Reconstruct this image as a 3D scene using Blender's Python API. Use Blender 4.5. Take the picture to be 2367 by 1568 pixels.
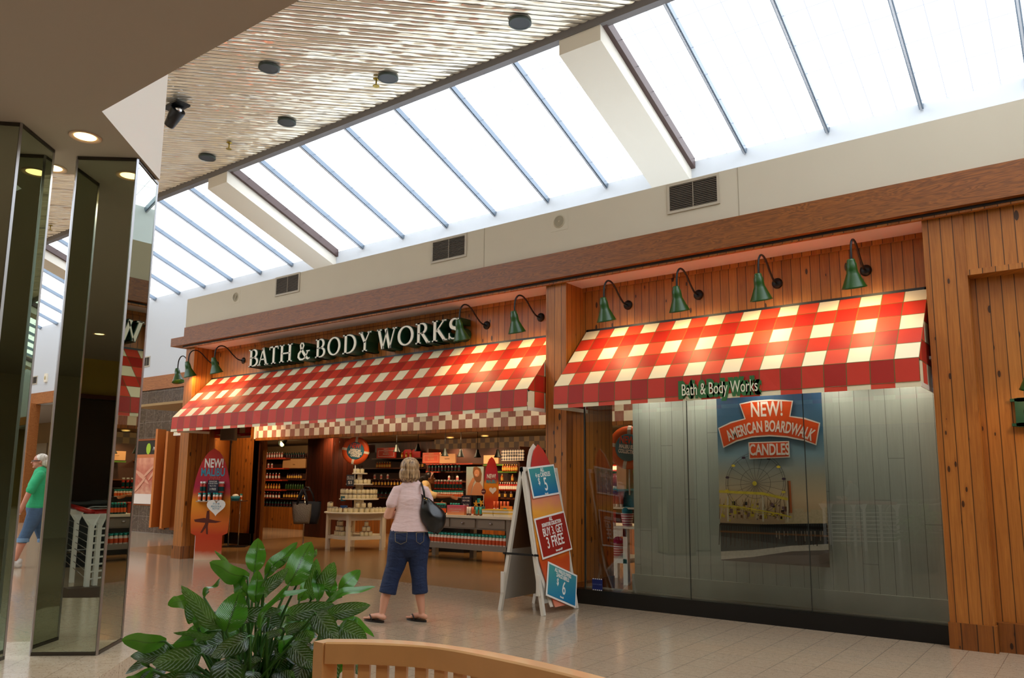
import bpy, bmesh, math, random
from mathutils import Vector, Matrix, Euler, noise
rnd = random.Random(7)
PI = math.pi
for o in list(bpy.data.objects): bpy.data.objects.remove(o, do_unlink=True)
SC = bpy.context.scene
C = SC.collection

# ---------------------------------------------------------------- camera
CAMZ = 1.4
YAW, PITCH, ROLL = (math.radians(a) for a in (-36.465, 8.436, .358))
FPX, CX, CY = 1805.4, 1213.55, 846.5
FW = Vector((math.sin(YAW)*math.cos(PITCH), math.cos(YAW)*math.cos(PITCH), math.sin(PITCH)))
_r = FW.cross(Vector((0, 0, 1))).normalized(); _u = _r.cross(FW)
RT = math.cos(ROLL)*_r + math.sin(ROLL)*_u
UP = -math.sin(ROLL)*_r + math.cos(ROLL)*_u
cd = bpy.data.cameras.new('camera'); cam = bpy.data.objects.new('camera', cd); C.objects.link(cam)
cam.matrix_world = Matrix(((RT.x, UP.x, -FW.x, 0), (RT.y, UP.y, -FW.y, 0), (RT.z, UP.z, -FW.z, CAMZ), (0, 0, 0, 1)))
cd.sensor_width = 36; cd.lens = FPX/2367*36
cd.shift_x = (1183.5-CX)/2367; cd.shift_y = (CY-784)/2367
cd.clip_start = .05; cd.clip_end = 200
SC.camera = cam
def ray(x, y): return FW + (x-CX)/FPX*RT - (y-CY)/FPX*UP
def onz(x, y, z=0.): d = ray(x, y); t = (z-CAMZ)/d.z; return Vector((d.x*t, d.y*t, z))
def ony(x, y, Y): d = ray(x, y); t = Y/d.y; return Vector((d.x*t, Y, CAMZ+d.z*t))
def onx(x, y, X): d = ray(x, y); t = X/d.x; return Vector((X, d.y*t, CAMZ+d.z*t))

# ---------------------------------------------------------------- world, exposure, portals
w = bpy.data.worlds.new('overcast'); SC.world = w; w.use_nodes = True
bg = w.node_tree.nodes['Background']; bg.inputs[0].default_value = (.93, .965, 1, 1); bg.inputs[1].default_value = 3.5
SC.view_settings.view_transform = 'Standard'; SC.view_settings.look = 'None'
SC.view_settings.exposure = 0.17; SC.view_settings.gamma = 1; SC.view_settings.use_curve_mapping = False

# main planes of the place
YP, YW, YB, YA = 7.85, 8.25, 7.75, 7.5      # pilaster front, wall above awnings, oak beam front, awning front
YF, ZS = 11.1, 6.45                          # white mall wall, foot of the skylight
YT, ZT = 8.36, 7.53                          # top edge of the skylight / slat ceiling

# ---------------------------------------------------------------- materials
def hexc(h, a=1):
    h = h.lstrip('#'); o = []
    for i in (0, 2, 4):
        c = int(h[i:i+2], 16)/255
        o.append(c/12.92 if c <= .04045 else ((c+.055)/1.055)**2.4)
    return (*o, a)
MC = {}
def mat(name, col='888888', rough=.5, metal=0., spec=.5, emit=0., emcol=None, coat=0., trans=0., bump=0., bscale=40., var=0.):
    if name in MC: return MC[name]
    m = bpy.data.materials.new(name); m.use_nodes = True; MC[name] = m
    nt = m.node_tree; b = nt.nodes['Principled BSDF']
    b.inputs['Base Color'].default_value = hexc(col); b.inputs['Roughness'].default_value = rough
    b.inputs['Metallic'].default_value = metal; b.inputs['Specular IOR Level'].default_value = spec
    b.inputs['Coat Weight'].default_value = coat; b.inputs['Transmission Weight'].default_value = trans
    if emit:
        b.inputs['Emission Color'].default_value = hexc(emcol or col); b.inputs['Emission Strength'].default_value = emit
    if bump or var:
        tc = nt.nodes.new('ShaderNodeTexCoord'); nz = nt.nodes.new('ShaderNodeTexNoise')
        nz.inputs['Scale'].default_value = bscale; nz.inputs['Detail'].default_value = 4
        nt.links.new(tc.outputs['Object'], nz.inputs['Vector'])
        if bump:
            bp = nt.nodes.new('ShaderNodeBump'); bp.inputs['Strength'].default_value = bump; bp.inputs['Distance'].default_value = .01
            nt.links.new(nz.outputs['Fac'], bp.inputs['Height']); nt.links.new(bp.outputs['Normal'], b.inputs['Normal'])
        if var:
            mx = nt.nodes.new('ShaderNodeMix'); mx.data_type = 'RGBA'; c = hexc(col)
            mx.inputs['A'].default_value = tuple(v*(1-var) for v in c[:3])+(1,); mx.inputs['B'].default_value = tuple(min(1, v*(1+var)) for v in c[:3])+(1,)
            nt.links.new(nz.outputs['Fac'], mx.inputs['Factor']); nt.links.new(mx.outputs['Result'], b.inputs['Base Color'])
    return m
class NT:
    """tiny node helper"""
    def __init__(s, name):
        s.m = bpy.data.materials.new(name); s.m.use_nodes = True; s.t = s.m.node_tree; MC[name] = s.m
        s.b = s.t.nodes['Principled BSDF']; s.out = s.t.nodes['Material Output']
    def n(s, typ, ins=None, **kw):
        nd = s.t.nodes.new('ShaderNode'+typ)
        for k, v in kw.items(): setattr(nd, k, v)
        for k, v in (ins or {}).items():
            if isinstance(v, bpy.types.NodeSocket): s.t.links.new(v, nd.inputs[k])
            else: nd.inputs[k].default_value = v
        return nd
    def ma(s, op, a, b=0., c=None):
        nd = s.t.nodes.new('ShaderNodeMath'); nd.operation = op
        for i, v in enumerate((a, b) if c is None else (a, b, c)):
            if isinstance(v, bpy.types.NodeSocket): s.t.links.new(v, nd.inputs[i])
            else: nd.inputs[i].default_value = v
        return nd.outputs[0]
    def mix(s, f, a, b, blend='MIX'):
        nd = s.t.nodes.new('ShaderNodeMix'); nd.data_type = 'RGBA'; nd.blend_type = blend
        for k, v in (('Factor', f), ('A', a), ('B', b)):
            if isinstance(v, bpy.types.NodeSocket): s.t.links.new(v, nd.inputs[k])
            else: nd.inputs[k].default_value = v
        return nd.outputs['Result']
    def ramp(s, f, stops, interp='LINEAR'):
        nd = s.t.nodes.new('ShaderNodeValToRGB'); nd.color_ramp.interpolation = interp; e = nd.color_ramp.elements
        while len(e) < len(stops): e.new(.5)
        for i, (p, c) in enumerate(stops): e[i].position = p; e[i].color = c
        s.t.links.new(f, nd.inputs[0]); return nd.outputs[0]
    def xyz(s, kind='Object'):
        tc = s.t.nodes.new('ShaderNodeTexCoord'); sp = s.t.nodes.new('ShaderNodeSeparateXYZ')
        s.t.links.new(tc.outputs[kind], sp.inputs[0]); s.tc = tc.outputs[kind]; return sp.outputs
    def comb(s, x, y, z):
        return s.n('CombineXYZ', {0: x, 1: y, 2: z}).outputs[0]
    def set(s, **kw):
        for k, v in kw.items():
            k = {'col': 'Base Color', 'rough': 'Roughness', 'metal': 'Metallic', 'spec': 'Specular IOR Level', 'coat': 'Coat Weight', 'normal': 'Normal'}[k]
            if isinstance(v, bpy.types.NodeSocket): s.t.links.new(v, s.b.inputs[k])
            else: s.b.inputs[k].default_value = v
        return s.m
    def bump(s, h, st=.3, d=.01):
        return s.n('Bump', {'Height': h, 'Strength': st, 'Distance': d}).outputs['Normal']

def plank_mat(name, base, dark, w=.1, off=0., groove='120600', knots=1., rough=.42, var=.35, gw=.035, joints=False, bumpst=.6):
    k = NT(name); x, y, z = k.xyz(); u = k.ma('MULTIPLY', k.ma('ADD', k.ma('ADD', x, y), off), 1/w)
    idx = k.ma('FLOOR', u); fr = k.ma('FRACT', u)
    wn = k.n('TexWhiteNoise', {'W': idx}, noise_dimensions='1D')
    v = k.comb(k.ma('MULTIPLY', u, 2.2), k.ma('MULTIPLY', idx, 3.7), k.ma('MULTIPLY', z, .9))
    gr = k.n('TexNoise', {'Vector': v, 'Scale': 3., 'Detail': 6., 'Roughness': .65, 'Distortion': .6})
    f = k.ma('ADD', k.ma('MULTIPLY', k.ma('SUBTRACT', gr.outputs['Fac'], .2), 1.1), k.ma('MULTIPLY', wn.outputs['Value'], var))
    col = k.mix(f, hexc(dark), hexc(base))
    kv = k.comb(k.ma('MULTIPLY', u, 1.1), k.ma('MULTIPLY', idx, 5.3), k.ma('MULTIPLY', z, 4.2))
    vo = k.n('TexVoronoi', {'Vector': kv, 'Scale': .85, 'Randomness': 1.})
    kn = k.ma('MULTIPLY', k.ma('LESS_THAN', vo.outputs['Distance'], k.ma('ADD', .06, k.ma('MULTIPLY', wn.outputs['Value'], .12))), knots)
    kh = k.ma('MULTIPLY', k.ma('SUBTRACT', .26, vo.outputs['Distance']), 2.4*knots, None)
    kh = k.ma('MAXIMUM', kh, 0.)
    col = k.mix(kh, col, hexc(dark)); col = k.mix(k.ma('MULTIPLY', kn, .85), col, hexc('1c0c04'))
    g = k.ma('LESS_THAN', k.ma('MINIMUM', fr, k.ma('SUBTRACT', 1., fr)), gw)
    if joints:
        jz = k.ma('FRACT', k.ma('ADD', k.ma('MULTIPLY', z, .31), k.ma('MULTIPLY', wn.outputs['Value'], 3.)))
        g = k.ma('MAXIMUM', g, k.ma('MULTIPLY', k.ma('LESS_THAN', jz, .0022), .45))
    col = k.mix(k.ma('MULTIPLY', g, .85), col, hexc(groove))
    h = k.ma('SUBTRACT', k.ma('MULTIPLY', gr.outputs['Fac'], .1), g)
    return k.set(col=col, rough=rough, normal=k.bump(h, bumpst, .008))
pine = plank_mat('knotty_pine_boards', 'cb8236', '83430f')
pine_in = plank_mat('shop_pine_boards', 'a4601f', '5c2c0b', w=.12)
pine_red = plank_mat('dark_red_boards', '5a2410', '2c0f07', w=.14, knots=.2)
grey_boards = plank_mat('grey_painted_boards', 'b4b9b0', 'a0a69e', w=.145, off=.03, groove='2a2c28', knots=.0, rough=.6, gw=.012, joints=True, var=.3)

def oak(name, base, dark, sc=1.):
    k = NT(name); x, y, z = k.xyz()
    v = k.comb(k.ma('MULTIPLY', k.ma('ADD', x, y), .9*sc), k.ma('MULTIPLY', y, 3.), k.ma('MULTIPLY', z, 9.*sc))
    n = k.n('TexNoise', {'Vector': v, 'Scale': 1.6, 'Detail': 3., 'Distortion': 1.4}).outputs['Fac']
    wv = k.ma('FRACT', k.ma('MULTIPLY', n, 9.)); wv = k.ma('ABSOLUTE', k.ma('SUBTRACT', wv, .5))
    f2 = k.n('TexNoise', {'Vector': k.comb(k.ma('MULTIPLY', x, 6.), 0., k.ma('MULTIPLY', z, 150.)), 'Scale': 1., 'Detail': 3.}).outputs['Fac']
    col = k.mix(k.ma('ADD', k.ma('MULTIPLY', wv, 1.3), k.ma('MULTIPLY', f2, .35)), hexc(dark), hexc(base))
    return k.set(col=col, rough=.42, normal=k.bump(f2, .15, .004))
oakm = oak('stained_oak', '9c5a1c', '5c3008')
oak_post = oak('orange_oak', 'b2713a', '84481c', .6)

def floor_mat():
    k = NT('terrazzo_tile'); x, y, z = k.xyz(); T = .283
    u = k.ma('DIVIDE', k.ma('ADD', x, 1.352), T); v = k.ma('DIVIDE', k.ma('ADD', y, .1), T)
    fu = k.ma('FRACT', u); fv = k.ma('FRACT', v)
    line = k.ma('MAXIMUM', k.ma('LESS_THAN', fu, .014), k.ma('LESS_THAN', fv, .012))
    wn = k.n('TexWhiteNoise', {'Vector': k.comb(k.ma('FLOOR', u), k.ma('FLOOR', v), 0.)}, noise_dimensions='3D').outputs['Value']
    n1 = k.n('TexNoise', {'Vector': k.tc, 'Scale': 26., 'Detail': 5., 'Roughness': .7}).outputs['Fac']
    vo = k.n('TexVoronoi', {'Vector': k.tc, 'Scale': 48.}).outputs['Distance']
    col = k.mix(n1, hexc('8f7a62'), hexc('c8b49a'))
    col = k.mix(k.ma('MULTIPLY', k.ma('LESS_THAN', vo, .17), .6), col, hexc('54402e'))
    col = k.mix(k.ma('MULTIPLY', wn, .22), col, hexc('b79a7c'))
    col = k.mix(k.ma('MULTIPLY', line, .65), col, hexc('4a3a2c'))
    wv = k.n('TexNoise', {'Vector': k.comb(k.ma('FLOOR', u), k.ma('FLOOR', v), 0.), 'Scale': 1.7}).outputs['Fac']
    r = k.ma('ADD', .07, k.ma('MULTIPLY', n1, .10))
    big = k.n('TexNoise', {'Vector': k.tc, 'Scale': 2.2, 'Detail': 2.}).outputs['Fac']
    return k.set(col=col, rough=r, spec=.55, coat=.0, normal=k.bump(k.ma('SUBTRACT', k.ma('MULTIPLY', big, .5), k.ma('MULTIPLY', line, .3)), .1, .01))
tile = floor_mat()
def ledge_mat():
    k = NT('cream_terrazzo'); k.xyz()
    n1 = k.n('TexNoise', {'Vector': k.tc, 'Scale': 22., 'Detail': 4., 'Roughness': .7}).outputs['Fac']
    vo = k.n('TexVoronoi', {'Vector': k.tc, 'Scale': 42.}).outputs['Distance']
    col = k.mix(n1, hexc('b9a486'), hexc('e2d4bd')); col = k.mix(k.ma('MULTIPLY', k.ma('LESS_THAN', vo, .2), .65), col, hexc('6e5540'))
    u, v, _ = k.xyz(); a = k.ma('FRACT', k.ma('MULTIPLY', k.ma('ADD', u, v), 1.9)); b2 = k.ma('FRACT', k.ma('MULTIPLY', k.ma('SUBTRACT', u, v), 1.9))
    col = k.mix(k.ma('MULTIPLY', k.ma('MAXIMUM', k.ma('LESS_THAN', a, .012), k.ma('LESS_THAN', b2, .012)), .5), col, hexc('5a4a3a'))
    return k.set(col=col, rough=.16)
ledge = ledge_mat()
def shopfloor():
    k = NT('shop_floor'); x, y, z = k.xyz()
    n = k.n('TexNoise', {'Vector': k.tc, 'Scale': 9., 'Detail': 5.}).outputs['Fac']
    a = k.ma('FRACT', k.ma('MULTIPLY', x, 1.1)); b2 = k.ma('FRACT', k.ma('MULTIPLY', y, 1.1))
    col = k.mix(n, hexc('7c5a34'), hexc('a07a4c')); col = k.mix(k.ma('MULTIPLY', k.ma('MAXIMUM', k.ma('LESS_THAN', a, .008), k.ma('LESS_THAN', b2, .008)), .5), col, hexc('3c2a16'))
    return k.set(col=col, rough=.22)
sfloor = shopfloor()
def checker(name, c1, c2, s, ox=0, oz=0, rough=.5):
    k = NT(name); x, y, z = k.xyz()
    u = k.ma('FLOOR', k.ma('DIVIDE', k.ma('ADD', k.ma('ADD', x, y), ox), s)); v = k.ma('FLOOR', k.ma('DIVIDE', k.ma('ADD', z, oz), s*1.12))
    c = k.ma('ABSOLUTE', k.ma('MODULO', k.ma('ADD', u, v), 2.))
    n = k.n('TexNoise', {'Vector': k.comb(k.ma('MULTIPLY', x, 30.), 0., k.ma('MULTIPLY', z, 5.)), 'Scale': 1.5, 'Detail': 4.}).outputs['Fac']
    red = k.mix(n, hexc(c2), hexc(c1)); red = k.mix(.65, red, hexc(c2))
    return k.set(col=k.mix(c, hexc(c1), red), rough=rough)
header_check = checker('red_cream_check', 'efe0c4', '8c2c16', .158)
back_check = checker('dark_check', '6a4c22', '2c0c05', .15)
def awning_mat():
    k = NT('gingham_canvas'); x, y, z = k.xyz('UV')
    u = k.ma('FLOOR', x); v = k.ma('FLOOR', y)
    a = k.ma('ABSOLUTE', k.ma('MODULO', u, 2.)); b2 = k.ma('ABSOLUTE', k.ma('MODULO', v, 2.))
    light = k.mix(a, hexc('f2e6c0'), hexc('d8462c')); dark = k.mix(a, hexc('cb3219'), hexc('ab1d0d'))
    col = k.mix(b2, light, dark)
    fx = k.ma('FRACT', x); fy = k.ma('FRACT', y)
    l = k.ma('MAXIMUM', k.ma('GREATER_THAN', k.ma('ABSOLUTE', k.ma('SUBTRACT', fx, .5)), .478), k.ma('GREATER_THAN', k.ma('ABSOLUTE', k.ma('SUBTRACT', fy, .5)), .478))
    wn = k.n('TexWhiteNoise', {'Vector': k.comb(u, v, 0.)}).outputs['Value']
    col = k.mix(k.ma('MULTIPLY', wn, .12), col, hexc('8c1a0c'), 'MULTIPLY')
    col = k.mix(k.ma('MULTIPLY', l, .8), col, hexc('4c5a22'))
    tcn = k.t.nodes.new('ShaderNodeTexCoord')
    nz = k.n('TexNoise', {'Vector': tcn.outputs['Object'], 'Scale': 2.4, 'Detail': 3.}).outputs['Fac']
    return k.set(col=col, rough=.55, normal=k.bump(nz, .3, .03))
canvas = awning_mat()
def marble():
    k = NT('dark_marble_tile'); x, y, z = k.xyz(); s = .42
    u = k.ma('DIVIDE', k.ma('ADD', x, y), s); v = k.ma('DIVIDE', z, s)
    fu = k.ma('FRACT', u); fv = k.ma('FRACT', v)
    wn = k.n('TexWhiteNoise', {'Vector': k.comb(k.ma('FLOOR', u), k.ma('FLOOR', v), 0.)}).outputs['Value']
    n = k.n('TexNoise', {'Vector': k.comb(k.ma('ADD', x, k.ma('MULTIPLY', wn, 9.)), y, z), 'Scale': 4., 'Detail': 8., 'Roughness': .7, 'Distortion': 1.5}).outputs['Fac']
    vein = k.ma('LESS_THAN', k.ma('ABSOLUTE', k.ma('SUBTRACT', n, .5)), .007)
    col = k.mix(wn, hexc('221c1a'), hexc('3e3634')); col = k.mix(k.ma('MULTIPLY', n, .4), col, hexc('806858')); col = k.mix(k.ma('MULTIPLY', vein, .5), col, hexc('b09a8c'))
    line = k.ma('MAXIMUM', k.ma('LESS_THAN', fu, .02), k.ma('LESS_THAN', fv, .02))
    return k.set(col=k.mix(k.ma('MULTIPLY', line, .6), col, hexc('9a928c')), rough=.2)
marblem = marble()
def glazing():
    k = NT('skylight_panel'); x, y, z = k.xyz()
    u = k.ma('FRACT', k.ma('DIVIDE', k.ma('ADD', x, 5.26), .305)); v = k.ma('FRACT', k.ma('DIVIDE', y, .46))
    ln = k.ma('MAXIMUM', k.ma('LESS_THAN', u, .035), k.ma('LESS_THAN', v, .022))
    tr = k.n('BsdfTransparent', {'Color': (.93, .96, 1, 1)}); df = k.n('BsdfTransparent', {'Color': (.12, .13, .16, 1)})
    f = k.ma('MULTIPLY', ln, .9)
    mx = k.n('MixShader', {0: f, 1: tr.outputs[0], 2: df.outputs[0]})
    k.t.links.new(mx.outputs[0], k.out.inputs[0]); return k.m
glaz = glazing()
def glass(name, tint=(.93, .96, .95, 1), refl=1.):
    k = NT(name); tr = k.n('BsdfTransparent', {'Color': tint}); gl = k.n('BsdfGlossy', {'Roughness': .0, 'Color': (refl, refl, refl, 1)})
    fr = k.n('Fresnel', {'IOR': 1.5}); mx = k.n('MixShader', {0: k.ma('MULTIPLY', fr.outputs[0], 1.2), 1: tr.outputs[0], 2: gl.outputs[0]})
    k.t.links.new(mx.outputs[0], k.out.inputs[0]); return k.m
shopglass = glass('shop_glass')
jarglass = glass('jar_glass', (.9, .92, .88, 1), .8)
mirror = mat('mirror_glass', 'b6bfae', .008, 1.)
white_wall = mat('white_wall', 'c6cace', .7, bump=.03, bscale=120)
bulk_wall = mat('beige_wall', 'c9c0ac', .75, var=.03, bscale=3)
soffit_m = mat('taupe_soffit', 'b2a89c', .8, bump=.02)
face_m = mat('cream_plaster', 'e0dacd', .75, bump=.03, bscale=60)
pinksof = mat('pink_soffit', 'dccbc6', .8)
black = mat('black', '0b0b0c', .35); blackm = mat('black_metal', '17181a', .4, .3)
steel = mat('brushed_steel', 'a9a9ac', .28, 1.); chrome = mat('chrome', 'd0d0d2', .12, 1.)
greenm = mat('green_enamel', '1a4a12', .35, coat=.15); bulb = mat('lamp_bulb', 'ffd27a', .4, emit=14, emcol='ffc766')
cream = mat('cream_paint', 'e9e0cc', .5); white = mat('white_print', 'efeae2', .45); ivory = mat('ivory_face', 'f0ecd8', .45)
dgreen = mat('sign_green', '14422a', .4); greypaint = mat('grey_paint', '7d7468', .5); whitepaint = mat('white_paint', 'e8e6e2', .4)
mullm = mat('grey_mullion', '6f7b88', .35, .5); framem = mat('grey_frame', '6c6868', .5); brownfr = mat('brown_frame', '4a3632', .5)
def slat():
    k = NT('glossy_slat'); x, y, z = k.xyz()
    n = k.n('TexNoise', {'Vector': k.comb(k.ma('MULTIPLY', k.ma('ADD', x, y), .55), k.ma('MULTIPLY', k.ma('SUBTRACT', x, y), 1.6), 0.), 'Scale': 1.1, 'Detail': 3.}).outputs['Fac']
    return k.set(col=hexc('fbf4e4'), rough=.09, metal=.6, normal=k.bump(n, 1., .17))
slatm = slat()

# ---------------------------------------------------------------- mesh builder
class MB:
    def __init__(s): s.v = []; s.f = []; s.mi = []; s.mats = []; s.uv = {}; s.sm = []
    def m(s, mt):
        if mt not in s.mats: s.mats.append(mt)
        return s.mats.index(mt)
    def add(s, vs, fs, mt, sm=False):
        b = len(s.v); s.v += [Vector(p) for p in vs]; i = s.m(mt)
        for f in fs: s.f.append([b+a for a in f]); s.mi.append(i); s.sm.append(sm)
        return s
    def box(s, a, b, mt, T=None):
        (x0, y0, z0), (x1, y1, z1) = a, b
        vs = [(x0, y0, z0), (x1, y0, z0), (x1, y1, z0), (x0, y1, z0), (x0, y0, z1), (x1, y0, z1), (x1, y1, z1), (x0, y1, z1)]
        if T is not None: vs = [T @ Vector(p) for p in vs]
        return s.add(vs, [(0, 3, 2, 1), (4, 5, 6, 7), (0, 1, 5, 4), (1, 2, 6, 5), (2, 3, 7, 6), (3, 0, 4, 7)], mt)
    def bar(s, p0, p1, wx, wz, mt, up=(0, 0, 1)):
        """rectangular bar from p0 to p1"""
        p0, p1 = Vector(p0), Vector(p1); d = (p1-p0).normalized(); u = Vector(up)
        if abs(d.dot(u)) > .98: u = Vector((0, 1, 0))
        r = d.cross(u).normalized()*wx/2; q = r.cross(d).normalized()*wz/2
        vs = [p+a*r+b*q for p in (p0, p1) for a, b in ((-1, -1), (1, -1), (1, 1), (-1, 1))]
        return s.add(vs, [(3, 2, 1, 0), (4, 5, 6, 7), (0, 1, 5, 4), (1, 2, 6, 5), (2, 3, 7, 6), (3, 0, 4, 7)], mt)
    def prism(s, poly, d, mt, sm=False, mt2=None):
        """poly: list of 3D points (planar), extruded by vector d"""
        n = len(poly); P = [Vector(p) for p in poly]; d = Vector(d)
        s.add(P+[p+d for p in P], [list(range(n))[::-1], list(range(n, 2*n))], mt2 or mt)
        b = len(s.v)-2*n; i = s.m(mt)
        for a in range(n):
            s.f.append([b+a, b+(a+1) % n, b+n+(a+1) % n, b+n+a]); s.mi.append(i); s.sm.append(sm)
        return s
    def tube(s, pts, rs, mt, n=12, cap=True, sq=1., up=None):
        P = [Vector(p) for p in pts]; L = len(P)
        if not hasattr(rs, '__len__'): rs = [rs]*L
        u = Vector(up) if up else None; vs = []; fs = []
        for i, p in enumerate(P):
            d = (P[min(i+1, L-1)]-P[max(i-1, 0)]).normalized()
            if u is None: u = Vector((0, 0, 1)) if abs(d.z) < .9 else Vector((1, 0, 0))
            a = (u-d*u.dot(d)).normalized(); u = a; b = d.cross(a)
            r = rs[i]; ra, rb = r if hasattr(r, '__len__') else (r, r*sq)
            vs += [p+a*ra*math.cos(t)+b*rb*math.sin(t) for t in (2*PI*k/n for k in range(n))]
        for i in range(L-1):
            for k in range(n): fs.append((i*n+k, i*n+(k+1) % n, (i+1)*n+(k+1) % n, (i+1)*n+k))
        if cap: fs += [tuple(range(n))[::-1], tuple(range((L-1)*n, L*n))]
        return s.add(vs, fs, mt, True)
    def limb(s, pts, rs, mt, n=14, up=None):
        """tube with rounded ends"""
        P = [Vector(p) for p in pts]; r0 = rs[0]; r1 = rs[-1]
        t = lambda r, k: (r[0]*k, r[1]*k) if hasattr(r, '__len__') else r*k
        mx = lambda r: max(r) if hasattr(r, '__len__') else r
        d0 = (P[0]-P[1]).normalized(); d1 = (P[-1]-P[-2]).normalized()
        pre = [P[0]+d0*mx(r0)*math.sin(a) for a in (1.45, 1.0, .5)]; post = [P[-1]+d1*mx(r1)*math.sin(a) for a in (.5, 1.0, 1.45)]
        return s.tube(pre+P+post, [t(r0, math.cos(a)) for a in (1.45, 1.0, .5)]+list(rs)+[t(r1, math.cos(a)) for a in (.5, 1., 1.45)], mt, n, True, 1., up)
    def lathe(s, prof, mt, c=(0, 0, 0), n=20, T=None, mts=None, cap=True):
        c = Vector(c); vs = []; fs = []
        for r, z in prof: vs += [c+Vector((r*math.cos(2*PI*k/n), r*math.sin(2*PI*k/n), z)) for k in range(n)]
        if T is not None: vs = [T @ p for p in vs]
        b = len(s.v); s.v += vs
        for i in range(len(prof)-1):
            mi = s.m(mts[i] if mts else mt)
            for k in range(n): s.f.append([b+i*n+k, b+i*n+(k+1) % n, b+(i+1)*n+(k+1) % n, b+(i+1)*n+k]); s.mi.append(mi); s.sm.append(True)
        if cap:
            s.f.append([b+k for k in range(n)][::-1]); s.mi.append(s.m(mts[0] if mts else mt)); s.sm.append(False)
            s.f.append([b+(len(prof)-1)*n+k for k in range(n)]); s.mi.append(s.m(mts[-1] if mts else mt)); s.sm.append(False)
        return s
    def ball(s, c, r, mt, n=16, T=None):
        rx, ry, rz = r if hasattr(r, '__len__') else (r, r, r); c = Vector(c)
        M = T if T is not None else Matrix.Identity(3); h = n//2; vs = [c+M @ Vector((0, 0, -rz))]; fs = []
        for i in range(1, h):
            a = -PI/2+PI*i/h
            vs += [c+M @ Vector((rx*math.cos(a)*math.cos(2*PI*k/n), ry*math.cos(a)*math.sin(2*PI*k/n), rz*math.sin(a))) for k in range(n)]
        vs.append(c+M @ Vector((0, 0, rz))); t = len(vs)-1
        for k in range(n):
            fs.append((0, 1+(k+1) % n, 1+k)); fs.append((t, 1+(h-2)*n+k, 1+(h-2)*n+(k+1) % n))
            for i in range(h-2): fs.append((1+i*n+k, 1+i*n+(k+1) % n, 1+(i+1)*n+(k+1) % n, 1+(i+1)*n+k))
        return s.add(vs, fs, mt, True)
    def strokes(s, st, depth, mt, T, grow=0., mt_side=None):
        """ribbons (pts, widths) in a plane, extruded along local z; T places them"""
        for pts, ws in st:
            P = [Vector(p) for p in pts]; L = []; R = []
            if not hasattr(ws, '__len__'): ws = [ws]*len(P)
            for i, p in enumerate(P):
                d = (P[min(i+1, len(P)-1)]-P[max(i-1, 0)]).normalized(); nn = Vector((-d.y, d.x)); e = 0
                if grow: e = -grow if i == 0 else (grow if i == len(P)-1 else 0)
                L.append(p+nn*(ws[i]/2+grow)+d*e); R.append(p-nn*(ws[i]/2+grow)+d*e)
            for i in range(len(P)-1):
                q = [L[i], R[i], R[i+1], L[i+1]]
                vs = [T @ Vector((a.x, a.y, 0)) for a in q]+[T @ Vector((a.x, a.y, depth)) for a in q]
                s.add(vs, [(3, 2, 1, 0), (4, 5, 6, 7), (0, 1, 5, 4), (1, 2, 6, 5), (2, 3, 7, 6), (3, 0, 4, 7)], mt)
        return s
    def mesh(s, name, uvf=None):
        me = bpy.data.meshes.new(name); me.from_pydata([tuple(p) for p in s.v], [], s.f)
        for m_ in s.mats: me.materials.append(m_)
        me.polygons.foreach_set('material_index', s.mi); me.polygons.foreach_set('use_smooth', s.sm)
        if s.uv or uvf:
            ul = me.uv_layers.new(name='UVMap')
            for p in me.polygons:
                for li, vi in zip(p.loop_indices, p.vertices): ul.data[li].uv = (uvf(s.v[vi]) if uvf else s.uv.get(vi, (0, 0)))
        me.validate(); me.update(); return me
    def build(s, name, parent=None, uvf=None, fix=False):
        o = bpy.data.objects.new(name, s.mesh(name, uvf)); C.objects.link(o)
        if parent: o.parent = parent
        if fix:
            bm = bmesh.new(); bm.from_mesh(o.data); bmesh.ops.recalc_face_normals(bm, faces=bm.faces); bm.to_mesh(o.data); bm.free()
        return o
def thing(name, label, cat, loc=(0, 0, 0), rz=0., group=None, rot=None):
    o = bpy.data.objects.new(name, None); C.objects.link(o); o.location = loc
    o.rotation_euler = rot if rot else (0, 0, rz); o.empty_display_size = .1
    o['label'] = label; o['category'] = cat
    if group: o['group'] = group
    return o
def tag(o, label, cat, group=None, kind=None):
    o['label'] = label; o['category'] = cat
    if group: o['group'] = group
    if kind: o['kind'] = kind
    return o
def struct(o): o['kind'] = 'structure'; return o
def dup(root, loc=None, rz=None, label=None, group=None, parent=None):
    r = root.copy(); C.objects.link(r)
    if parent: r.parent = parent
    if loc is not None: r.location = loc
    if rz is not None: r.rotation_euler = (0, 0, rz)
    if label: r['label'] = label
    if group: r['group'] = group
    for ch in root.children:
        c = ch.copy(); C.objects.link(c); c.parent = r
        for g in ch.children:
            d = g.copy(); C.objects.link(d); d.parent = c
    return r
def text_mesh(s, size, depth=.002, offset=0., align='CENTER', sx=1., shear=0., space=1.):
    cu = bpy.data.curves.new('t', 'FONT'); cu.body = s; cu.size = size; cu.extrude = depth; cu.offset = offset
    cu.align_x = align; cu.align_y = 'CENTER'; cu.shear = shear; cu.space_line = .85; cu.resolution_u = 3; cu.space_character = space
    o = bpy.data.objects.new('t', cu); C.objects.link(o); bpy.context.view_layer.update()
    me = bpy.data.meshes.new_from_object(o.evaluated_get(bpy.context.evaluated_depsgraph_get()))
    bpy.data.objects.remove(o); bpy.data.curves.remove(cu)
    for v in me.vertices: v.co.x *= sx
    return me
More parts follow.
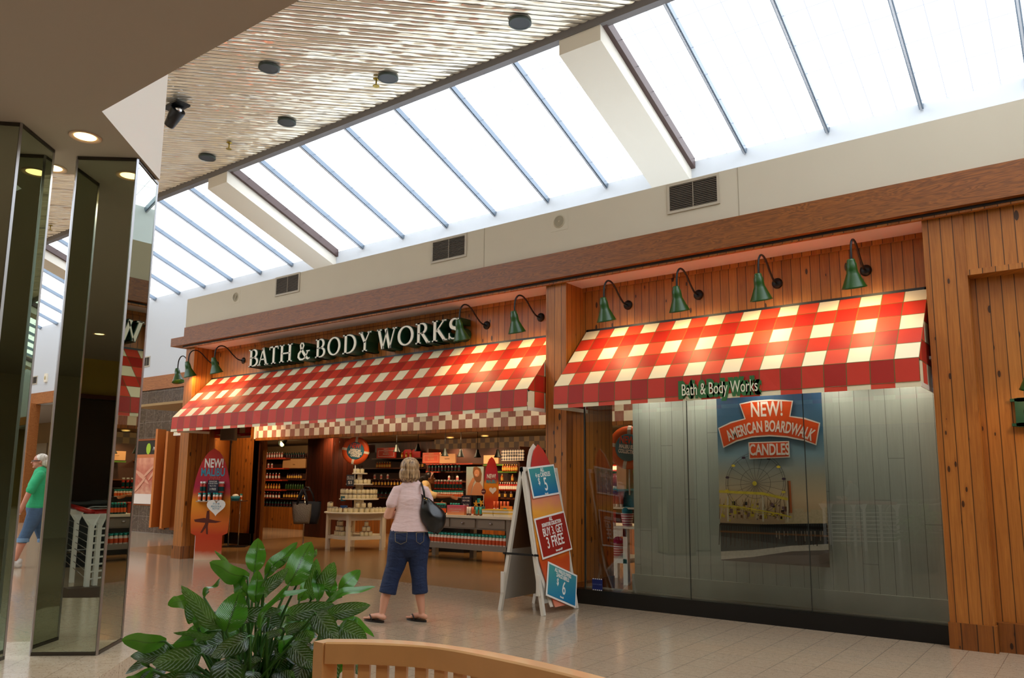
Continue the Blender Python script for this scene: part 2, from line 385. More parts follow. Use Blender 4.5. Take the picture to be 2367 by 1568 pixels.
def text(s, size, mt, parent=None, loc=(0, 0, 0), tilt=0., depth=.002, offset=0., sx=1., align='CENTER', name='lettering', face='-Y', shear=0., space=1., arc=None):
    me = text_mesh(s, size, depth, offset, align, sx, shear, space); me.name = name
    R = Matrix.Rotation(tilt, 4, 'Z')
    if arc:      # bend text upward along a circle of radius arc
        for v in me.vertices:
            a = v.co.x/arc; r = arc+v.co.y; v.co.x = r*math.sin(a); v.co.y = r*math.cos(a)-arc
    F = {'-Y': Matrix.Rotation(PI/2, 4, 'X'), '+X': Matrix.Rotation(PI/2, 4, 'Z') @ Matrix.Rotation(PI/2, 4, 'X'), 'Z': Matrix.Identity(4)}[face]
    me.transform(Matrix.Translation(Vector(loc)) @ F @ R); me.materials.clear(); me.materials.append(mt)
    o = bpy.data.objects.new(name, me); C.objects.link(o)
    if parent: o.parent = parent
    return o
def fuse(mb, name, parent, voxel=.012, smooth=3, mt=None):
    """melt overlapping shapes of one body into one continuous skin"""
    o = mb.build(name); md = o.modifiers.new('r', 'REMESH'); md.mode = 'VOXEL'; md.voxel_size = voxel; md.use_smooth_shade = True
    sm = o.modifiers.new('s', 'SMOOTH'); sm.factor = .5; sm.iterations = smooth
    bpy.context.view_layer.update()
    me = bpy.data.meshes.new_from_object(o.evaluated_get(bpy.context.evaluated_depsgraph_get())); me.name = name
    bpy.data.objects.remove(o); me.materials.clear(); me.materials.append(mt or mb.mats[0])
    for p in me.polygons: p.use_smooth = True; p.material_index = 0
    q = bpy.data.objects.new(name, me); C.objects.link(q); q.parent = parent; return q
# ================================================================ STRUCTURE
def sbox(name, a, b, mt, parent=None):
    o = MB().box(a, b, mt).build(name, parent)
    if not parent: struct(o)
    return o
# skylight portals so the overcast sky lights the mall cleanly
for i, xc in enumerate((-24, -9.5, 3)):
    ld = bpy.data.lights.new('sky_portal', 'AREA'); ld.shape = 'RECTANGLE'; ld.size = 14.6; ld.size_y = 3.0; ld.cycles.is_portal = True
    lo = bpy.data.objects.new('sky_portal', ld); C.objects.link(lo); lo.location = (xc, (YT+YF)/2, (ZT+ZS)/2+.1)
    lo.rotation_euler = (-math.atan2(ZT-ZS, YF-YT), 0, 0)
def fp(name, x0, x1, y0, y1, z, mt, t=.1, up=False):
    return sbox(name, (x0, y0, z if up else z-t), (x1, y1, z+t if up else z), mt)
fp('floor', -46, 8, -12, YP+.2, 0, tile)
fp('floor', -46, -16.4, YP+.2, 16, 0, tile)
fp('floor', -16.4, 8, YP+.2, 16.5, 0, sfloor)
# slat ceiling
mb = MB(); W = .1; ymin, ymax, xmin, xmax = 2.3, YT-.02, -45, -2.0; r2 = math.sqrt(2)
c = (xmin-ymax)/r2
while c < (xmax-ymin)/r2:
    y0 = max(ymin, xmin-c*r2); y1 = min(ymax, xmax-c*r2)
    if y1-y0 > .2:
        pr = [(-.045, .015), (-.0225, .0038), (0, 0), (.0225, .0038), (.045, .015)]
        vs = []
        for yy in (y0, y1):
            for (q, dz) in pr: vs.append((yy+c*r2+q/r2, yy-q/r2, ZT+dz))
        mb.add(vs, [(k, k+1, 5+k+1, 5+k) for k in range(4)], slatm, True)
    c += W
struct(mb.build('ceiling'))
fp('ceiling', -46, -2, 2.3, YT, ZT+.06, mat('dark_void', '1a1815', .9), .06, True)
for i, (x0, x1, y0, y1) in enumerate(((-2, 8, 2.3, YT-.1), (-46, -6, -12, 2.3))):   # unseen skylights added to brighten the floor and bulkhead
    g = MB().add([(x0, y0, ZT+.05), (x1, y0, ZT+.05), (x1, y1, ZT+.05), (x0, y1, ZT+.05)], [(0, 1, 2, 3)], glaz); struct(g.build('window_%d' % (40+i)))
    g = MB(); x = x0
    while x < x1: g.bar((x, y0, ZT), (x, y1, ZT), .06, .1, mullm); x += 1.221
    struct(g.build('trim_%d' % (90+i)))
    ld = bpy.data.lights.new('sky_portal', 'AREA'); ld.shape = 'RECTANGLE'; ld.size = x1-x0; ld.size_y = y1-y0; ld.cycles.is_portal = True
    lo = bpy.data.objects.new('sky_portal', ld); C.objects.link(lo); lo.location = ((x0+x1)/2, (y0+y1)/2, ZT+.08)
# skylight: frames, mullions, panes, beams
NX = lambda n: -5.26+1.221*n
def slope(y): return ZS+(YF-y)/(YF-YT)*(ZT-ZS)
tr = 0
for n in range(-32, 11):
    x = NX(n)
    if n % 7 == 0:
        b = MB()
        for yy0, zz0, yy1, zz1 in ((YT-.05, ZT, YF+.02, ZS),):
            wd = .33; dp = .42
            b.prism([(x-wd, yy0, zz0+.08), (x-wd, yy1, zz1+.08), (x-wd, yy1, zz1-dp+.1), (x-wd, yy0, zz0-dp+.1)], (2*wd, 0, 0), face_m)
        o = struct(b.build('trim_%d' % (30+n+10)))
        f = MB().prism([(x+wd, YT, ZT-.10), (x+wd, YF, ZS-.10), (x+wd, YF, ZS+.06), (x+wd, YT, ZT+.06)], (.07, 0, 0), brownfr); f.build('frame_strip', o)
        f = MB().prism([(x-wd-.03, YT, ZT-.02), (x-wd-.03, YF, ZS-.02), (x-wd-.03, YF, ZS+.06), (x-wd-.03, YT, ZT+.06)], (.03, 0, 0), brownfr); f.build('frame_strip', o)
        continue
    m_ = MB(); m_.bar((x, YT+.04, ZT-.035), (x, YF-.01, ZS-.03), .055, .09, mullm); m_.bar((x, YT+.04, ZT-.085), (x, YF-.02, ZS-.08), .025, .03, steel)
    struct(m_.build('trim_%d' % (n+60)))
for k in range(-5, 2):
    n0 = k*7; x0 = NX(n0)+.33; x1 = NX(n0+7)-.33
    g = MB().add([(x0, YT, ZT+.02), (x1, YT, ZT+.02), (x1, YF, ZS+.02), (x0, YF, ZS+.02)], [(0, 1, 2, 3)], glaz)
    struct(g.build('window_%d' % (k+6)))
sbox('trim_1', (-46, YT-.07, ZT-.10), (8, YT+.05, ZT+.1), framem)
# white wall behind, and lower parts
sbox('wall_back', (-46, YF, 4.2), (8, YF+.3, ZS+.02), white_wall)
sbox('wall_back', (-24.5, YF, 0), (-16.5, YF+.3, 3.83), marblem)
sbox('wall_back', (-46, YF, 3.83), (-16.3, YF+.3, 4.2), white_wall)
sbox('trim_2', (-46, YF-.06, 3.83), (-13.7, YF, 4.2), oak_post)
# room ends
sbox('wall_right', (8, -12, 0), (8.2, 12, 7.8), bulk_wall)
sbox('wall_left', (-46.2, -12, 0), (-46, 17, 7.8), mat('ochre_wall', '8a6f38', .8))
sbox('wall_front', (-46, -12.2, 0), (8, -12, 7.8), mat('ochre_wall'))
sbox('wall_back', (-46, 15.5, 0), (-18.8, 15.7, 4.2), mat('tan_wall', '8a6f4c', .8))
sbox('ceiling', (-46, YF+.3, 3.9), (-18.8, 15.5, 4.0), soffit_m)
sbox('wall_back', (-24.7, YF+.3, 0), (-24.5, 15.5, 3.9), mat('tan_wall'))
# soffit slab over the viewer, 45 degree corner
SP = [(8, 2.33), (-5.35, 2.33), (-6.22, 3.22), (-7.0, 2.44), (-21.4, -12), (8, -12)]
b = MB(); n = len(SP); b.add([(x, y, 3.9) for x, y in SP], [list(range(n))], soffit_m)
for i in range(n):
    p, q = SP[i], SP[(i+1) % n]
    b.add([(p[0], p[1], 3.9), (q[0], q[1], 3.9), (q[0], q[1], ZT+.05), (p[0], p[1], ZT+.05)], [(0, 1, 2, 3)], face_m)
struct(b.build('ceiling', fix=True))
# platform under the columns
PP = [(-6.16, 3.44), (-4.2, 1.55), (-4.2, .6), (-10, -4), (-12, -2.2)]
struct(MB().prism([(x, y, .001) for x, y in PP], (0, 0, .15), ledge).build('trim_3', fix=True))

# shop box: bulkhead, roof, beam, pilasters
XL = -13.7
sbox('wall_bulkhead', (XL, 7.8, 4.18), (8, 8.3, 4.77), bulk_wall)
sbox('wall_bulkhead', (XL, 8.3, 4.18), (XL+.15, YF, 4.77), bulk_wall)
sbox('ceiling', (XL+.15, 8.3, 4.66), (8, YF, 4.74), mat('white_roof', 'f0f0ee', .8))
sm_ = MB(); seamm = mat('panel_seam', '9d937e', .8)
for px in (1120, 1708): 
    x = ony(px, 500, 7.8).x; sm_.box((x, 7.797, 4.2), (x+.006, 7.8, 4.77), seamm)
struct(sm_.build('trim_4'))
struct(MB().box((XL+.05, YB, 4.04), (8, 8.3, 4.21), oakm).build('trim_5'))
struct(MB().box((-14.0, YB-.05, 3.875), (8, 8.3, 4.03), oakm).build('trim_6'))
struct(MB().box((XL, YB+.02, 3.85), (8, 8.2, 3.875), black).build('trim_7'))
struct(MB().box((XL, YB+.03, 3.83), (8, 7.825, 3.852), pine).build('trim_8'))
def pilaster(x0, x1, i, y1=YW+.02):
    struct(MB().box((x0, YP, .2), (x1, y1, 3.845), pine).build('wall_pilaster_%d' % i))
    struct(MB().box((x0-.012, YP-.015, 0), (x1+.012, y1, .22), pine_in).build('baseboard_%d' % i))
pilaster(XL, -13.42, 1); pilaster(-5.48, -5.18, 2, 8.95); pilaster(-1.2, -.86, 3)
for i, (x0, x1) in enumerate(((-13.42, -5.48), (-5.18, -1.2))):
    sbox('wall_sign_%d' % i, (x0, YW, 2.45), (x1, YW+.08, 3.85), pine)
    sbox('ceiling', (x0, 7.825, 3.838), (x1, YW, 3.87), pinksof)
    sbox('trim_%d' % (9+i), (x0, YW-.03, 3.79), (x1, YW, 3.838), pine)
# right-hand neighbour wall
sbox('wall_right_upper', (-.86, 7.87, 3.3), (8, 8.3, 3.86), pine)
sbox('trim_11', (-.86, 7.84, 3.26), (8, 8.02, 3.31), pine)
sbox('wall_right_recess', (-.86, 8.02, .22), (8, 8.1, 3.3), pine)
sbox('baseboard_9', (-.86, 7.93, 0), (8, 8.1, .24), pine_in)
# outer left side of the shop and splayed entrance walls
sbox('wall_shop_side', (XL-.02, YP+.4, 3.0), (XL+.05, YF, 4.2), pine)
def wall_seg(name, p, q, z0, z1, mt, t=.08):
    p = Vector((*p, 0)); q = Vector((*q, 0)); d = (q-p).normalized(); nn = Vector((-d.y, d.x, 0))*t
    return struct(MB().prism([p+Vector((0, 0, z0)), q+Vector((0, 0, z0)), q+nn+Vector((0, 0, z0)), p+nn+Vector((0, 0, z0))], (0, 0, z1-z0), mt).build(name, fix=True))
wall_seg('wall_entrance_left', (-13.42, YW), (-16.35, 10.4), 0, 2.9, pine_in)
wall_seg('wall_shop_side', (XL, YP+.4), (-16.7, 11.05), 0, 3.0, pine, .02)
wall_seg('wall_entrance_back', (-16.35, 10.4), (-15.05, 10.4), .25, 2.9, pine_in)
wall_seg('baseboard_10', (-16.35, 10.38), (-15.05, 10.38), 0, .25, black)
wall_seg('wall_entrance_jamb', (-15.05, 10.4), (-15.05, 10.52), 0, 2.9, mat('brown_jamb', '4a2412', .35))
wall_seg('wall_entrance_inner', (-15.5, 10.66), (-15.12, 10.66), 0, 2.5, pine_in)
sbox('trim_12', (-16.1, 10.33, 0), (-15.98, 10.4, 2.9), black)
# header over the entrance and shop ceiling
sbox('wall_header', (-15.05, 10.4, 2.32), (-4.0, 10.5, 2.95), header_check)
sbox('trim_13', (-15.05, 10.37, 2.26), (-4.0, 10.52, 2.32), pine_in)
sbox('trim_14', (-15.09, 10.36, 2.3), (-15.04, 10.5, 2.95), cream)
sceil = mat('shop_ceiling', 'a88a5c', .8)
sbox('ceiling', (-16.5, YW+.08, 2.9), (-3.3, 10.4, 2.95), sceil)
sbox('ceiling', (-16.2, 10.6, 2.47), (-3.3, 11.42, 2.52), mat('shop_ceiling_inner', '6e5a34', .8))
sbox('ceiling', (-22, 11.42, 2.47), (-3.3, 16.5, 2.52), mat('shop_ceiling_inner', '6e5a34', .8))
# shop interior walls
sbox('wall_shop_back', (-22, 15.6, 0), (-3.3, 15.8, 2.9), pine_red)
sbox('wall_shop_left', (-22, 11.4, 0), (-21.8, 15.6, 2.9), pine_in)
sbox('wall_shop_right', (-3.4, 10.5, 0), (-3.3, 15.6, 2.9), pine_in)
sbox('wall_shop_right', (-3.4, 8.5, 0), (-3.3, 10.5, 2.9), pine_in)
sbox('trim_16', (-14.0, 15.0, ony(1100, 1045, 15.0).z), (-5.5, 15.2, 2.47), back_check)
p = onz(712, 1277, 0)
a = ony(706, 1150, 12.9).x; b_ = ony(764, 1150, 12.9).x
sbox('wall_column', (a, 12.9, 0), (b_, 13.6, 2.9), pine_red)

# ---- window two: glass, kick plate, board partition
PX0 = ony(1465, 1150, 8.36).x
sbox('wall_display', (PX0, 8.36, .15), (-1.2, 8.44, 2.6), grey_boards)
gb = MB().box((PX0-.02, 8.33, .15), (-1.2, 8.36, .34), mat('grey_board_plain', 'aeb3aa', .6, var=.08, bscale=8)); struct(gb.build('baseboard_11'))
sbox('trim_17', (-5.18, 7.97, 0), (-1.2, 8.12, .165), mat('black_kick', '070708', .3))
sx = [ -5.0, ony(1598, 1391, 8.0).x, ony(1878, 1417, 8.0).x, -1.2]
for i in range(3):
    g = MB().box((sx[i]+.002, 7.995, .16), (sx[i+1]-.002, 8.003, 2.55), shopglass); struct(g.build('window_%d' % (20+i)))
sl = MB()
for x in sx[1:3]: sl.box((x-.003, 7.992, .16), (x+.003, 8.006, 2.55), mat('glass_edge', '2e332f', .3))
sl.box((-5.02, 7.99, .16), (-5.0, 8.01, 2.55), mat('glass_edge')); struct(sl.build('trim_18'))
sbox('ceiling', (-5.18, 8.0, 2.55), (-1.2, 8.36, 2.58), face_m)
sbox('floor', (-5.18, 8.12, .0), (-1.2, 8.36, .15), mat('window_floor', '6a6a60', .6))

# ================================================================ STOREFRONT THINGS
CW = .2032
def awning(name, x0, x1, label, ncol, ya=YA, yb=YW, ztop=3.30, zfold=2.505, zbot=2.245, start=0):
    t = thing(name, label, 'awning', (x0, yb, ztop)); Lx = x1-x0; dy = ya-yb; dz = zfold-ztop
    b = MB(); NV = 12
    def P(u, v, side=0.): return (u*Lx, v*dy, v*dz)
    for i in range(ncol):
        for j in range(5):
            q = [P(i/ncol, j/5), P((i+1)/ncol, j/5), P((i+1)/ncol, (j+1)/5), P(i/ncol, (j+1)/5)]
            k = len(b.v); b.add(q, [(0, 3, 2, 1)], canvas)
            for a, uv in zip(range(4), ((i, j), (i+1, j), (i+1, j+1), (i, j+1))): b.uv[k+a] = (uv[0]+start, uv[1])
    b.build('canopy', t)
    b = MB(); zv = zfold-ztop; h = zfold-zbot-.045
    for i in range(ncol):
        k = len(b.v); xa, xb = Lx*i/ncol, Lx*(i+1)/ncol; wob = lambda i_: -.006-.008*math.sin(i_*1.7)**2
        b.add([(xa, dy-.004, zv), (xb, dy-.004, zv), (xb, dy+wob(i+1)-.006, zv-h), (xa, dy+wob(i)-.006, zv-h)], [(0, 3, 2, 1)], canvas)
        for a, uv in zip(range(4), ((i, 5), (i+1, 5), (i+1, 6), (i, 6))): b.uv[k+a] = (uv[0]+start, uv[1])
    b.build('valance', t)
    b = MB()
    for i in range(ncol):
        k = len(b.v); xa, xb = Lx*i/ncol, Lx*(i+1)/ncol
        b.add([(xa, dy-.012, zv-h), (xb, dy-.012, zv-h), (xb, dy-.012, zv-h-.045), (xa, dy-.012, zv-h-.045)], [(0, 3, 2, 1)], canvas)
        for a, uv in zip(range(4), ((i+.1, 6.1), (i+.9, 6.1), (i+.9, 6.9), (i+.1, 6.9))): b.uv[k+a] = (uv[0]+start, uv[1])
    b.build('valance_border', t)
    for s, x in ((0, 0.), (1, Lx)):
        b = MB(); nn = 4
        for j in range(5):
            v0, v1 = j/5, (j+1)/5; k = len(b.v)
            ks = [(x, v0*dy, v0*dz), (x, v1*dy, v1*dz), (x, v1*dy, zv-h), (x, v0*dy, zv-h)]
            b.add(ks, [(0, 1, 2, 3)], canvas)
            for a in range(4): b.uv[k+a] = (ks[a][1]/CW+20, -ks[a][2]/CW+1+s)
        b.build('end_panel', t)
        MB().box((x-.004, dy, zv-h-.045), (x+.004, -.01, zv-h), cream).build('end_border', t)
    fr = MB(); steelb = mat('frame_tube', '3a3c3e', .4, .8)
    for x in (.02, Lx-.02): fr.bar((x, dy+.02, zv-.02), (x, -.02, zv-.02), .025, .025, steelb); fr.bar((x, -.02, zv-.03), (x, -.02, -.01), .025, .025, steelb)
    fr.bar((0, dy+.02, zv-.02), (Lx, dy+.02, zv-.02), .025, .025, steelb); fr.bar((0, -.02, -.02), (Lx, -.02, -.02), .025, .025, steelb)
    fr.build('frame', t)
    sc = MB().box((.03, dy+.05, zv-h+.01), (.35, dy+.45, zv-h+.018), cream); sc.build('underside_flap', t)
    return t
aw1 = awning('shop_awning', -13.40, -5.50, 'long red and cream gingham awning over the shop entrance, below the big letters', 39)
aw2 = awning('shop_awning', -5.12, -1.24, 'shorter red and cream gingham awning over the display window', 19)
# small lettering panel on the second awning
fx = lambda px, py: ony(px, py, YA-.02)
lc = fx(1661, 898)
lg = thing('awning_logo', 'white hand-lettered shop name on a green patch, on the shorter awning valance', 'sign', (lc.x, YA-.022, lc.z))
wdt = fx(1757, 898).x-fx(1564, 898).x
blob = text('Bath & Body Works', .17, mat('logo_green', '2f6a34', .5), lg, (0, 0, 0), offset=.034, depth=.001, name='backing')
s = wdt/max(blob.dimensions.x, .01)*1.0; blob.data.transform(Matrix.Diagonal((s, 1, 1.05, 1)))
tx = text('Bath & Body Works', .165, mat('logo_cream', 'f0ecd0', .5), lg, (0, -.004, 0), depth=.001, name='lettering'); tx.data.transform(Matrix.Diagonal((s*.98, 1, 1.05, 1)))
lg.rotation_euler = (0, 0, 0)
# side awning round the corner
sa = awning('side_awning', -.6, .6, 'small end of a red gingham awning around the left corner of the shop', 6, ya=-.75, yb=0, ztop=3.15, zfold=2.50, zbot=2.24)
sa.location = (XL-.02, 8.75, 3.15); sa.rotation_euler = (0, 0, -PI/2)
for o in sa.children: o.location.x = -.6

# ---- big serif letters
def arc(cx, cy, rx, ry, a0, a1, n=12): return [(cx+rx*math.cos(a0+(a1-a0)*i/n), cy+ry*math.sin(a0+(a1-a0)*i/n)) for i in range(n+1)]
def aw_(a0, a1, tk, tn, n=12): return [tn+(tk-tn)*abs(math.cos(a0+(a1-a0)*i/n))**1.3 for i in range(n+1)]
TK, TN = .135, .058
def serif(x, y, w=.24): return ([(x-w/2, y), (x+w/2, y)], .05)
H_ = PI/2
GL = {
 'B': (.68, [([(.16, 0), (.16, 1)], TK), serif(.13, .025), serif(.13, .975), ([(.1, .975), (.34, .975)], .05), (arc(.32, .745, .22, .235, H_, -H_), aw_(H_, -H_, TK, TN)), ([(.1, .51), (.34, .51)], .05), (arc(.34, .268, .27, .243, H_, -H_), aw_(H_, -H_, TK, TN)), ([(.1, .025), (.36, .025)], .05)]),
 'A': (.86, [([(.14, 0), (.43, 1)], TN), ([(.40, 1.0), (.70, 0)], TK), ([(.22, .34), (.58, .34)], .06), serif(.13, .025, .22), serif(.70, .025, .28)]),
 'T': (.72, [([(.36, 0), (.36, 1)], TK), ([(.04, .965), (.68, .965)], .07), ([(.055, 1.0), (.055, .83)], .045), ([(.665, 1.0), (.665, .83)], .045), serif(.36, .025, .3)]),
 'H': (.88, [([(.18, 0), (.18, 1)], TK), ([(.70, 0), (.70, 1)], TK), ([(.18, .5), (.70, .5)], .065), serif(.18, .025, .28), serif(.18, .975, .28), serif(.70, .025, .28), serif(.70, .975, .28)]),
 'O': (.94, [(arc(.46, .5, .37, .46, 0, 2*PI, 28), aw_(0, 2*PI, TK, TN, 28))]),
 'D': (.88, [([(.18, 0), (.18, 1)], TK), serif(.13, .025), serif(.13, .975), ([(.1, .975), (.36, .975)], .05), (arc(.34, .5, .42, .475, H_, -H_, 18), aw_(H_, -H_, TK, TN, 18)), ([(.1, .025), (.36, .025)], .05)]),
 'Y': (.80, [([(.12, 1), (.40, .45)], TK), ([(.68, 1), (.40, .45)], TN), ([(.40, .5), (.40, 0)], TK), serif(.40, .025, .3), serif(.12, .975, .26), serif(.68, .975, .22)]),
 'W': (1.12, [([(.10, 1), (.34, 0)], TK), ([(.34, 0), (.57, .95)], TN), ([(.50, 1), (.74, 0)], TK), ([(.74, 0), (1.0, 1)], TN), serif(.12, .975, .26), serif(1.0, .975, .22)]),
 'R': (.84, [([(.18, 0), (.18, 1)], TK), serif(.16, .025, .28), serif(.13, .975), ([(.1, .975), (.36, .975)], .05), (arc(.34, .735, .24, .24, H_, -H_), aw_(H_, -H_, TK, TN)), ([(.15, .5), (.36, .5)], .05), ([(.36, .52), (.70, .02)], TK), serif(.74, .025, .18)]),
 'K': (.88, [([(.18, 0), (.18, 1)], TK), serif(.18, .025, .28), serif(.18, .975, .28), ([(.22, .42), (.66, .98)], TN), ([(.34, .56), (.72, .02)], TK), serif(.68, .975, .22), serif(.75, .025, .22)]),
 'S': (.62, [(arc(.33, .745, .21, .22, PI*.18, PI*1.0, 8)+arc(.33, .745, .21, .22, PI*1.0, PI*1.45, 5)[1:]+arc(.29, .27, .25, .25, PI*.42, -PI*.45, 9)+arc(.29, .27, .25, .245, -PI*.5, -PI*.86, 4)[1:], [.06, .05, .05, .06, .08, .1, .12, .13, .135, .14, .15, .15, .15, .15, .155, .16, .155, .15, .14, .13, .11, .09, .07, .06, .05, .05, .05, .06][:28]), ([(.53, .98), (.53, .74)], .045), ([(.05, .02), (.05, .3)], .045)]),
 'E': (.72, [([(.16, 0), (.16, 1)], TK+.06), serif(.13, .04, .28), serif(.13, .96, .28), ([(.1, .965), (.6, .965)], .09), ([(.2, .5), (.5, .5)], .08), ([(.1, .035), (.62, .035)], .09), ([(.58, 1), (.58, .78)], .06), ([(.6, 0), (.6, .24)], .06)]),
 '&': (.98, [([(.78, .44), (.62, .12), (.42, .01), (.22, .03), (.10, .17), (.12, .34), (.26, .5), (.40, .62), (.46, .78), (.40, .92), (.29, .93), (.22, .82), (.26, .66), (.44, .4), (.66, .12), (.80, .02), (.92, .06)], [.06, .06, .08, .1, .13, .13, .1, .08, .09, .07, .07, .09, .12, .15, .15, .1, .05]), ([(.66, .46), (.9, .46)], .05)]),
}
for g in GL.values():
    for i, (p, ws) in enumerate(g[1]):
        if hasattr(ws, '__len__') and len(ws) != len(p): g[1][i] = (p, [ws[int(j*(len(ws)-1)/(len(p)-1))] for j in range(len(p))])
YS = 8.0
def letters(word, xs, z0, h, root, yf=YS, depth=.24, bodym=dgreen, facem=ivory):
    for ch, (xa, xb) in zip(word, xs):
        adv, st = GL[ch]; sx_ = (xb-xa)/(adv-.06)
        T = Matrix(((sx_, 0, 0, xa-.03*sx_), (0, 0, -1, 0), (0, h, 0, z0), (0, 0, 0, 1)))
        T2 = T.copy(); T2[1][3] = depth
        b = MB(); b.strokes(st, depth, bodym, T2, .028); lo = b.build('letter', root)
        if facem:
            T3 = T.copy(); T3[1][3] = 0.
            MB().strokes(st, .006, facem, T3).build('letter_face', lo)
# measured pixel extents of the letters (left, right, baseline)
LX = [('B', 577, 597), ('A', 597, 621), ('T', 623, 644), ('H', 647, 676), ('&', 689, 718), ('B', 731, 752), ('O', 758, 788), ('D', 794, 825), ('Y', 831, 857), ('W', 873, 916), ('O', 920, 957), ('R', 962, 994), ('K', 999, 1034), ('S', 1038, 1062)]
zb = ony(577, 849, YS).z; zt = ony(577, 812, YS).z; zb2 = ony(1001, 790, YS).z; zt2 = ony(1001, 741, YS).z
sg = thing('shop_sign', 'big cream serif shop name letters with deep green sides above the entrance awning', 'sign', (0, YS, 0))
Zb = (zb+zb2)/2; Hh = (zt+zt2)/2-Zb
letters([l[0] for l in LX], [(ony(a, 820-(a-577)*.13, YS).x, ony(b2, 820-(b2-577)*.13, YS).x) for _, a, b2 in LX], Zb, Hh, sg)
ns = thing('neighbour_sign', 'dark green serif letter cut off by the right edge, on the next shop', 'sign', (0, 7.93, 0))
e0 = ony(2338, 985, 7.93); e1 = ony(2338, 923, 7.93)
letters(['E'], [(e0.x+.035, e0.x+.33)], e0.z, e1.z-e0.z, ns, depth=.08, facem=None)

# ---- gooseneck lamps
def gooseneck(x, zb_, lab, first=None, y=YW, grp='green gooseneck lamps along the shop front'):
    t = thing('gooseneck_lamp', lab, 'lamp', (x, y, zb_), group=grp)
    T = Matrix.Rotation(PI/2, 4, 'X')
    MB().lathe([(.058, 0), (.058, .012), (.035, .03), (.014, .036)], blackm, T=T, n=20).build('wall_plate', t)
    pts = [(0, 0, 0), (0, -.09, .0), (0, -.16, .03), (0, -.24, .09), (0, -.32, .16), (0, -.41, .205), (0, -.5, .195), (0, -.56, .13), (0, -.575, .05), (0, -.575, -.03)]
    sm = [];
    for i in range(len(pts)-1):
        for k in range(3):
            a, b = Vector(pts[i]), Vector(pts[i+1]); p0 = Vector(pts[max(i-1, 0)]); p3 = Vector(pts[min(i+2, len(pts)-1)]); u = k/3
            sm.append(.5*((2*a)+(b-p0)*u+(2*p0-5*a+4*b-p3)*u*u+(3*a-p0-3*b+p3)*u**3))
    sm.append(Vector(pts[-1]))
    MB().tube(sm, .011, blackm, 10).build('arm', t)
    prof = [(.012, .1), (.03, .098), (.038, .085), (.04, .06), (.047, .052), (.051, .0), (.053, -.035), (.058, -.045), (.064, -.06), (.078, -.095), (.108, -.165), (.118, -.182), (.113, -.182), (.1, -.16), (.055, -.05), (.045, -.03)]
    R = Matrix.Translation((0, -.575, -.115)) @ Matrix.Rotation(.3, 4, 'X')
    sh = MB().lathe(prof, greenm, T=R, n=24, cap=False); so = sh.build('shade', t)
    MB().ball(R @ Vector((0, 0, -.09)), (.03, .03, .04), bulb, 12).build('bulb', t)
    ld = bpy.data.lights.new('lamp_light', 'SPOT'); ld.energy = 19; ld.color = (1, .66, .30); ld.spot_size = 2.7; ld.spot_blend = .7; ld.shadow_soft_size = .05
    lo = bpy.data.objects.new('lamp_light', ld); C.objects.link(lo); lo.parent = t; lo.location = R @ Vector((0, 0, -.16)); lo.rotation_euler = (.75, 0, 0)
    return t
nm = ['first', 'second', 'third', 'fourth']
for i, x in enumerate((-4.535, -3.614, -2.702, -1.797)):
    gooseneck(x, 3.545, 'green gooseneck lamp, %s from the left above the short window awning' % nm[i])
for x, lab in ((-6.76, 'green gooseneck lamp hanging in front of the last sign letter'), (-5.84, 'green gooseneck lamp just left of the middle wooden pilaster'), (-12.46, 'green gooseneck lamp just left of the first sign letter'), (-13.3, 'green gooseneck lamp nearest the left corner, its arm passing behind the next one')):
    gooseneck(x, 3.55, lab)
sl_ = gooseneck(0, 0, 'green gooseneck lamp with its lit bulb showing, around the left corner of the shop'); sl_.location = (XL, 8.03, 3.55); sl_.rotation_euler = (0, 0, -PI/2)
rl = gooseneck(0, 0, 'green lamp shade cut off by the right edge of the picture, above the green letter'); q = ony(2364, 850, 7.45); rl.location = (q.x+.075, 8.02, q.z+.12)
for o in rl.children:
    if o.type == 'LIGHT': o.data.energy = 5

# ---- vents and round grilles on the bulkhead
def vent(pa, pb, y, lab, n=14):
    a = ony(*pa, y); b = ony(*pb, y); wv, hv = b.x-a.x, a.z-b.z
    t = thing('air_vent', lab, 'vent', (a.x, y, b.z))
    f = MB(); fm = mat('vent_frame', 'b5ab98', .5)
    for q in (((-.03, -.015, -.03), (wv+.03, 0, 0)), ((-.03, -.015, hv), (wv+.03, 0, hv+.03)), ((-.03, -.015, 0), (0, 0, hv)), ((wv, -.015, 0), (wv+.03, 0, hv)), ((wv/2-.004, -.01, 0), (wv/2+.004, 0, hv))): f.box(*q, fm)
    f.build('frame', t); MB().box((0, -.002, 0), (wv, .0, hv), mat('vent_dark', '2b2622', .8)).build('backing', t)
    s_ = MB()
    for i in range(n): z = hv*(i+.5)/n; s_.bar((0, -.008, z), (wv, -.008, z), .012, .003, mat('vent_slat', '8b8172', .5))
    s_.build('slats', t); return t
vent((1548, 433), (1659, 466), 7.8, 'slatted air vent in the beige bulkhead above the window awning, largest of the vents')
vent((1002, 562), (1075, 589), 7.8, 'slatted air vent in the beige bulkhead near the middle, above the sign end')
vent((641, 646), (690, 671), 7.8, 'slatted air vent in the beige bulkhead at its left end')
vent((333, 828), (345, 845), YF, 'small air vent on the white wall beside the mirrored column', 6)
vent((69, 874), (85, 886), YF, 'small air vent on the far white wall seen between the mirrored columns', 6)
th = thing('wall_thermostat', 'small cream box on the far white wall beside the vent between the columns', 'thermostat', ony(108, 874, YF)); MB().box((-.09, -.05, -.14), (.09, 0, .14), cream).build('housing', th); MB().ball((0, -.05, 0), (.05, .02, .07), mat('thermo_dial', 'b8a878', .5)).build('dial', th)
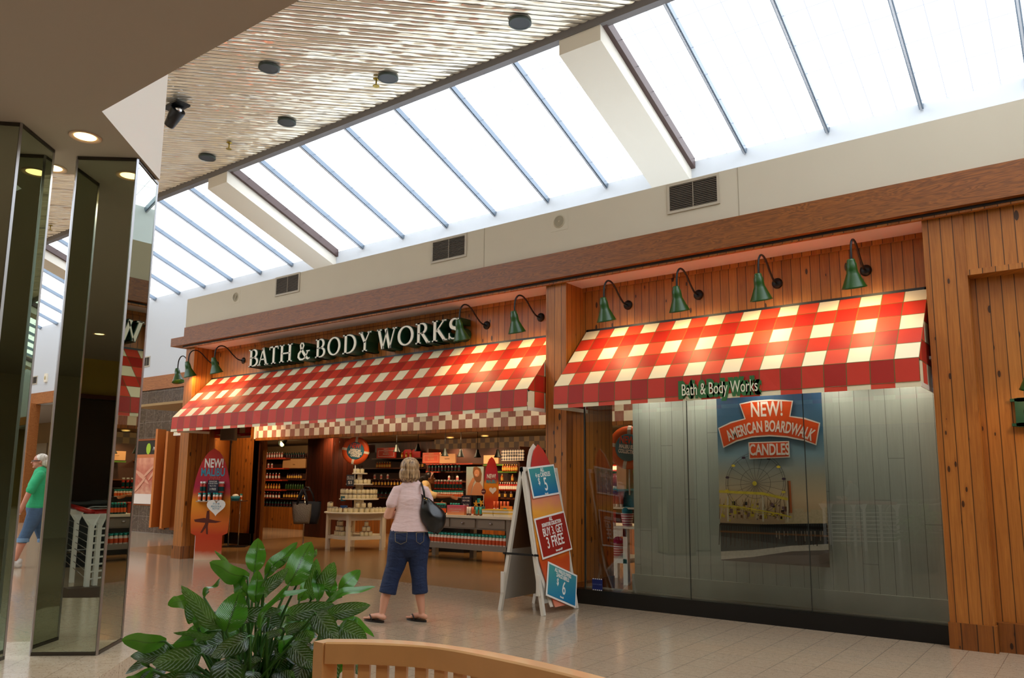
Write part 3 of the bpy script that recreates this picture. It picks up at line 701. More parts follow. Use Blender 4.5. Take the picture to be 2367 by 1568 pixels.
for (px, py, lab) in ((1293, 512, 'round speaker grille on the beige bulkhead right of the middle vent'), (545, 687, 'round speaker grille on the beige bulkhead at the left end')):
    c_ = ony(px, py, 7.8); t = thing('speaker_grille', lab, 'speaker', c_)
    T = Matrix.Rotation(PI/2, 4, 'X'); g = MB(); g.lathe([(.085, 0), (.085, .006), (.078, .01)], mat('grille', 'b8ae96', .6), T=T, n=32)
    for r in (.065, .05, .035, .02): g.tube([(r*math.cos(2*PI*k/24), -.012, r*math.sin(2*PI*k/24)) for k in range(25)], .0025, mat('grille_ring', '8c846f', .6), 6)
    g.build('cover', t); MB().box((-.13, -.003, -.12), (.13, 0, .12), bulk_wall).build('back_plate', t)

# ---- ceiling fittings
holes = [(622, 155), (897, 178), (663, 281), (479, 363), (1202, 50)]
names = ['largest, nearest the soffit edge', 'beside a brass sprinkler', 'above the small skylight panes', 'farthest left', 'nearest the top right of the slat ceiling']
for (px, py), lab in zip(holes, names):
    c_ = onz(px, py, ZT-.02); t = thing('ceiling_can_light', 'unlit black recessed ceiling light, '+lab, 'ceiling light', c_, group='unlit recessed lights in the slat ceiling')
    MB().lathe([(.13, -.03), (.155, -.03), (.155, 0), (.13, 0)], mat('can_trim', '2e3a34', .4), n=28, cap=False).build('rim', t)
    MB().lathe([(.13, -.028), (.12, -.015)], black, n=28).build('opening', t)
brass = mat('brass', 'a08a3a', .3, .9)
for (px, py), lab in (((870, 182), 'brass sprinkler head beside the recessed light in the slat ceiling'), ((530, 330), 'brass sprinkler head alone in the slat ceiling left of the skylight'), ((117, 521), 'brass sprinkler head seen between the mirrored columns')):
    c_ = onz(px, py, ZT-.02); t = thing('sprinkler_head', lab, 'sprinkler', c_)
    MB().lathe([(.05, 0), (.05, -.008), (.015, -.02)], brass, n=14).build('escutcheon', t); MB().tube([(0, 0, 0), (0, 0, -.12)], .012, brass, 8).build('stem', t)
    MB().lathe([(.0, -.12), (.055, -.12), (.05, -.128)], brass, n=10).build('deflector', t)
c_ = onz(404, 268, ZT-.25); t = thing('ceiling_spotlight', 'black spotlight on the ceiling beside the white soffit face', 'spotlight', c_)
b = MB(); T = Matrix.Rotation(.9, 4, 'Y'); b.lathe([(.08, -.2), (.1, -.05), (.12, .12), (.11, .13)], blackm, T=T, n=18); b.build('housing', t)
MB().box((-.2, -.12, .14), (.24, .12, .17), blackm).build('mount_plate', t); MB().bar((0, 0, .1), (0, 0, .27), .04, .04, blackm).build('bracket', t)
MB().ball(T @ Vector((0, 0, .125)), (.06, .06, .06), chrome, 12).build('lens', t)
for (px, py), lab in (((197, 316), 'lit warm downlight in the taupe soffit between the mirrored columns'), ((120, 388), 'lit warm downlight half hidden behind the left mirrored column')):
    c_ = onz(px, py, 3.899); t = thing('soffit_downlight', lab, 'downlight', c_)
    MB().lathe([(.108, 0), (.108, -.008), (.098, -.01), (.075, .0), (.072, .05)], mat('downlight_ring', 'e0c2a8', .4), n=32, cap=False).build('trim_ring', t)
    MB().lathe([(.0, -.0015), (.074, -.0015)], mat('downlight_lens', 'fff0b0', .4, emit=5, emcol='ffdf96'), n=28, cap=False).build('lens', t)
    ld = bpy.data.lights.new('downlight', 'SPOT'); ld.energy = 35; ld.color = (1, .84, .64); ld.spot_size = 2.4; ld.shadow_soft_size = .08
    lo = bpy.data.objects.new('downlight', ld); C.objects.link(lo); lo.parent = t; lo.location = (0, 0, -.03)

for k, (x, y) in enumerate(((1.6, .2), (-5.6, -1.8), (-2.6, -2.6), (.6, -2.4), (-7.2, -4.4), (-4., -5.6), (-.4, -5.6))):  # extra downlights added behind the viewer to lift the dark soffit
    t = thing('soffit_downlight', 'warm downlight added behind the viewer to brighten the taupe soffit', 'downlight', (x, y, 3.899), group='downlights added behind the viewer')
    MB().lathe([(.108, 0), (.108, -.008), (.098, -.01), (.075, .0), (.072, .05)], MC['downlight_ring'], n=24, cap=False).build('trim_ring', t)
    MB().lathe([(.0, -.0015), (.074, -.0015)], MC['downlight_lens'], n=20, cap=False).build('lens', t)
    ld = bpy.data.lights.new('downlight', 'SPOT'); ld.energy = 55; ld.color = (1, .9, .78); ld.spot_size = 2.4; ld.shadow_soft_size = .08
    lo = bpy.data.objects.new('downlight', ld); C.objects.link(lo); lo.parent = t; lo.location = (0, 0, -.03)

# ---- mirrored columns
def column(corner, back, left, lab):
    a, r, l = (Vector((*p, 0)) for p in (corner, back, left)); bk = r+l-a
    t = thing('mirrored_column', lab, 'column', (a.x, a.y, .152)); H = 3.746
    Q = [p-a for p in (l, a, r, bk)]
    nm_ = ['mirror_panel']*4
    core = MB().prism([p+(sum(Q, Vector())/4-p)*.02 for p in Q], (0, 0, H), mat('column_core', '2c2c28', .6)); core.build('core', t, fix=True)
    for i in range(4):
        p, q = Q[i], Q[(i+1) % 4]; d = (q-p).normalized(); nn = Vector((d.y, -d.x, 0))*.004
        MB().add([p+nn+Vector((0, 0, .02)), q+nn+Vector((0, 0, .02)), q+nn+Vector((0, 0, H-.02)), p+nn+Vector((0, 0, H-.02))], [(0, 1, 2, 3)], mirror).build('mirror_panel', t)
        for z in (.012, H-.012): MB().bar(p+nn+Vector((0, 0, z)), q+nn+Vector((0, 0, z)), .012, .024, mat('dark_bronze', '55504a', .3, .9)).build('edge_trim', t)
    for p in Q: MB().bar(p+Vector((0, 0, 0)), p+Vector((0, 0, H)), .018, .018, steel).build('corner_trim', t)
    return t
column((-5.93, 2.88), (-6.28, 3.23), (-6.28, 2.59), 'mirrored square column nearer the shop, reflecting an escalator railing')
column((-6.0, 2.08), (-6.30, 2.42), (-6.34, 1.75), 'mirrored square column cut off by the left edge of the picture')
# ================================================================ SHOP INTERIOR
def add_spot(loc, e, col=(1, .70, .40), size=2.4, soft=.06, rot=(0, 0, 0)):  # serves the modelled downlights and the added bare spots
    ld = bpy.data.lights.new('lamp_and_fill_spot', 'SPOT'); ld.energy = e; ld.color = col; ld.spot_size = size; ld.spot_blend = .6; ld.shadow_soft_size = soft
    lo = bpy.data.objects.new('lamp_and_fill_spot', ld); C.objects.link(lo); lo.location = loc; lo.rotation_euler = rot; return lo
dl = mat('ceiling_lamp_glow', 'ffdf8a', .4, emit=9, emcol='ffcf70')
def can(loc, lab, e=55, r=.075, tilt=(0, 0, 0), grp='lit downlights in the shop ceiling'):
    t = thing('shop_downlight', lab, 'downlight', loc, group=grp)
    MB().lathe([(r, 0), (r+.02, 0), (r+.02, -.008), (r, -.01)], white, n=20, cap=False).build('trim_ring', t)
    MB().lathe([(0, -.003), (r, -.003)], dl, n=18, cap=False).build('lens', t)
    l = add_spot((0, 0, -.03), e, rot=tilt); l.parent = t
for i, (px, py) in enumerate(((1041, 1012), (1121, 1008), (1110, 1016))):
    can(onz(px, py, 2.46), ('leftmost lit downlight in the shop ceiling', 'rearmost lit downlight in the shop ceiling', 'lit downlight in the shop ceiling just left of the small spots')[i], 70)
for i, (px, py) in enumerate(((1147, 1015), (1165, 1016))):
    c_ = onz(px, py, 2.44); t = thing('small_spotlight', 'small bright spotlight under the shop ceiling, %s of two' % ('left', 'right')[i], 'spotlight', c_)
    MB().lathe([(.02, .02), (.035, -.03), (.03, -.035)], white, n=12).build('housing', t); MB().ball((0, 0, -.03), .028, dl, 10).build('bulb', t)
can(Vector((ony(1418, 995, 12.5).x, 12.5, 2.46)), 'lit downlight seen through the display window beside the board partition', 60)
# bare spots added without fittings to brighten the goods
for x, y, e in ((-18.3, 12.9, 150), (-16.8, 12.9, 130), (-15.2, 13.6, 120), (-13.2, 13.4, 110), (-11.2, 13.4, 110), (-9.4, 13.0, 120), (-7.6, 12.8, 120), (-12.2, 10.9, 45), (-10.9, 11.2, 90), (-9.4, 10.9, 90), (-14.3, 11.4, 60), (-5.5, 11, 90), (-6.9, 10.9, 60)):
    add_spot((x, y, 2.42), e*.42)
for x in (-14.4, -12.6, -10.8, -9., -7.2, -5.4): add_spot((x, 9.5, 2.82), 20, (1, .84, .66), rot=(.55, 0, 0))
add_spot((-14.6, 9.2, 2.8), 90, rot=Vector((-1.1, 1.2, -1.5)).to_track_quat('-Z', 'Y').to_euler())  # bare spot added to brighten the dark left entrance panel
for x in (-19.5, -17.6, -15.4, -13.2, -11.4, -9.6, -7.8): add_spot((x, 12.6, 2.42), 55, rot=(1.0, 0, 0))  # wall washers added, without fittings, to brighten the back shelves
for x in (-4.3, -3.6, -2.9, -2.2, -1.5): add_spot((x, 8.04, 2.54), 16, (1, .88, .72), 2.8, .05, (.12, 0, 0))  # bare spots added behind the glass to brighten boards and poster
# goods
wax = mat('candle_wax', 'eadfb8', .5); lidm = mat('jar_lid', 'b8b2a4', .3, .8); labelm = mat('jar_label', '8f8a80', .6)
def jar(r=.042, h=.09, wm=wax, lm=None, name='candle_jar', lid=True):
    b = MB(); b.lathe([(r*.92, 0), (r, .006), (r, h*.82), (r*.93, h*.86), (r*.93, h*.88)], wm, n=14)
    if lm: b.lathe([(r*1.015, h*.2), (r*1.015, h*.6)], lm, n=14, cap=False)
    o = b.build(name)
    if lid: MB().lathe([(r*.96, h*.88), (r*1.0, h*.9), (r*1.0, h), (r*.3, h*1.02), (r*.25, h*1.1)], lidm, n=14).build('lid', o)
    return o
def bottle(r, h, bm_, cm, lm=None, neck=.35, cap=.18, name='lotion_bottle', kids=True, n=10):
    b = MB(); b.lathe([(r*.9, 0), (r, h*.03), (r, h*.68), (r*.8, h*.76), (r*neck, h*.82), (r*neck, h*.84)], bm_, n=n)
    if lm: b.lathe([(r*1.03, h*.15), (r*1.03, h*.55)], lm, n=n, cap=False)
    if not kids: b.lathe([(r*neck*1.2, h*.84), (r*neck*1.2, h)], cm, n=n)
    o = b.build(name)
    if kids: MB().lathe([(r*neck*1.25, h*.82), (r*neck*1.25, h*(.82+cap))], cm, n=n).build('cap', o)
    return o
protos = {}
def place(key, mk, loc, lab, cat, grp, rz=0.):
    if key not in protos:
        o = mk(); protos[key] = o; o['category'] = cat
    else: o = dup(protos[key])
    o.location = loc; o.rotation_euler = (0, 0, rz); o['label'] = lab; o['category'] = cat; o['group'] = grp
    return o
teal = mat('teal_cap', '1fa39a', .35); orange = mat('orange_label', 'e0622a', .45); dkbottle = mat('dark_teal_bottle', '10403f', .25)
redb = mat('red_bottle', 'b0281a', .25); amber = mat('amber_bottle', 'a8501a', .2); plum = mat('plum_bottle', '3a1420', .25); gold = mat('gold_label', 'd0a040', .4)
pink = mat('pink_bottle', 'd0706a', .3); whiteb = mat('white_bottle', 'e8ddd0', .35); greenb = mat('green_bottle', '2c4a20', .3); navy = mat('navy', '141a30', .5)
kinds = {
 'pink': lambda: bottle(.028, .17, pink, white, whiteb, kids=False, name='fragrance_bottle'),
 'plum': lambda: bottle(.03, .18, plum, black, gold, kids=False, name='fragrance_bottle'),
 'red': lambda: bottle(.032, .18, redb, white, whiteb, kids=False, name='fragrance_bottle'),
 'amber': lambda: bottle(.03, .16, amber, gold, gold, kids=False, name='fragrance_bottle'),
 'dark': lambda: bottle(.03, .17, dkbottle, black, plum, kids=False, name='fragrance_bottle'),
 'white': lambda: bottle(.03, .16, whiteb, black, pink, kids=False, name='fragrance_bottle'),
 'green': lambda: bottle(.03, .17, greenb, black, None, kids=False, name='fragrance_bottle')}
adj = {'pink': 'pale pink', 'plum': 'dark plum', 'red': 'red', 'amber': 'amber', 'dark': 'dark', 'white': 'white', 'green': 'green'}
def row(px0, px1, py, y, n, kind, where, dy=0.):
    a = ony(px0, py, y); b = ony(px1, py, y); z = (a.z+b.z)/2
    for i in range(n):
        x = a.x+(b.x-a.x)*(i+.5)/n
        place(kind, kinds[kind], (x, y+dy-.02, z), '%s bottle in the row %s' % (adj[kind], where), 'bottle', '%s bottles %s' % (adj[kind], where))
shelfwood = mat('shelf_wood', '55290f', .4); redshelf = mat('red_shelf_edge', 'b03a20', .4); greenedge = mat('green_shelf_edge', '5c8a1c', .5)
def shelving(px0, px1, y, shelves, lab, base=True, depth=.32, py_ref=None, edge=None, ztop=2.2, backm=None):
    a = ony(px0, 1100, y).x; b = ony(px1, 1100, y).x
    t = thing('shelving_unit', lab, 'shelves', (a, y, 0)); wd = b-a
    MB().box((0, depth+.06, 0), (wd, depth+.1, ztop), backm or mat('shelf_back', '3a1a0c', .6)).build('back_panel', t)
    for x in (0, wd-.04): MB().box((x, 0.02, 0), (x+.04, depth+.06, ztop), shelfwood).build('side_panel', t)
    if base: MB().box((0, -.05, 0), (wd, depth+.06, .62), pine_in).build('base_cabinet', t)
    for i, (q0, q1, py, em) in enumerate(shelves):
        z = ony((q0+q1)/2, py, y).z; x0 = ony(q0, py, y).x-a; x1 = ony(q1, py, y).x-a
        s_ = MB(); s_.box((x0, 0, z-.025), (x1, depth+.06, z), shelfwood); s_.box((x0, -.012, z-.03), (x1, 0, z+.004), em or shelfwood); s_.build('shelf', t)
    return t
# back left unit
Y1 = 14.6
shelving(598, 708, Y1, [(602, 708, 1059, None), (602, 708, 1082, None), (600, 708, 1108, None), (600, 708, 1131, None), (600, 708, 1152, None), (600, 708, 1172, None)], 'dark wood shelves of bottles at the left side of the shop interior')
rs = thing('display_ledges', 'red lacquered ledges with bottles at the left end of the left shelves', 'shelves', (ony(604, 1100, Y1-.2).x, Y1-.2, 0))
for (q0, q1, py) in ((606, 660, 1059.5), (602, 656, 1082.5), (613, 652, 1109), (611, 650, 1131.5)):
    a_ = ony(q0, py, Y1-.2); b2 = ony(q1, py, Y1-.2); MB().box((a_.x-rs.location.x, 0, a_.z-.04), (b2.x-rs.location.x, .2, a_.z), redshelf).build('ledge', rs)
row(616, 656, 1059, Y1-.1, 7, 'pink', 'on the top red ledge of the left shelves'); row(657, 706, 1059, Y1, 9, 'dark', 'on the top left shelf of the left unit')
row(618, 634, 1082, Y1-.1, 2, 'white', 'on the second red ledge'); row(664, 700, 1108, Y1, 7, 'plum', 'on the third shelf of the left unit')
row(615, 650, 1108, Y1-.1, 5, 'red', 'on the third red ledge of the left unit')
row(602, 612, 1131, Y1, 3, 'white', 'on the fourth shelf, left end'); row(613, 650, 1131, Y1-.12, 6, 'amber', 'on the fourth red ledge of the left unit')
row(660, 704, 1131, Y1, 8, 'green', 'on the fourth shelf of the left unit, right half'); row(603, 650, 1152, Y1, 7, 'red', 'on the fifth shelf of the left unit')
row(655, 704, 1152, Y1, 8, 'plum', 'on the fifth shelf of the left unit, right half'); row(602, 704, 1172, Y1, 15, 'dark', 'on the lowest shelf of the left unit')
# back middle unit
Y2 = 15.1
shelving(764, 985, Y2, [(764, 800, 1059, greenedge), (860, 985, 1059, shelfwood), (764, 985, 1082, None), (830, 985, 1108, None), (764, 985, 1124, None), (764, 985, 1150, None)], 'dark wood shelves along the back of the shop behind the candle table')
row(768, 800, 1082, Y2, 5, 'dark', 'under the left red sign in the back'); row(870, 905, 1082, Y2, 6, 'amber', 'below the middle red sign in the back'); row(945, 982, 1082, Y2, 5, 'plum', 'right of the head on the back shelf')
row(765, 790, 1124, Y2, 4, 'pink', 'at the left end of the back unit'); row(860, 985, 1124, Y2, 17, 'plum', 'on the fourth shelf of the back unit'); row(860, 905, 1108, Y2, 3, 'white', 'on the third shelf of the back unit')
row(765, 800, 1150, Y2, 5, 'red', 'on the lowest shelf of the back unit'); row(800, 985, 1150, Y2, 20, 'dark', 'on the lowest shelf of the back unit, right part')
# back right unit
Y3 = 14.3
shelving(985, 1200, Y3, [(985, 1092, 1072, redshelf), (1118, 1165, 1074, greenedge), (985, 1018, 1090, redshelf), (1030, 1070, 1090, None), (1150, 1195, 1090, greenedge), (1030, 1200, 1113, None), (1150, 1200, 1134, None), (985, 1200, 1150, None)], 'dark wood shelves at the back right of the shop under the checked band')
row(990, 1066, 1090, Y3, 10, 'dark', 'on the upper shelf of the right unit'); row(1162, 1198, 1090, Y3, 7, 'amber', 'on the upper shelf near the striped sign')
row(1030, 1068, 1113, Y3, 2, 'white', 'on the second shelf of the right unit'); row(1150, 1198, 1134, Y3, 9, 'red', 'right of the surfboard on the right unit'); row(1150, 1198, 1113, Y3, 2, 'amber', 'on the second shelf of the right unit, far right')
row(985, 1190, 1150, Y3, 16, 'plum', 'on the lowest shelf of the right unit')
# box signs on the shelves
signred = mat('sign_red', 'd8371f', .45, emit=.0); peach = mat('peach_print', 'e0a878', .5)
def boxsign(px0, px1, py0, py1, y, m_, lab, lines, tm=None, frame=True):
    a_ = ony(px0, py0, y); b2 = ony(px1, py1, y); wd = b2.x-a_.x; ht = a_.z-b2.z
    t = thing('shelf_sign', lab, 'sign', ((a_.x+b2.x)/2, y, (a_.z+b2.z)/2))
    MB().box((-wd/2, 0, -ht/2), (wd/2, .04, ht/2), m_).build('board', t)
    if frame:
        f = MB()
        for q in (((-wd*.42, -.002, -ht*.36), (wd*.42, 0, -ht*.33)), ((-wd*.42, -.002, ht*.2), (wd*.42, 0, ht*.23)), ((-wd*.42, -.002, -ht*.36), (-wd*.40, 0, ht*.23)), ((wd*.40, -.002, -ht*.36), (wd*.42, 0, ht*.23))): f.box(*q, tm or white)
        f.build('printed_frame', t)
    for (s_, sz, dz) in lines: text(s_, ht*sz, tm or white, t, (0, -.004, dz*ht), depth=.0008, sx=.8)
    return t
ys = Y2-.08
boxsign(765, 803, 1029, 1055, ys, signred, 'glowing red sign board left of the lifebuoy in the back', [('CELEBRATE', .16, .38), ("AMERICA'S", .16, .08), ('FAVORITE', .22, -.12)])
boxsign(871, 914, 1036, 1059, ys, signred, 'glowing red sign board right of the lifebuoy in the back', [('CELEBRATE', .16, .38), ("AMERICA'S", .16, .08), ('FAVORITE', .22, -.12)])
boxsign(977, 1016, 1047, 1071, Y3-.05, mat('sign_orange_red', 'd8573a', .45), 'orange red sign board at the left end of the right unit', [('CELEBRATE', .16, .38), ("AMERICA'S", .16, .08), ('FAVORITE', .22, -.12)], peach)
boxsign(1016, 1052, 1050, 1071, Y3-.05, peach, 'peach sign board with thin dark writing, next to the orange red board', [('NEW', .14, .3), ('the great indoors', .13, -.02)], plum, False)
boxsign(1118, 1152, 1053, 1072, Y3-.05, peach, 'peach sign board behind the tip of the inner surfboard', [('the great indoors', .14, 0)], plum, False)
boxsign(654, 706, 1062, 1082, Y1-.03, mat('tan_print', 'b98a58', .5), 'tan sign board on the second shelf of the left unit', [('slatkin', .2, -.1)], mat('tan_text', '8a5a34', .6), False)
boxsign(773, 807, 1080, 1116, Y2-.1, mat('brown_print', '5c3a1c', .5), 'brown board reading our favorite, behind the candle table', [('OUR', .2, .25), ('FAVORITE', .2, 0.02), ('FRAGRANCES', .12, -.2)], mat('brown_text', '9c7a4c', .6), False)
# rounded red poster with bottles and striped header sign
a_ = ony(921, 1060, ys); b2 = ony(961, 1038, ys); t = thing('shelf_sign', 'glowing red double arched display panel with three bottles', 'sign', (a_.x, Y2+.1, a_.z)); wd = b2.x-a_.x; ht = b2.z-a_.z
for k in (0, 1): MB().prism([(k*wd/2, 0, 0), (k*wd/2+wd*.49, 0, 0), (k*wd/2+wd*.49, 0, ht*.8), (k*wd/2+wd*.4, 0, ht), (k*wd/2+wd*.09, 0, ht), (k*wd/2, 0, ht*.8)], (0, .03, 0), mat('hot_red', 'c81e1e', .4)).build('arched_panel', t)
row(926, 955, 1059, Y2, 3, 'amber', 'in front of the red arched panel')
def gingham(name, c1, c2, s):
    k = NT(name); x, y, z = k.xyz(); a = k.ma('GREATER_THAN', k.ma('FRACT', k.ma('DIVIDE', x, s)), .5); b = k.ma('GREATER_THAN', k.ma('FRACT', k.ma('DIVIDE', z, s)), .5)
    return k.set(col=k.mix(k.ma('MULTIPLY', k.ma('ADD', a, b), .5), hexc(c1), hexc(c2)), rough=.5)
gb_ = gingham('navy_gingham', 'f0e4d4', '10183a', .07); gy_ = gingham('yellow_gingham', 'f4e6b4', '1c1a14', .07)
boxsign(1159, 1210, 1041, 1065, Y3-.1, gb_, 'navy and white gingham sign at the right of the back shelves', [('AROMATHERAPY', .22, 0)], black, False)
# pendants
pcol = mat('pendant_green', '0a140c', .55)
for i, (px, py) in enumerate(((916.6, 1037), (966, 1035), (1028.4, 1046), (1065, 1048), (1103.7, 1049), (1150.6, 1049))):
    c_ = ony(px, py, 12.9); t = thing('pendant_lamp', 'small dark pendant lamp, %s from the left in the shop' % ['first', 'second', 'third', 'fourth', 'fifth', 'sixth'][i], 'pendant lamp', c_, group='pendant lamps in the shop')
    MB().lathe([(.012, .09), (.028, .08), (.036, .025), (.048, .0), (.08, -.075), (.084, -.083), (.045, -.005), (.025, .04)], pcol, n=18, cap=False).build('shade', t)
    MB().tube([(0, 0, .1), (0, 0, 2.47-c_.z)], .006, blackm, 6).build('cord', t)
t = thing('pendant_lamp', 'pendant lamp with its yellow bulb showing at the left end of the interior', 'pendant lamp', ony(655, 1024, 12.9))
T = Matrix.Rotation(-.9, 4, 'X'); MB().lathe([(.03, .12), (.05, .05), (.11, -.08), (.06, 0)], pcol, T=T, n=18, cap=False).build('shade', t); MB().ball(T @ Vector((0, 0, -.05)), (.05, .05, .07), bulb, 12).build('bulb', t)
MB().tube([(0, 0, .05), (0, .05, .3)], .01, blackm, 6).build('arm', t)

# ---- candle table
c0 = Vector((-12.68, 11.32, 0)); TT = .765
t = thing('candle_table', 'round cream wooden display table stacked with candle jars, left of the woman', 'table', c0)
n8 = 8; ang0 = math.radians(-135+22.5+2); R8 = .66
pl = [(R8*1.03*math.cos(ang0+k*PI/4), R8*1.03*math.sin(ang0+k*PI/4)) for k in range(8)]
MB().lathe([(R8*1.02, TT-.035), (R8*1.06, TT-.025), (R8*1.06, TT-.005), (R8*1.04, TT)], cream, n=40).build('table_top', t)
LG = [onz(764, 1270).xy-c0.xy, onz(838, 1275).xy-c0.xy, onz(884, 1270).xy-c0.xy]
legs = [Vector((-.46, -.40, 0)), Vector((.30, -.52, 0)), Vector((.60, .12, 0)), Vector((.16, .58, 0)), Vector((-.5, .3, 0))]
for p in legs: MB().box((p.x-.035, p.y-.035, 0), (p.x+.035, p.y+.035, TT-.03), cream).build('leg', t)
for k in range(5):
    p, q = legs[k], legs[(k+1) % 5]
    MB().bar(p+Vector((0, 0, TT-.1)), q+Vector((0, 0, TT-.1)), .02, .13, cream).build('apron', t)
MB().prism([(p.x, p.y, .255) for p in legs], (0, 0, .03), cream).build('lower_shelf', t, fix=True)
rm = MB()
for k in range(5): rm.bar(legs[k]+Vector((0, 0, .25)), legs[(k+1) % 5]+Vector((0, 0, .25)), .03, .07, cream)
rm.build('shelf_rail', t)
fr = Vector((-.71, .70, 0)); rr = Vector((.70, .71, 0))          # away from / to the right of the viewer, here
ts = thing('tiered_stand', 'cream three tier stand of candles on top of the candle table', 'display stand', c0+Vector((0, 0, TT)))
for (z, rx, off) in ((.27, .40, 0), (.575, .27, .0), (.80, .15, 0)):
    MB().lathe([(rx, z-.028), (rx+.01, z-.02), (rx+.01, z-.004), (rx, z)], cream, c=rr*off, n=28).build('tier', ts)
for (z0, z1, r) in ((0, .25, .1), (.27, .55, .08), (.575, .775, .05)): MB().lathe([(r, z0), (r, z1)], cream, n=14).build('support', ts)
def jarring(r, z, a0, a1, n, lab, grp, stack=1, kind='jar'):
    for k in range(n):
        a = a0+(a1-a0)*k/max(1, n-1)
        p = c0+Vector((r*math.cos(a), r*math.sin(a), 0))
        for s_ in range(stack):
            place(kind, (lambda: jar()) if kind == 'jar' else (lambda: jar(.05, .12, jarglass, wax, 'glass_jar')), (p.x, p.y, TT+z+s_*.1005), lab, 'candle jar', grp)
A0, A1 = math.radians(-150), math.radians(15)
jarring(.345, .27, A0-.2, A1+.3, 14, 'cream candle jar on the wide lowest tier of the candle stand, stacked in two rows', 'candle jars on the lowest tier', 2)
jarring(.225, .575, A0+.3, A1, 7, 'candle jar on the middle tier of the candle stand', 'candle jars on the middle tier')
jarring(.1, .80, A0+.5, A1-.5, 3, 'candle jar on the small top tier of the candle stand', 'candle jars on the top tier')
place('jar', jar, c0+Vector((-.02, -.03, TT+.80)), 'candle jar in the middle of the small top tier, below the lifebuoy', 'candle jar', 'candle jars on the top tier')
jarring(.6, 0, A0-.2, A1+.2, 19, 'candle jar along the rim of the round candle table', 'candle jars along the table rim')
jarring(.49, 0, A0, A1+.1, 15, 'candle jar in the second ring on the round candle table', 'candle jars in the second ring')
for k in (0, 1, 2, 3, 9, 10, 11): 
    a = A0+(A1-A0)*k/14; p = c0+Vector((.6*math.cos(a), .6*math.sin(a), TT+.1005)); place('jar', jar, p, 'candle jar stacked on another along the table rim', 'candle jar', 'second layer of jars along the rim')
# pyramid of jars on the lower shelf
for gx, gy, rowsn, w_ in ((-.12, -.38, 4, 'left'), (.12, -.36, 3, 'middle'), (.42, -.15, 3, 'right')):
    for r_ in range(rowsn):
        for k in range(rowsn-r_):
            u = (k-(rowsn-r_-1)/2)*.09; dirv = Vector((.97, -.15, 0)) if w_ != 'right' else Vector((.45, .85, 0))
            p = c0+Vector((gx, gy, .285+r_*.1005))+dirv*u
            place('jar', jar, p, 'candle jar in the %s pile on the lower shelf of the candle table' % w_, 'candle jar', '%s pile of jars on the lower shelf' % w_)
def lifebuoy(c, r, lab, lines, rz):
    t = thing('lifebuoy_sign', lab, 'sign', c, rz)
    T = Matrix.Rotation(PI/2, 4, 'X'); b = MB(); R, q = r*.78, r*.22
    rings = 40; vs = []; om = mat('buoy_orange', 'd8531c', .45); wm = mat('buoy_white', 'e0d4c4', .5)
    for i in range(rings):
        a = 2*PI*i/rings; ctr = Vector((R*math.cos(a), 0, R*math.sin(a))); d = Vector((math.cos(a), 0, math.sin(a)))
        vs += [ctr+d*q*math.cos(t_)+Vector((0, 1, 0))*q*.45*math.sin(t_) for t_ in (2*PI*k/10 for k in range(10))]
    b.add(vs, [(i*10+k, i*10+(k+1) % 10, ((i+1) % rings)*10+(k+1) % 10, ((i+1) % rings)*10+k) for i in range(rings) for k in range(10)], om, True); b.build('ring', t)
    for a in (math.radians(85), math.radians(-10), math.radians(170), math.radians(258)):
        d = Vector((math.cos(a), 0, math.sin(a))); tn = Vector((-d.z, 0, d.x)); s_ = MB(); pts = []
        for k in range(9):
            tt = -PI/2*1.0+PI*k/8-PI/2; pts.append(d*(R+q*1.06*math.cos(2*PI*k/9))+Vector((0, q*.5*math.sin(2*PI*k/9), 0)))
        s_.prism([p-tn*r*.085 for p in pts], tn*r*.17, wm); s_.build('strap', t, fix=True)
    MB().lathe([(r*.62, -.0), (r*.63, .02), (r*.61, .03)], mat('buoy_blue', '2f6f86', .5), T=T, n=36).build('disc', t)
    for s_, sz, dz, m_ in lines: text(s_, sz*r, m_, t, (0, -.036, dz*r), tilt=-.12, depth=.001, sx=.62, offset=.004)
    MB().tube([(0, .02, -r), (0, .02, -r-.35)], .012, whitepaint, 8).build('pole', t)
    return t
rt_ = mat('buoy_red_text', 'd84a3a', .5)
c_ = Vector((-12.70, 11.18, 0)); z_ = ony(840, 1042, 11.18).z
lifebuoy((c_.x+.02, 11.18, z_), .29, 'orange and white lifebuoy sign on top of the candle table', [('NEW!', .5, .34, rt_), ('AMERICAN', .25, .02, white), ('BOARDWALK', .25, -.17, white), ('CANDLES', .25, -.36, white)], PI/4*.8)
p = ony(809, 1124, 10.98); t = thing('price_card', 'small dark slate price card reading 5 on the middle tier of candles', 'sign', p, PI/4); MB().box((-.075, 0, 0), (.075, .01, .23), mat('slate', '2e3440', .5)).build('card', t); text('ALL 4 oz', .045, white, t, (0, -.002, .185), sx=.8, depth=.0005); text('CANDLES', .04, white, t, (0, -.002, .145), sx=.8, depth=.0005); text('$5', .09, white, t, (0, -.002, .07), depth=.0005)
p = ony(793, 1159, 10.92); t = thing('price_card', 'tiny teal price card in front of the lowest tier of candles', 'sign', p, PI/4); MB().box((-.05, 0, 0), (.05, .01, .1), mat('teal_card', '1f5f6e', .5)).build('card', t); text('2/$5', .04, white, t, (0, -.002, .05), sx=.8, depth=.0005)
p = c0+Vector((.14, -.52, TT)); t = thing('wax_bucket', 'small straw bucket with a blue band on the candle table', 'bucket', p); MB().lathe([(.055, 0), (.075, .13)], mat('straw', 'a8753c', .8, bump=.5), n=18).build('bucket', t); MB().lathe([(.071, .08), (.078, .135)], mat('blue_band', '2a5a9a', .5), n=18, cap=False).build('band', t)

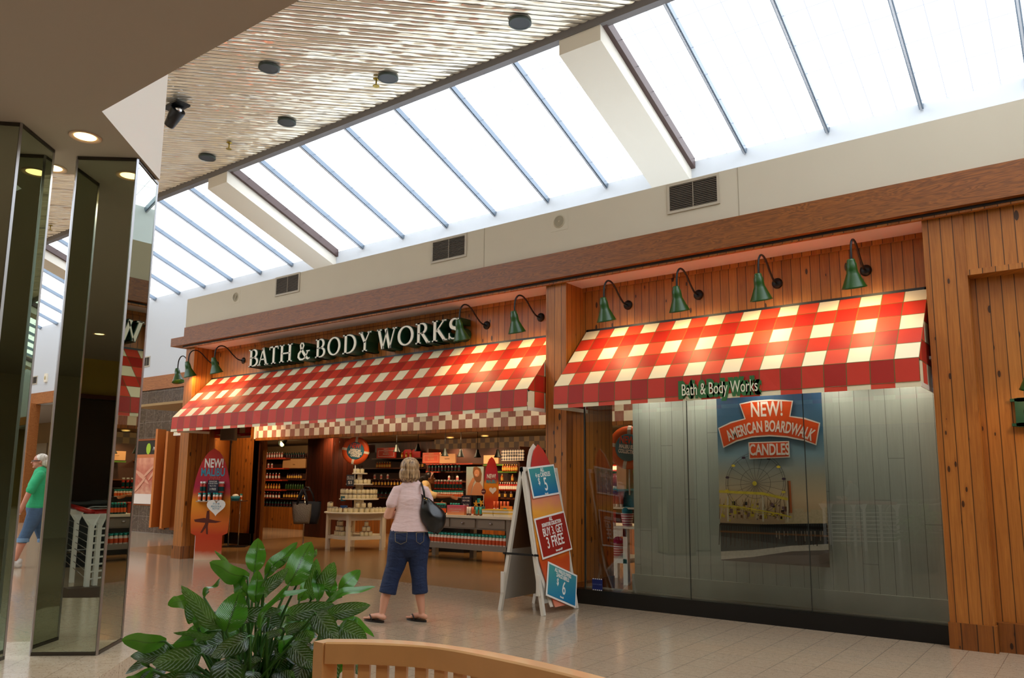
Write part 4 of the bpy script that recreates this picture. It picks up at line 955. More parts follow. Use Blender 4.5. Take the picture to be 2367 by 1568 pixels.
# ---- tote bags on a chrome stand
tb = ony(700, 1262, 10.6); tb.z = 0; t = thing('bag_stand', 'slim chrome stand holding tote bags in the entrance', 'stand', tb)
MB().lathe([(.14, 0), (.14, .012), (.02, .02)], chrome, n=24).build('base', t); MB().tube([(0, 0, .01), (0, 0, 1.22)], .012, chrome, 10).build('pole', t); MB().bar((-.1, -.07, 1.2), (.1, .07, 1.2), .015, .015, chrome).build('crossbar', t)
def tote(name, lab, loc, w_, h_, d_, m_, hm, rz, hh=.3):
    t = thing(name, lab, 'bag', loc, rz); b = MB(); nn = 9; vs = []; fs = []
    for j in range(nn):
        v = j/(nn-1)
        for k in range(20):
            a = 2*PI*k/20; cx_ = abs(math.cos(a))**.6*math.copysign(1, math.cos(a)); sy = abs(math.sin(a))**.6*math.copysign(1, math.sin(a))
            ww = w_/2*(1-.22*(1-v)**2-.05*v)*(1+.02*math.sin(9*a+v*5)); dd = d_/2*(1-.75*v**2)*(1+.08*math.sin(5*a+v*7))
            vs.append((cx_*ww, sy*dd, v*h_*(1+.02*math.sin(a*3))))
        if j: fs += [((j-1)*20+k, (j-1)*20+(k+1) % 20, j*20+(k+1) % 20, j*20+k) for k in range(20)]
    fs.append(tuple(range(20))[::-1]); b.add(vs, fs, m_, True); b.build('bag_body', t)
    for s_ in (-1, 1):
        pts = [(-w_*.25, s_*.02, h_-.02), (-w_*.18, s_*.03, h_+hh*.5), (-w_*.05, s_*.02, h_+hh), (w_*.05, s_*.02, h_+hh), (w_*.18, s_*.03, h_+hh*.5), (w_*.25, s_*.02, h_-.02)]
        MB().tube(pts, [(.02, .006)]*6, hm, 8).build('handle', t)
    return t
nb = mat('navy_canvas', '0d1424', .6, bump=.3); gl = mat('silver_glitter', '8d8478', .35, .7, bump=1., bscale=60)
tote('tote_bag', 'dark navy tote bag hanging on the bag stand, behind the silver one', tb+Vector((-.06, .1, .50)), .62, .46, .26, nb, nb, PI/4)
tote('tote_bag', 'silver glitter tote bag with navy handles hanging on the bag stand', tb+Vector((.10, -.14, .52)), .40, .40, .16, gl, nb, PI/4)

# ---- grey worktable
Yt = 10.8; xa = ony(958, 1200, Yt).x; xb = ony(1180, 1205, Yt).x
t = thing('display_table', 'long grey worktable with drawers and a cream top, right of the woman', 'table', (xa, Yt, 0)); wd = xb-xa; hz = .80
MB().box((-.03, -.03, hz-.045), (wd+.03, .62, hz), cream).build('table_top', t)
for x in (0, wd-.09):
    for y in (0, .5): MB().box((x, y, 0), (x+.09, y+.09, hz-.045), greypaint).build('leg', t)
MB().box((.09, .015, hz-.24), (wd-.09, .06, hz-.045), greypaint).build('apron', t)
for x0, x1 in ((.14, ony(1040, 1215, Yt).x-xa-.02), (ony(1041, 1215, Yt).x-xa+.02, ony(1100, 1215, Yt).x-xa-.02), (ony(1103, 1215, Yt).x-xa+.02, wd-.12)):
    d = MB().box((x0, -.005, hz-.21), (x1, .02, hz-.065), mat('grey_drawer', '857b6e', .5)).build('drawer', t)
    MB().ball(((x0+x1)/2, -.02, hz-.13), (.035, .02, .02), steel, 12).build('knob', d)
MB().box((0.02, .02, .24), (wd-.02, .56, .28), greypaint).build('lower_shelf', t); MB().box((.02, 0, .2), (wd-.02, .03, .29), greypaint).build('shelf_rail', t)
for x in (wd*.42, wd*.78): MB().box((x, .49, 0), (x+.09, .58, hz-.1), greypaint).build('leg', t)
lot = lambda: bottle(.036, .19, whiteb, teal, mat('lotion_orange', 'd2552a', .4), neck=.7, name='lotion_bottle')
nb_ = 25
for r_, lb in enumerate(('front', 'second', 'third')):
    for k in range(nb_):
        place('lot', lot, (xa+.13+(wd-.26)*(k+.5)/nb_, Yt+.08+r_*.09, .28), 'white teal-capped lotion bottle, %s row on the lower shelf of the grey table' % lb, 'bottle', '%s row of lotion bottles on the lower shelf' % lb)
def onT(px, py, y=Yt+.15): p = ony(px, py, y); return Vector((p.x, y, hz))
# riser and bottles
ra = ony(1001, 1150, 12.0).x; rb = ony(1074, 1150, 12.0).x; zr1 = ony(1035, 1151, 12.1).z; zr2 = ony(1035, 1132, 12.35).z
rz_ = thing('display_riser', 'dark stepped stand of bottle rows behind the grey table', 'display stand', (ra, 12.0, 0))
MB().box((-.5, .25, 0), (rb-ra+.1, .45, zr2), black).build('upper_step', rz_); MB().box((-.15, 0, 0), (rb-ra, .25, zr1), black).build('lower_step', rz_)
sun = lambda: bottle(.027, .2, mat('sunset_bottle', 'c0392a', .3), whitepaint, dkbottle, neck=.8, name='spray_bottle')
def rowT(key, mk, px0, px1, n, y, z, lab, cat, grp, py=1150):
    a_ = ony(px0, py, y).x; b2 = ony(px1, py, y).x
    for k in range(n): place(key, mk, (a_+(b2-a_)*(k+.5)/n, y, z), lab, cat, grp)
rowT('sun', sun, 1003, 1068, 9, 12.35, zr2, 'dark green and red spray bottle in the highest row behind the grey table', 'bottle', 'highest row of spray bottles')
tl = lambda: bottle(.025, .14, whiteb, teal, orange, neck=.8, name='lotion_bottle')
rowT('tl', tl, 1001, 1070, 15, 12.1, zr1, 'small white bottle with teal cap on the step of the riser', 'bottle', 'teal capped bottles on the riser step')
rd = lambda: bottle(.033, .2, mat('deep_orange_bottle', 'a03a18', .3), redb, None, neck=.9, name='lotion_bottle')
rowT('rd', rd, 997, 1030, 4, Yt+.32, hz, 'tall dark orange bottle standing before the riser', 'bottle', 'dark orange bottles before the riser')
tk_ = lambda: bottle(.028, .2, dkbottle, teal, orange, neck=.6, name='lotion_bottle')
rowT('tk', tk_, 1006, 1031, 5, Yt+.1, hz, 'dark bottle with teal cap at the front left of the grey table', 'bottle', 'dark teal capped bottles at the front left')
rowT('tk', tk_, 1040, 1064, 4, Yt+.3, hz, 'dark bottle with teal cap behind the pink sign box', 'bottle', 'dark bottles behind the pink sign box')
def tubeobj(c1, c2):
    b = MB(); b.tube([(0, 0, .03), (0, 0, .08), (0, 0, .15)], [(.022, .022), (.024, .018), (.03, .003)], c1, 12); o = b.build('cream_tube'); MB().lathe([(.02, 0), (.02, .03)], c2, n=12).build('cap', o); return o
for key, c1, c2, px0, px1, n, y, lab, grp in (('tu1', whiteb, mat('brown_cap', '6a4030', .4), 1079, 1090, 2, Yt+.08, 'white squeeze tube with brown cap in front of the bucket', 'white tubes before the bucket'), ('tu2', orange, whiteb, 1089, 1098, 1, Yt+.05, 'single orange and yellow squeeze tube at the front of the grey table', 'orange tube at the front'), ('tu3', teal, mat('brown_cap', '6a4030', .4), 1098, 1116, 2, Yt+.06, 'teal squeeze tube with brown cap beside the white boxes', 'teal tubes beside the boxes'), ('tu2', orange, whiteb, 1139, 1178, 5, Yt+.45, 'orange squeeze tube in the back right display box', 'orange tubes at the back right')):
    rowT(key, (lambda c1=c1, c2=c2: tubeobj(c1, c2)), px0, px1, n, y, hz if y < Yt+.4 else hz+.1, lab, 'tube', grp)
def boxth(name, lab, cat, px0, px1, y, h, d, m_, z=hz, py=1190, lm=None):
    a_ = ony(px0, py, y).x; b2 = ony(px1, py, y).x; t = thing(name, lab, cat, ((a_+b2)/2, y, z)); w_ = (b2-a_)/2
    MB().box((-w_, 0, 0), (w_, d, h), m_).build('body', t)
    if lm: MB().box((-w_-.003, -.003, h*.7), (w_+.003, d+.003, h+.003), lm).build('lid', t)
    return t, w_
def grad(name, stops, axis=2, lo=0., hi=1., rough=.45, noise_=0.):
    k = NT(name); s_ = k.xyz(); v = k.ma('DIVIDE', k.ma('SUBTRACT', s_[axis], lo), hi-lo)
    if noise_:
        n = k.n('TexNoise', {'Vector': k.tc, 'Scale': 5., 'Detail': 4.}).outputs['Fac']; v = k.ma('ADD', v, k.ma('MULTIPLY', k.ma('SUBTRACT', n, .5), noise_))
    return k.set(col=k.ramp(v, [(p, hexc(c)) for p, c in stops]), rough=rough)
pk, _w = boxth('sign_box', 'pink and orange sign box at the front of the grey table', 'sign', 1033, 1073, Yt+.04, .17, .12, grad('pink_sunset', [(0, 'e8a05a'), (.5, 'e8786a'), (1, 'd8587a')], 2, 0, .17))
text('LOVE IS A BEACH HUT', .028, white, pk, (0, -.003, .1), depth=.0005); text('sun sand and sparkle', .022, white, pk, (0, -.003, .06), depth=.0005)
yb_ = mat('white_box', 'e6e0d0', .5); yl = mat('yellow_lid', 'e0b83a', .5)
for k, (q0, q1) in enumerate(((1114, 1140), (1140, 1176))): 
    boxth('gift_box', 'white gift box with yellow rim, %s of the lower pair at the table edge' % ('left', 'right')[k], 'box', q0+1, q1-1, Yt+.04, .055, .2, yb_, hz, 1195, yl)
    boxth('gift_box', 'white gift box with yellow rim, %s of the upper pair at the table edge' % ('left', 'right')[k], 'box', q0, q1-1, Yt+.04, .055, .2, yb_, hz+.06, 1195, yl)
pb, _w = boxth('sale_card', 'dark navy card with white writing standing in the middle of the grey table', 'sign', 1066, 1088, Yt+.28, .34, .02, navy)
for s_, sz, dz in (('ALL SIGNATURE', .035, .3), ('BODY CARE', .045, .25), ('Buy 3, Get', .045, .18), ('3 FREE', .08, .09)): text(s_, sz, white, pb, (0, -.003, dz), depth=.0005, sx=.68)
ob, _w = boxth('display_box', 'orange red display box at the right end of the grey table', 'box', 1139, 1180, Yt+.42, .1, .22, mat('orange_box', 'd2402a', .45))
pc, _w = boxth('picture_block', 'orange block with a teal swirl at the right end of the grey table', 'box', 1156, 1178, Yt+.28, .17, .08, grad('orange_pic', [(0, 'd8702a'), (1, 'f08a30')], 2, 0, .17), hz)
MB().strokes([(arc(0, .075, .05, .05, .3, 5.2, 14), [.03]*15)], .004, teal, Matrix(((1, 0, 0, 0), (0, 0, -1, -.001), (0, 1, 0, 0), (0, 0, 0, 1)))).build('printed_swirl', pc)
bp = onT(1105, 1170, Yt+.25); t = thing('starfish_bucket', 'straw bucket with a teal band and yellow starfish on the grey table', 'bucket', bp)
MB().lathe([(.1, 0), (.13, .15)], mat('straw'), n=24).build('bucket', t); MB().lathe([(.123, .10), (.133, .155)], mat('teal_band', '2a7a80', .5), n=24, cap=False).build('band', t)
star = mat('starfish', 'e0a82a', .6)
for (x, z, a0) in ((-.04, .2, .3), (.08, .22, .8)):
    o = MB(); pts = []
    for k in range(10): r = .065 if k % 2 == 0 else .022; a = a0+k*PI/5; pts.append((x+r*math.cos(a), -.02, z+r*math.sin(a)))
    o.prism(pts, (0, .02, 0), star); o.build('starfish', t)
MB().box((-.01, -.01, .22), (.06, 0, .3), teal).build('tag', t)
# poster of a woman resting on her hand
sky1 = grad('poster_sky', [(0, 'c9a78c'), (.35, 'cfc0aa'), (1, '9fc0bc')], 2, 0, .6)
skin1 = mat('print_skin', 'd08a5c', .5); hair1 = mat('print_hair', '8a5830', .5); bg1 = ony(1077, 1145, Yt+.5); bg2 = ony(1118, 1079, Yt+.5)
t = thing('beach_poster', 'upright poster of a smiling woman with long hair behind the grey table', 'poster', (bg1.x, Yt+.5, bg1.z)); w_ = bg2.x-bg1.x; h_ = bg2.z-bg1.z
MB().box((0, 0, 0), (w_, .012, h_), sky1).build('sheet', t)
MB().box((w_*.4, .012, hz-bg1.z), (w_*.6, .03, 0.1), blackm).build('easel', t)
def flat(poly, m_, parent, name, y=-.001, d=.001): return MB().prism([(x*w_, y, z*h_) for x, z in poly], (0, -d, 0), m_).build(name, parent)
flat([(.42, .98), (.6, 1), (.82, .93), (.9, .75), (.86, .5), (.72, .42), (.6, .45), (.45, .6), (.38, .8)], hair1, t, 'printed_hair')
flat(arc(.62, .77, .15, .13, 0, 2*PI, 18), skin1, t, 'printed_face', -.003)
flat([(.08, .0), (.12, .3), (.3, .52), (.4, .62), (.48, .6), (.5, .5), (.42, .42), (.3, .1), (.28, 0)], skin1, t, 'printed_arm', -.004)
flat([(.3, 0), (.42, .3), (.6, .46), (.8, .44), (.95, .3), (.98, 0)], skin1, t, 'printed_shoulder', -.002)
flat(arc(.6, .715, .05, .02, PI, 2*PI, 8), white, t, 'printed_smile', -.005)
# surfboards
SUNSET = [(0, 'e8c8a8'), (.08, 'c84a20'), (.22, 'c23a10'), (.40, 'e07a1c'), (.52, 'e8941e'), (.60, 'b8382e'), (.66, 'a81a3c'), (.78, 'b4202c'), (1, 'c43018')]
def board_outline(w_, h_, z0=0., base=.0, n=26, top=.55):
    pts = []
    for i in range(n+1):
        v = i/n; zz = z0+(h_-z0)*v; q = zz/h_
        pts.append((w_/2*max(.0, (1-max(0, (q-.42)/.58)**2.4))**.62*(1-.35*max(0, (.42-q)/.42)**2), zz))
    return [(x, z) for x, z in pts]+[(-x, z) for x, z in pts[::-1][1:]]
inner = ony(1131, 1170, Yt+.45); ih = ony(1127, 1054, Yt+.45).z-hz-.02
t = thing('small_surfboard', 'small surfboard shaped sign reading new, standing upright on the grey table', 'surfboard sign', (inner.x, Yt+.5, hz+.0), .5)
MB().prism([(x, 0, z) for x, z in board_outline(.27, ih)], (0, .02, 0), grad('sunset_small', SUNSET, 2, 0, ih, noise_=.08), mt2=None).build('board', t, fix=True)
text('NEW!', .11, white, t, (0, -.003, ih*.66), sx=.6, depth=.0006, offset=.003); text('MALIBU', .09, mat('malibu_teal', '3a9aa8', .5), t, (0, -.003, ih*.57), sx=.6, depth=.0006, offset=.003)
def heart(parent, x, z, s, y=-.006, m_=None, name='paper_heart'):
    pts = []
    for k in range(28):
        a = 2*PI*k/28; pts.append((x+s*.062*16*math.sin(a)**3, y, z+s*.062*(13*math.cos(a)-5*math.cos(2*a)-2*math.cos(3*a)-math.cos(4*a))))
    return MB().prism(pts, (0, -.003, 0), m_ or white).build(name, parent, fix=True)
heart(t, .03, ih*.42, .07)
t = thing('round_tag', 'round dark red tag reading new, on a stick before the small surfboard', 'sign', (ony(1118, 1150, Yt+.35).x, Yt+.35, hz)); MB().lathe([(.05, 0), (.05, .01)], mat('maroon', '5a1420', .5), c=(0, 0, 0), T=Matrix.Translation((0, 0, .42)) @ Matrix.Rotation(PI/2, 4, 'X'), n=24).build('disc', t); MB().tube([(0, 0, 0), (0, 0, .38)], .004, white, 6).build('stick', t); text('NEW!', .03, white, t, (0, -.012, .42), depth=.0005)

# ---- big surfboard display at the left pilaster
sb = Vector((-12.92, 8.07, 0)); rzs = math.atan2(.0-12.92, 8.07)+PI/2+PI/2  # faces the mall
rzs = math.radians(46)
t = thing('surfboard_display', 'tall sunset coloured surfboard display reading new Malibu heat, beside the left pilaster', 'display stand', sb, rzs)
H1 = 1.96
pts = board_outline(.66, H1, .40)
g1 = grad('sunset_big', SUNSET, 2, 0, H1, noise_=.06)
poly = [(.225, 0), (.225, .42)]+[(x, z) for x, z in pts if z > .42]+[(-.225, .42), (-.225, 0)]
MB().prism([(x, 0, z) for x, z in poly], (0, .03, 0), g1).build('board', t, fix=True)
MB().box((-.24, .03, 0), (.24, .3, .012), whitepaint).build('foot', t); MB().prism([(-.24, .03, .0), (-.24, .28, .0), (-.24, .03, .75)], (.01, 0, 0), whitepaint).build('side_brace', t, fix=True)
text('NEW!', .22, white, t, (0.01, -.003, 1.69), sx=.58, depth=.001, offset=.006); text('MALIBU', .2, mat('malibu_blue', '3f8fa8', .5), t, (0, -.003, 1.53), sx=.6, depth=.001, offset=.004); text('heat', .12, mat('heat_red', 'd05a4a', .5), t, (.03, -.003, 1.435), sx=.9, depth=.001, shear=.4)
dk = mat('print_dark', '5a1c0c', .5)
MB().prism([(-.27, -.001, .70), (-.1, -.001, .73), (.1, -.001, .68), (.2, -.001, .665), (.1, -.001, .64), (-.1, -.001, .645), (-.25, -.001, .66)], (0, -.002, 0), dk).build('printed_board', t, fix=True)
MB().prism([(-.06, -.003, .85), (-.02, -.003, .86), (-.01, -.003, .72), (-.03, -.003, .58), (-.02, -.003, .44), (-.05, -.003, .45), (-.06, -.003, .56), (-.12, -.003, .47), (-.15, -.003, .47), (-.08, -.003, .62)], (0, -.001, 0), dk).build('printed_surfer', t, fix=True)
MB().box((-.23, -.13, 1.015), (.22, 0, 1.03), mat('clear_shelf', 'b8a89a', .2)).build('ledge', t)
heart(t, .12, .93, .16, -.15)
for s_, dz in (("IT'S THE", .045), ('BEACH IN A', 0), ('BOTTLE', -.04)): text(s_, .045, mat('malibu_blue'), t, (.12, -.155, .935+dz), sx=.7, depth=.0005)
MB().box((-.06, -.075, 1.17), (.12, -.06, 1.395), navy).build('sale_card', t)
for s_, sz, dz in (('SIGNATURE', .035, 1.37), ('COLLECTION', .035, 1.335), ('Buy 3, Get', .035, 1.295), ('3 FREE', .055, 1.235)): text(s_, sz, white, t, (.03, -.077, dz), sx=.72, depth=.0005)
MB().box((-.2, -.06, 1.03), (.2, -.0, 1.17), mat('riser_dark', '1c1410', .4)).build('back_step', t)
Ms = Matrix.Translation(sb) @ Matrix.Rotation(rzs, 4, 'Z')
for k, x in enumerate((-.18, -.10, -.02, .07, .12, .18)):
    place('tl', tl, Ms @ Vector((x, -.095, 1.03)), 'small teal capped bottle in the front row on the surfboard ledge', 'bottle', 'front row on the surfboard ledge')
for k, x in enumerate((-.17, -.12, .13, .16, .19)):
    place('sun', sun, Ms @ Vector((x, -.03, 1.17)), 'tall spray bottle in the back row on the surfboard ledge', 'bottle', 'back row on the surfboard ledge')
# chrome two pole stand with a tray
st = Vector((-15.05, 9.95, 0)); t = thing('tester_stand', 'two pole chrome stand with a tray and teal bowl right of the surfboard', 'stand', st, .8)
MB().box((-.22, -.18, 0), (.3, .18, .012), blackm).build('base', t)
for x in (-.08, .12): MB().tube([(x, 0, .01), (x, 0, .95)], .012, chrome, 10).build('pole', t)
MB().box((-.2, -.1, .95), (.25, .1, .965), steel).build('tray', t)
place('tl', tl, st+Vector((.05, .12, .965)), 'white bottle with teal cap standing on the tray of the chrome stand', 'bottle', 'bottles on the chrome stand')
p = st+Vector((.02, .0, .965)); t = thing('teal_basket', 'small teal basket with towels on the chrome stand', 'basket', p, .8); MB().lathe([(.08, 0), (.1, .09)], mat('teal_cloth', '1a6f80', .7, bump=.4), n=16).build('basket', t); MB().ball((0, 0, .1), (.07, .06, .04), whiteb, 12).build('towel', t)
# grey speaker box under the awning
q = ony(529, 1002, 9.0); t = thing('speaker_box', 'small grey box mounted under the left part of the long awning', 'speaker', q, .7); MB().box((-.14, -.08, -.14), (.14, .08, .13), mat('box_grey', 'a09c90', .6)).build('housing', t); MB().box((-.02, -.02, .13), (.02, .02, 2.9-q.z), blackm).build('bracket', t); MB().box((-.12, -.084, -.12), (.12, -.08, .08), mat('box_mesh', '8a867a', .7, bump=.6, bscale=200)).build('grille', t)

# ---- goods seen through the left strip of the display window
Yv = 9.75
xa2 = ony(1385, 1200, Yv).x; xb2 = ony(1448, 1200, Yv).x
zt_ = ony(1430, 1217, Yv).z
t = thing('window_table', 'cream painted table seen through the display window', 'table', (xa2, Yv, 0)); wd = xb2-xa2
MB().box((-.2, -.03, zt_-.03), (wd+.25, .75, zt_), cream).build('table_top', t)
for x in (-.15, wd-.06):
    for y in (0, .65): MB().box((x, y, 0), (x+.07, y+.07, zt_-.03), cream).build('leg', t)
MB().box((-.15, 0, zt_-.14), (wd, .03, zt_-.03), cream).build('apron', t); zl = ony(1430, 1292, Yv).z
MB().box((-.15, 0, zl-.06), (wd, .7, zl), cream).build('lower_shelf', t)
zs2 = ony(1430, 1173, Yv).z; zs3 = ony(1440, 1131, Yv+.1).z
t = thing('shelf_riser', 'cream and teal riser on the table seen through the display window', 'display stand', (xa2, Yv, zt_))
MB().box((-.2, 0, zs2-zt_-.025), (wd+.2, .3, zs2-zt_), cream).build('shelf', t); MB().box((-.2, .02, 0), (-.17, .3, zs3-zt_), cream).build('end_panel', t); MB().box((wd+.15, .02, 0), (wd+.18, .3, zs3-zt_), cream).build('end_panel', t)
MB().box((wd*.2, .0, zs3-zt_-.02), (wd+.2, .3, zs3-zt_), mat('teal_shelf', '2a8a90', .4)).build('upper_shelf', t); MB().box((wd*.6, .05, zs3-zt_), (wd*.95, .25, zs3-zt_+.38), peach).build('pedestal', t)
rtube = lambda: tubeobj(mat('red_tube', 'b83a2a', .4), whiteb)
def rowV(px0, px1, n, z, lab, grp, sc=1.):
    for k in range(n):
        p = ony(px0+(px1-px0)*(k+.5)/n, 1200, Yv+.08); o = place('rtube', rtube, (p.x, Yv+.08, z), lab, 'tube', grp); o.scale = (1.3, 1.3, 1.45*sc)
rowV(1403, 1442, 4, zs2, 'red squeeze tube on the upper board behind the window', 'red tubes on the upper board behind the window'); rowV(1399, 1426, 2, zt_, 'red squeeze tube on the table top behind the window', 'red tubes on the table top behind the window')
rowV(1420, 1434, 3, zs3, 'slim red bottle on the teal board behind the window', 'slim red bottles on the teal board')
stripe = gingham('pink_stripe', 'e8c0c8', 'b83a5a', .05)
def strw():
    k = NT('pink_stripes'); x, y, z = k.xyz(); a = k.ma('GREATER_THAN', k.ma('FRACT', k.ma('DIVIDE', z, .034)), .5); return k.set(col=k.mix(a, hexc('efd4d0'), hexc('b03a50')), rough=.5)
stripe = strw()
for (px, y, z, fill, lab) in ((1450, Yv+.05, zt_, mat('teal_pouf', '1a7a8c', .9, bump=1.), 'striped bucket with a teal bath pouf behind the window'), (1428, Yv+.3, zl, mat('magenta_pouf', 'b0206a', .9, bump=1.), 'striped bucket with a magenta bath pouf on the low shelf behind the window'), (1405, Yv+.3, zl, mat('plum_pouf', '4a3050', .9), 'striped bucket at the left of the low shelf behind the window')):
    p = ony(px, 1200, y); t = thing('striped_bucket', lab, 'bucket', (p.x, y, z)); MB().lathe([(.065, 0), (.09, .18)], stripe, n=22).build('bucket', t); MB().ball((0, 0, .21), (.075, .075, .07), fill, 14).build('bath_pouf', t)
p = ony(1460, 1165, Yv+.3); t = thing('teal_bag', 'teal gift bag behind the window, cut off by the board partition', 'bag', (p.x, Yv+.2, zs2)); MB().box((-.15, -.06, 0), (.15, .06, .26), mat('teal_cloth')).build('bag_body', t)
c_ = ony(1453, 1035, 9.6); lifebuoy(c_, .30, 'orange lifebuoy sign half hidden behind the board partition in the window', [('NEW!', .5, .32, rt_), ('MALIBU SUN', .24, .02, white), ('COLLECTION', .24, -.2, white)], .15)
boxsign(1397, 1440, 1047, 1068, 13.2, gy_, 'yellow and black gingham sign seen through the display window', [('TRUE BLUE SPA', .22, 0)], black, False)
shelving(1380, 1470, 13.3, [(1380, 1470, 1090, greenedge), (1380, 1470, 1112, None), (1380, 1470, 1135, None)], 'dark shelves far behind the display window strip', ztop=2.3)
row(1398, 1440, 1090, 13.3, 8, 'red', 'on the far shelf seen through the window'); row(1398, 1440, 1135, 13.3, 8, 'amber', 'on the lower far shelf seen through the window')
# ================================================================ FAR LEFT: neighbour shop front, far end
def U(px, py, y): return ony(px, py, y)
for i, (p0, p1, lab) in enumerate((((358, 995), (381, 995), 'tall orange wooden fin panel beside the hands poster'), ((381, 1000), (408, 1000), 'tall orange wooden fin panel nearer the shop pilaster'))):
    a_ = U(*p0, 11.0); b2 = U(*p1, 11.0); t = thing('wooden_fin', lab, 'panel', (a_.x+.42, 11.04, .18))
    MB().prism([(0, 0, 0), (.16, -.32, 0), (.22, -.30, 0), (.06, .02, 0)], (0, 0, a_.z-.18), mat('fin_orange', 'c87430', .4)).build('board', t, fix=True)
    MB().box((.05, -.0, -.06), (.3, .03, a_.z-.3), mat('fin_dark', '8a4416', .4)).build('back_board', t)
fr_ = mat('fin_dark')
a_ = U(316, 1022, YF-.02); b2 = U(378, 1168, YF-.02)
struct(MB().box((a_.x-.25, YF-.03, b2.z-.03), (b2.x+.5, YF, b2.z), fr_).build('trim_20')); struct(MB().box((a_.x-.25, YF-.03, a_.z+.02), (b2.x+.5, YF, a_.z+.07), fr_).build('trim_21'))
c1 = U(318, 1025, YF-.04); c2 = U(376, 1050, YF-.04); t = thing('spa_sign', 'dark sign with a lime green round mark and white script above the hands poster', 'sign', (c1.x, YF-.04, c2.z))
MB().box((0, 0, 0), (c2.x-c1.x+.5, .03, c1.z-c2.z+.05), mat('sign_black', '15100e', .4)).build('board', t); q = U(344, 1038, YF-.04)
MB().lathe([(.0, 0), (.11, 0), (.11, .01)], mat('lime', 'a4c82a', .5), T=Matrix.Translation((q.x-c1.x, -.001, q.z-c2.z)) @ Matrix.Rotation(PI/2, 4, 'X') @ Matrix.Diagonal((1, 1.35, 1, 1)), n=24).build('round_mark', t); text('Massage Services', .14, white, t, (q.x-c1.x+.62, -.003, q.z-c2.z), sx=.85, shear=.4, depth=.001)
d1 = U(303, 1052, YF-.04); d2 = U(374, 1167, YF-.04); t = thing('spa_poster', 'white framed poster of hands massaging a hand, on the dark marble wall', 'poster', (d1.x-.3, YF-.05, d2.z)); w_ = d2.x-d1.x+.55; h_ = d1.z-d2.z
MB().box((0, 0, 0), (w_, .03, h_), mat('poster_white', 'e6d8cc', .4)).build('sheet', t); MB().box((0, -.002, h_*.93), (w_, 0, h_), mat('poster_band', 'c8703a', .5)).build('printed_band', t)
MB().box((w_*.1, -.002, h_*.2), (w_*.95, 0, h_*.93), grad('warm_photo', [(0, 'e0b090'), (.5, 'b85a44'), (1, 'e09a7a')], 2, 0, h_, noise_=.9)).build('printed_photo', t)
hk = mat('print_hand', 'd89a7c', .5)
for fi, (x, z, a, l) in enumerate(((.35, .62, -.5, .30), (.42, .55, -.6, .26), (.5, .48, -.7, .24), (.58, .66, .8, .34), (.66, .6, 1., .3), (.4, .38, .9, .4))):
    dx, dz = math.cos(a)*l*w_*.5, math.sin(a)*l*h_*.5; o = MB(); pts = [(x*w_+dx*math.cos(q)+.045*math.sin(q)*-math.sin(a), -.004-.002*fi, z*h_+dz*math.cos(q)+.045*math.sin(q)*math.cos(a)) for q in (2*PI*k/14 for k in range(14))]
    o.prism(pts, (0, -.001, 0), hk).build('printed_finger', t, fix=True)
# far end, between the mirrored columns
p0 = U(40, 1178, 14.9); struct(MB().box((ony(50, 1100, 11.05).x-.12, 10.9, 0), (ony(50, 1100, 11.05).x+.55, 11.2, 3.85), oak_post).build('wall_post'))
q = U(66, 1062, 15.4); t = thing('wall_notice', 'beige lettered notice board on the dark far wall between the mirrored columns', 'sign', (q.x, 15.45, q.z)); MB().box((-2.2, 0, -.55), (1.6, .04, .7), mat('notice_beige', '9a8c74', .6)).build('board', t)
for k, s_ in enumerate(('sign up to', 'make it all easy', 'register now', 'come play')): text(s_, .26, mat('notice_text', '5a5044', .6), t, (-.2, -.003, .42-k*.27), depth=.001)
t = thing('wooden_chair', 'small wooden chair far away beyond the post between the columns', 'chair', (ony(72, 1150, 13.).x, 13., 0), .4)
yc = mat('far_chair', '8a6a20', .5)
MB().box((-.22, -.22, .43), (.22, .22, .47), yc).build('seat', t); MB().box((-.22, .2, .75), (.22, .23, .95), yc).build('backrest', t)
for x in (-.2, .2):
    for y in (-.2, .2): MB().box((x-.02, y-.02, 0), (x+.02, y+.02, .43 if y < 0 else .95), yc).build('leg', t)

# ================================================================ BEHIND THE VIEWER (seen only in the mirrors)
dark = mat('black_storefront', '0a0a0b', .25)
sbox('wall_front_shop', (-9, -9, 0), (1, -8.8, 3.1), dark); sbox('wall_front_band', (-9, -9, 3.1), (1, -8.85, 3.9), mat('ochre_band', 'a8923c', .7))
sbox('trim_30', (-9, -8.8, 3.05), (1, -8.7, 3.14), mat('maroon_trim', '4a120c', .4))
railred = mat('red_handrail', 'b01810', .25)
def refl(px, py, z=0.):
    v = onz(px, py, z); a = Vector((-5.93, 2.88, 0)); q = Vector((-6.28, 2.59, 0)); d = (a-q).normalized(); n = Vector((d.y, -d.x, 0)); p = Vector((v.x, v.y, 0)); return p-2*(p-a).dot(n)*n
_c = refl(198, 1380); _e = refl(245, 1372); _f = refl(120, 1300)
_v = onz(198, 1380)
t = thing('safety_railing', 'white escalator railing with a red handrail, reflected in the mirrored column', 'railing', _c)
P0, P1, P2 = Vector((0, 0, 0)), (_e-_c).normalized()*1.5, (_f-_c).normalized()*3.2; R = t
MB().tube([P2+Vector((0, 0, 1.0)), P0+Vector((0, 0, 1.0)), P1+Vector((0, 0, 1.0))], .035, railred, 12).build('handrail', R)
MB().box((-.22, -.1, 0), (.12, .12, .12), mat('rail_base', '5a4a40', .5)).build('base', R)
for k, p in enumerate((P0+(P2*.0), P0+(P1*.08), P1*.55, P1, P2*.5, P2)):
    MB().bar(p+Vector((0, 0, 0)), p+Vector((0, 0, .85)), .05, .07, whitepaint).build('post', R)
    MB().prism([p+Vector((-.02, -.03, .82)), p+Vector((.02, .03, .82)), p+Vector((.08, .03, .98)), p+Vector((-.12, -.03, .98))], (0, .02, 0), whitepaint).build('bracket', R)
